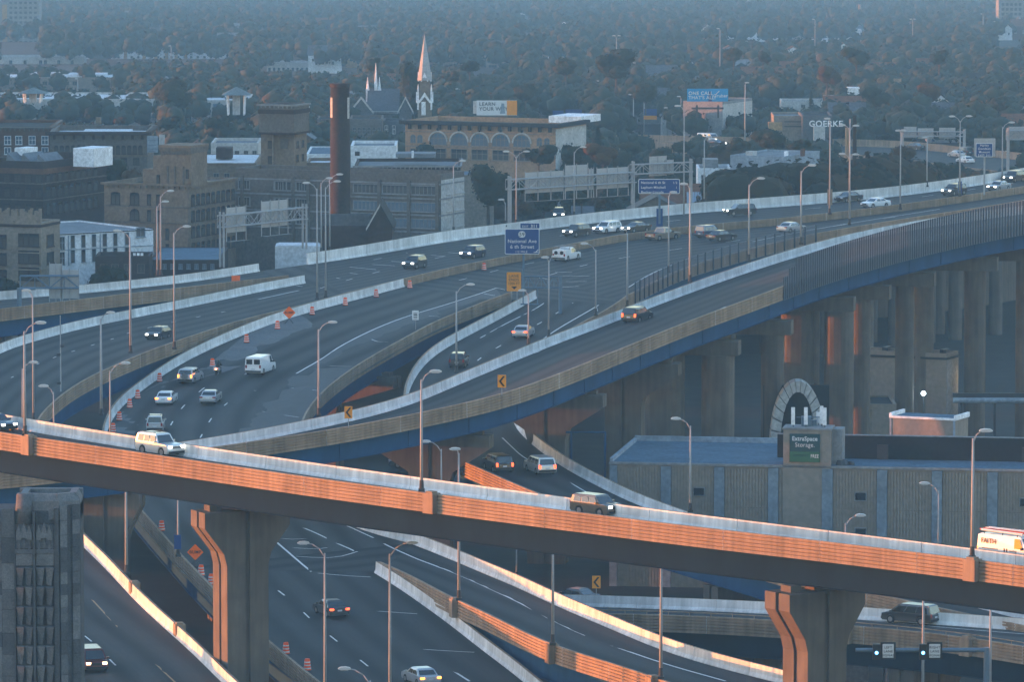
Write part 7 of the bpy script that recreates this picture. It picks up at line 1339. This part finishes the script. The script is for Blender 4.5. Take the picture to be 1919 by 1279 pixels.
def proto(kind, i):
    key = (kind, i)
    if key in PROTO: return PROTO[key]
    h, r = {'tree': (10, 4.2), 'tall': (12, 3.6), 'bush': (4.5, 3.4), 'fir': (11, 2.6)}[kind]
    if kind == 'fir':
        V, Fc = [], []
        for j in range(420):
            z = nr.uniform(0.08, 1) ; rr = r * (1 - z) * nr.uniform(0.5, 1.05) + 0.1; a = nr.uniform(0, 6.28); p = np.array([rr * math.cos(a), rr * math.sin(a), z * h]); b = len(V); t_ = np.array([math.cos(a), math.sin(a), -0.5]); s_ = np.array([-math.sin(a), math.cos(a), 0]); L_ = 0.9
            for q, w in ((-0.5, -0.5), (0.5, -0.5), (0.25, 0.6), (-0.25, 0.6)): V.append(tuple(p + s_ * q * L_ + t_ * w * L_))
            Fc.append((b, b + 1, b + 2, b + 3))
    else: V, Fc = crown_geo(h, r, 1700 if kind != 'bush' else 900, 0.44 if kind != 'bush' else 0.36, 8, True, 0.22 if kind != 'bush' else 0.0)
    me = bpy.data.meshes.new('crown'); me.from_pydata(V, [], Fc); me.materials.append(M_['leaf' if kind != 'bush' else 'leafbush']); mb = MB(); mb.tube((0, 0, -0.2), (0, 0, h * 0.42), 0.3, 0.2, 7)
    for a in (0.4, 2.4, 4.4): mb.tube((0, 0, h * 0.3), (math.cos(a) * r * 0.5, math.sin(a) * r * 0.5, h * 0.6), 0.15, 0.06, 5)
    PROTO[key] = (me, mb.mesh('trunk', M_['bark']), h); me2 = me.copy(); me2.materials.clear(); me2.materials.append(M_['leafaut']); PROTO[(kind + 'aut', i)] = (me2, PROTO[key][1], h); return PROTO[key]
for kd in ('tree', 'tall', 'bush', 'fir'):
    for i in range(4): proto(kd, i)
NT = 0
def tree(label, p, hgt, kind='tree', name='tree', group='trees of the city', wide=1.0):
    global NT; NT += 1
    me, tr, h = PROTO[(kind, rnd.randrange(4))]; s = hgt / h; t = thing(name, label, name, p, rnd.uniform(0, 6.28), group); c = link('crown', me, t); c.scale = (s * wide, s * wide, s); q = link('trunk', tr, t); q.scale = (s, s, s); return t
def tree_px(label, x, yb, ht, wide=1.0, kind='tree', D=None, name='tree'):
    D = D or far_of(F * HC / (yb - YH)); p = atD(x, yb, D); tree(label, p, ht * D / F, kind, name, wide=wide)
# named trees
for a in ((322, 240, 92, 1.15, 'tree', 1290, 'biggest dark round tree rising in front of the pale parking garage'), (175, 246, 52, 1.1, 'tree', 1270, 'dark tree in front of the left garage slots'), (88, 246, 36, 1.1, 'tree', 1290, 'low round tree at the left garage corner'), (30, 246, 34, 1.2, 'tree', 1280, 'tree at the far left below the garage'), (225, 246, 30, 1.2, 'treeaut', 1240, 'yellowish small tree right of the garage tree'), (318, 262, 48, 1.5, 'tree', 1180, 'broad dark tree behind the stepped tower, left one'), (408, 262, 52, 1.3, 'tree', 1180, 'broad dark tree behind the long cream building, right one'),
          (250, 372, 55, 1.1, 'treeaut', 890, 'orange autumn tree left of the stepped brick tower'), (212, 372, 75, 1.0, 'tree', 905, 'dark tree between the red factory and the stepped tower'), (188, 380, 60, 1.0, 'tree', 915, 'dark shaded tree beside the red factory wall'), (1155, 172, 82, 1.3, 'tree', 1420, 'large dark tree below the tallest high mast'), (1210, 215, 60, 1.1, 'tree', 1330, 'tall dark tree right of the highway sign'), (1060, 160, 52, 1.3, 'tree', 1500, 'dark tree group right of the frame building'), (985, 210, 56, 1.2, 'tree', 1340, 'dark round tree right of the white billboard'), (1605, 140, 52, 1.3, 'tree', 1520, 'broad dark tree on the rise above the white tower'), (1375, 130, 40, 1.1, 'tree', 1570, 'dark round tree right of the high mast'), (1430, 130, 35, 1.0, 'tree', 1580, 'small dark round tree beside a mast'), (1760, 140, 50, 1.1, 'tree', 1500, 'dark tree with forked top at upper right'), (1550, 178, 56, 1.1, 'treeaut', 1400, 'brownish tree right of the long tan building'), (1740, 215, 60, 1.2, 'treeaut', 1330, 'brownish tree in the middle of the right hand trees'), (1640, 222, 62, 1.2, 'tree', 1330, 'dark tree right of the pale hall'), (1875, 232, 52, 1.1, 'tree', 1290, 'dark tree at the right edge above the far freeway'), (1815, 236, 46, 1.1, 'tree', 1290, 'dark tree above the museum sign'), (700, 150, 45, 1.0, 'tree', 1480, 'dark tree between the church turrets and spire'), (770, 215, 100, 0.7, 'tree', 1330, 'dark tree just left of the church spire'), (880, 150, 40, 1.3, 'tree', 1480, 'dark tree in front of the concrete frame building'), (845, 165, 32, 1.3, 'tree', 1440, 'round tree right of the spire'),
          (915, 420, 112, 1.0, 'tree', 885, 'dark shaded tree right of the grey industrial building'), (950, 415, 88, 1.0, 'tree', 900, 'dark tree behind the sign gantry post'), (1010, 330, 60, 1.4, 'tree', 1010, 'dark trees above the gantry boards, left one'), (1075, 325, 52, 1.4, 'tree', 1010, 'dark trees above the gantry boards, middle one'), (1130, 330, 62, 1.3, 'treeaut', 1000, 'brownish tree above the gantry boards'), (1020, 415, 60, 1.3, 'tree', 880, 'dark tree below the gantry boards'), (1090, 402, 52, 1.3, 'tree', 888, 'dark tree below the gantry boards on the right'), (1125, 400, 26, 1.2, 'treeaut', 884, 'small orange autumn tree at the shingled roof'), (985, 418, 36, 1.2, 'treeaut', 876, 'small brown tree at the far wall'),
          (1440, 300, 58, 1.5, 'tree', 1030, 'big dark round tree above the blue grey warehouse'), (1385, 298, 40, 1.4, 'tree', 1040, 'dark tree left above the blue grey warehouse'), (1495, 306, 46, 1.2, 'tree', 1020, 'dark tree behind the rooftop vents'), (1690, 335, 62, 1.1, 'treeaut', 985, 'brown topped bush tree by the far freeway'), (1650, 350, 42, 1.3, 'tree', 950, 'dark bushy tree by the freeway wall'), (1720, 345, 44, 1.3, 'tree', 970, 'dark tree left of the double arm lamp'), (1770, 338, 34, 1.4, 'tree', 985, 'dark bushy tree right of the double arm lamp'), (1240, 322, 46, 1.4, 'tree', 1040, 'dark tree behind the right hand gantry'), (1180, 300, 34, 1.6, 'tree', 1080, 'dark tree below the far tan wall'), (1280, 300, 36, 1.6, 'tree', 1075, 'dark tree right below the far tan wall'), (1345, 300, 30, 1.5, 'tree', 1080, 'dark low tree beside the far tan wall'), (1120, 285, 46, 1.3, 'fir', 1110, 'dark conifer right of the arched hall'), (1520, 208, 38, 0.8, 'fir', 1300, 'dark conifer left of the lettered store')):
    tree_px(a[6], a[0], a[1], a[2], a[3], a[4], a[5])
for i in range(26):
    x = 1385 + i * 13 + rnd.uniform(-5, 5); D = 884 + (x - 1385) * 0.085 + rnd.uniform(0, 12); p = atD(x, 372 - (x - 1385) * 0.08, D); tree('dark bush in the thick hedge behind the freeway wall', (p.x, p.y, max(p.z - 7, 0)), rnd.uniform(8, 12), rnd.choice(('bush', 'bush', 'bushaut')), 'bush', 'bushes behind the freeway wall')
for x, yb, ht, D, lab in ((205, 515, 34, 775, 'dark bush before the dark stone building'), (185, 520, 26, 770, 'small bush with yellow leaves at the exit ramp wall'), (15, 545, 40, 745, 'dry bush at the far left behind the exit ramp'), (225, 514, 28, 778, 'low bush right of the dark stone building corner')):
    p = atD(x, yb + 12, D); tree(lab, (p.x, p.y, p.z - 1), ht * D / F * 1.3, 'bush', 'bush', 'bushes by the left buildings')
# scatter: keep the named buildings in view
KEEP = [(0,140,235,158,1460),(0,186,290,222,1310),(355,160,470,212,1310),(655,160,775,235,1280),(770,60,820,235,1270),(750,225,1105,320,1085),(890,185,975,222,1170),(1285,165,1415,245,1225),(160,85,425,112,1650),(0,95,160,120,1640),(500,95,670,130,1600),(790,86,955,118,1600),(1365,50,1615,72,1750),(1368,285,1550,350,950),(1440,190,1615,250,1230),(1415,160,1530,190,1380),(1025,88,1060,105,1640),(1870,0,1919,85,1800),(0,0,72,90,1760),(1605,5,1618,60,1850),(1165,248,1385,272,1185),(1600,255,1919,305,1165),(0,240,480,340,930),(480,195,660,340,900),(660,270,900,340,900),(1300,300,1375,345,960),(1195,330,1380,400,900),(1185,200,1232,226,1340),(1030,200,1095,226,1330),(1090,165,1100,230,1300)]
def blocked(x, yt, yb, D, hw):
    for a, b, c, d, Dk in KEEP:
        if D < far_of(Dk) + 14 and x + hw > a and x - hw < c and yt < d - 3 and yb > b: return True
    return False
KEEPH = [(740,40,860,240,2500)]
def ok_plan(p):
    Q = ROADS['R9']; return np.min(np.hypot(Q[:, 0] - p[0], Q[:, 1] - p[1])) > 11
cells = set(); spots = []
for i in range(110000):
    D = 1010 + 4400 * rnd.random() ** 1.5; x = rnd.uniform(-70, 1990); X_ = (x - CX) * D / F; q = 1.0 if D < 1700 else 1.35 if D < 2600 else 1.9; c = (int(X_ / (8.4 * q)), int(D / (10 * q)), q)
    if c in cells: continue
    ht = rnd.uniform(8, 13.5); yb = gy(D); yt = yb - ht * F / D
    if rnd.random() < 0.12 or blocked(x, yt, yb, D, 3.2 * F / D) or not ok_plan((X_, D)): continue
    cells.add(c); spots.append((D, X_, ht))
spots.sort(); near = spots[:max(0, 296 - NT)]; far = spots[len(near):]
for D, X_, ht in near:
    kd = rnd.choice(('tree', 'tree', 'tree', 'tall', 'tall', 'treeaut')); tree('autumn coloured tree among the mixed city trees' if kd == 'treeaut' else ('narrow tall green tree among the mixed city trees' if kd == 'tall' else 'round dark green tree among the mixed city trees'), (X_, D, zg(D)), ht, kd, group='mixed city trees')
# far wood: thousands of trees, one mass
def tri(Fc): return np.array([t for f in Fc for t in ((f[0], f[1], f[2]),) + (((f[0], f[2], f[3]),) if len(f) == 4 else ())], dtype=np.int32)
VAR = [[], []]
for k, (nl, ls, lb) in enumerate(((100, 0.75, 3), (44, 1.1, 2))):
    for i in range(7): V, Fc = crown_geo(10, 4.4, nl, ls, lb, True, 0.15); VAR[k].append((np.array(V), tri(Fc)))
AV, AF, off = [], [], 0
for D, X_, ht in far:
    V, Fc = VAR[0 if D < 1750 else 1][nr.integers(7)]; s = ht / 10; a = nr.uniform(0, 6.28); ca, sa = math.cos(a), math.sin(a); Q = np.empty_like(V); Q[:, 0] = (V[:, 0] * ca - V[:, 1] * sa) * s + X_; Q[:, 1] = (V[:, 0] * sa + V[:, 1] * ca) * s + D; Q[:, 2] = V[:, 2] * s + zg(D); AV.append(Q); AF.append(Fc + off); off += len(V)
AV = np.concatenate(AV).astype(np.float32); AF = np.concatenate(AF); me = bpy.data.meshes.new('far_wood'); me.vertices.add(len(AV)); me.vertices.foreach_set('co', AV.ravel()); me.loops.add(AF.size); me.loops.foreach_set('vertex_index', AF.ravel()); me.polygons.add(len(AF)); me.polygons.foreach_set('loop_start', np.arange(0, AF.size, 3, dtype=np.int32)); me.update(calc_edges=True); me.validate(); me.materials.append(M_['leaffar']); tag(link('far_wood', me), 'hazy mass of city trees reaching to the horizon', None, None, 'stuff')
print('far trees', len(far), 'tris', len(AF))
# small houses between the trees
HC_ = ['palewall', 'whitewall', 'tanwall', 'greywall', 'bluewall', 'redbrick', 'trimwhite', 'tanbrick']; HN = dict(palewall='pale', whitewall='white', tanwall='tan', greywall='grey', bluewall='blue grey', redbrick='red brick', trimwhite='bright white', tanbrick='brown brick'); RN = dict(slate='slate grey', roofgrey='light grey', roofdark='dark', rooftile='red tiled')
hp = {}; nh = 0; tries = 0
while nh < 190 and tries < 5000:
    tries += 1; D = 1150 + 3200 * rnd.random() ** 1.3; x = rnd.uniform(-20, 1940); X_ = (x - CX) * D / F; yb = gy(D); w = rnd.choice((7, 8, 9, 12)); hh = rnd.choice((5, 5.8, 6.8))
    if blocked(x, yb - 12 * F / D, yb, D, w * 0.6 * F / D) or not ok_plan((X_, D)) or 740 < x < 860: continue
    wl, rf, ax = rnd.choice(HC_), rnd.choice(list(RN)), rnd.choice('xy'); key = (wl, rf, ax, w, hh)
    lab = '%s city house, %s roof %s, among the trees' % (HN[wl], RN[rf], 'seen side on' if ax == 'x' else 'gable on')
    if key not in hp:
        D0 = F * HC / (F * (HC - SLOPE * DS) / D + SLOPE * F) if D > DS else D; t, *_ = gable('city_house', lab, 'house', CX - w / 2 * F / D, CX + w / 2 * F / D, gy(D) - hh * F / D, gy(D) - (hh + 3.2) * F / D, D0, 9, wl, rf, 0.0, axis=ax, group='small city houses', win=2); hp[key] = t; t.location = (X_, D, zg(D))
    else: t = copy_tree(hp[key]); t.location = (X_, D, zg(D))
    nh += 1
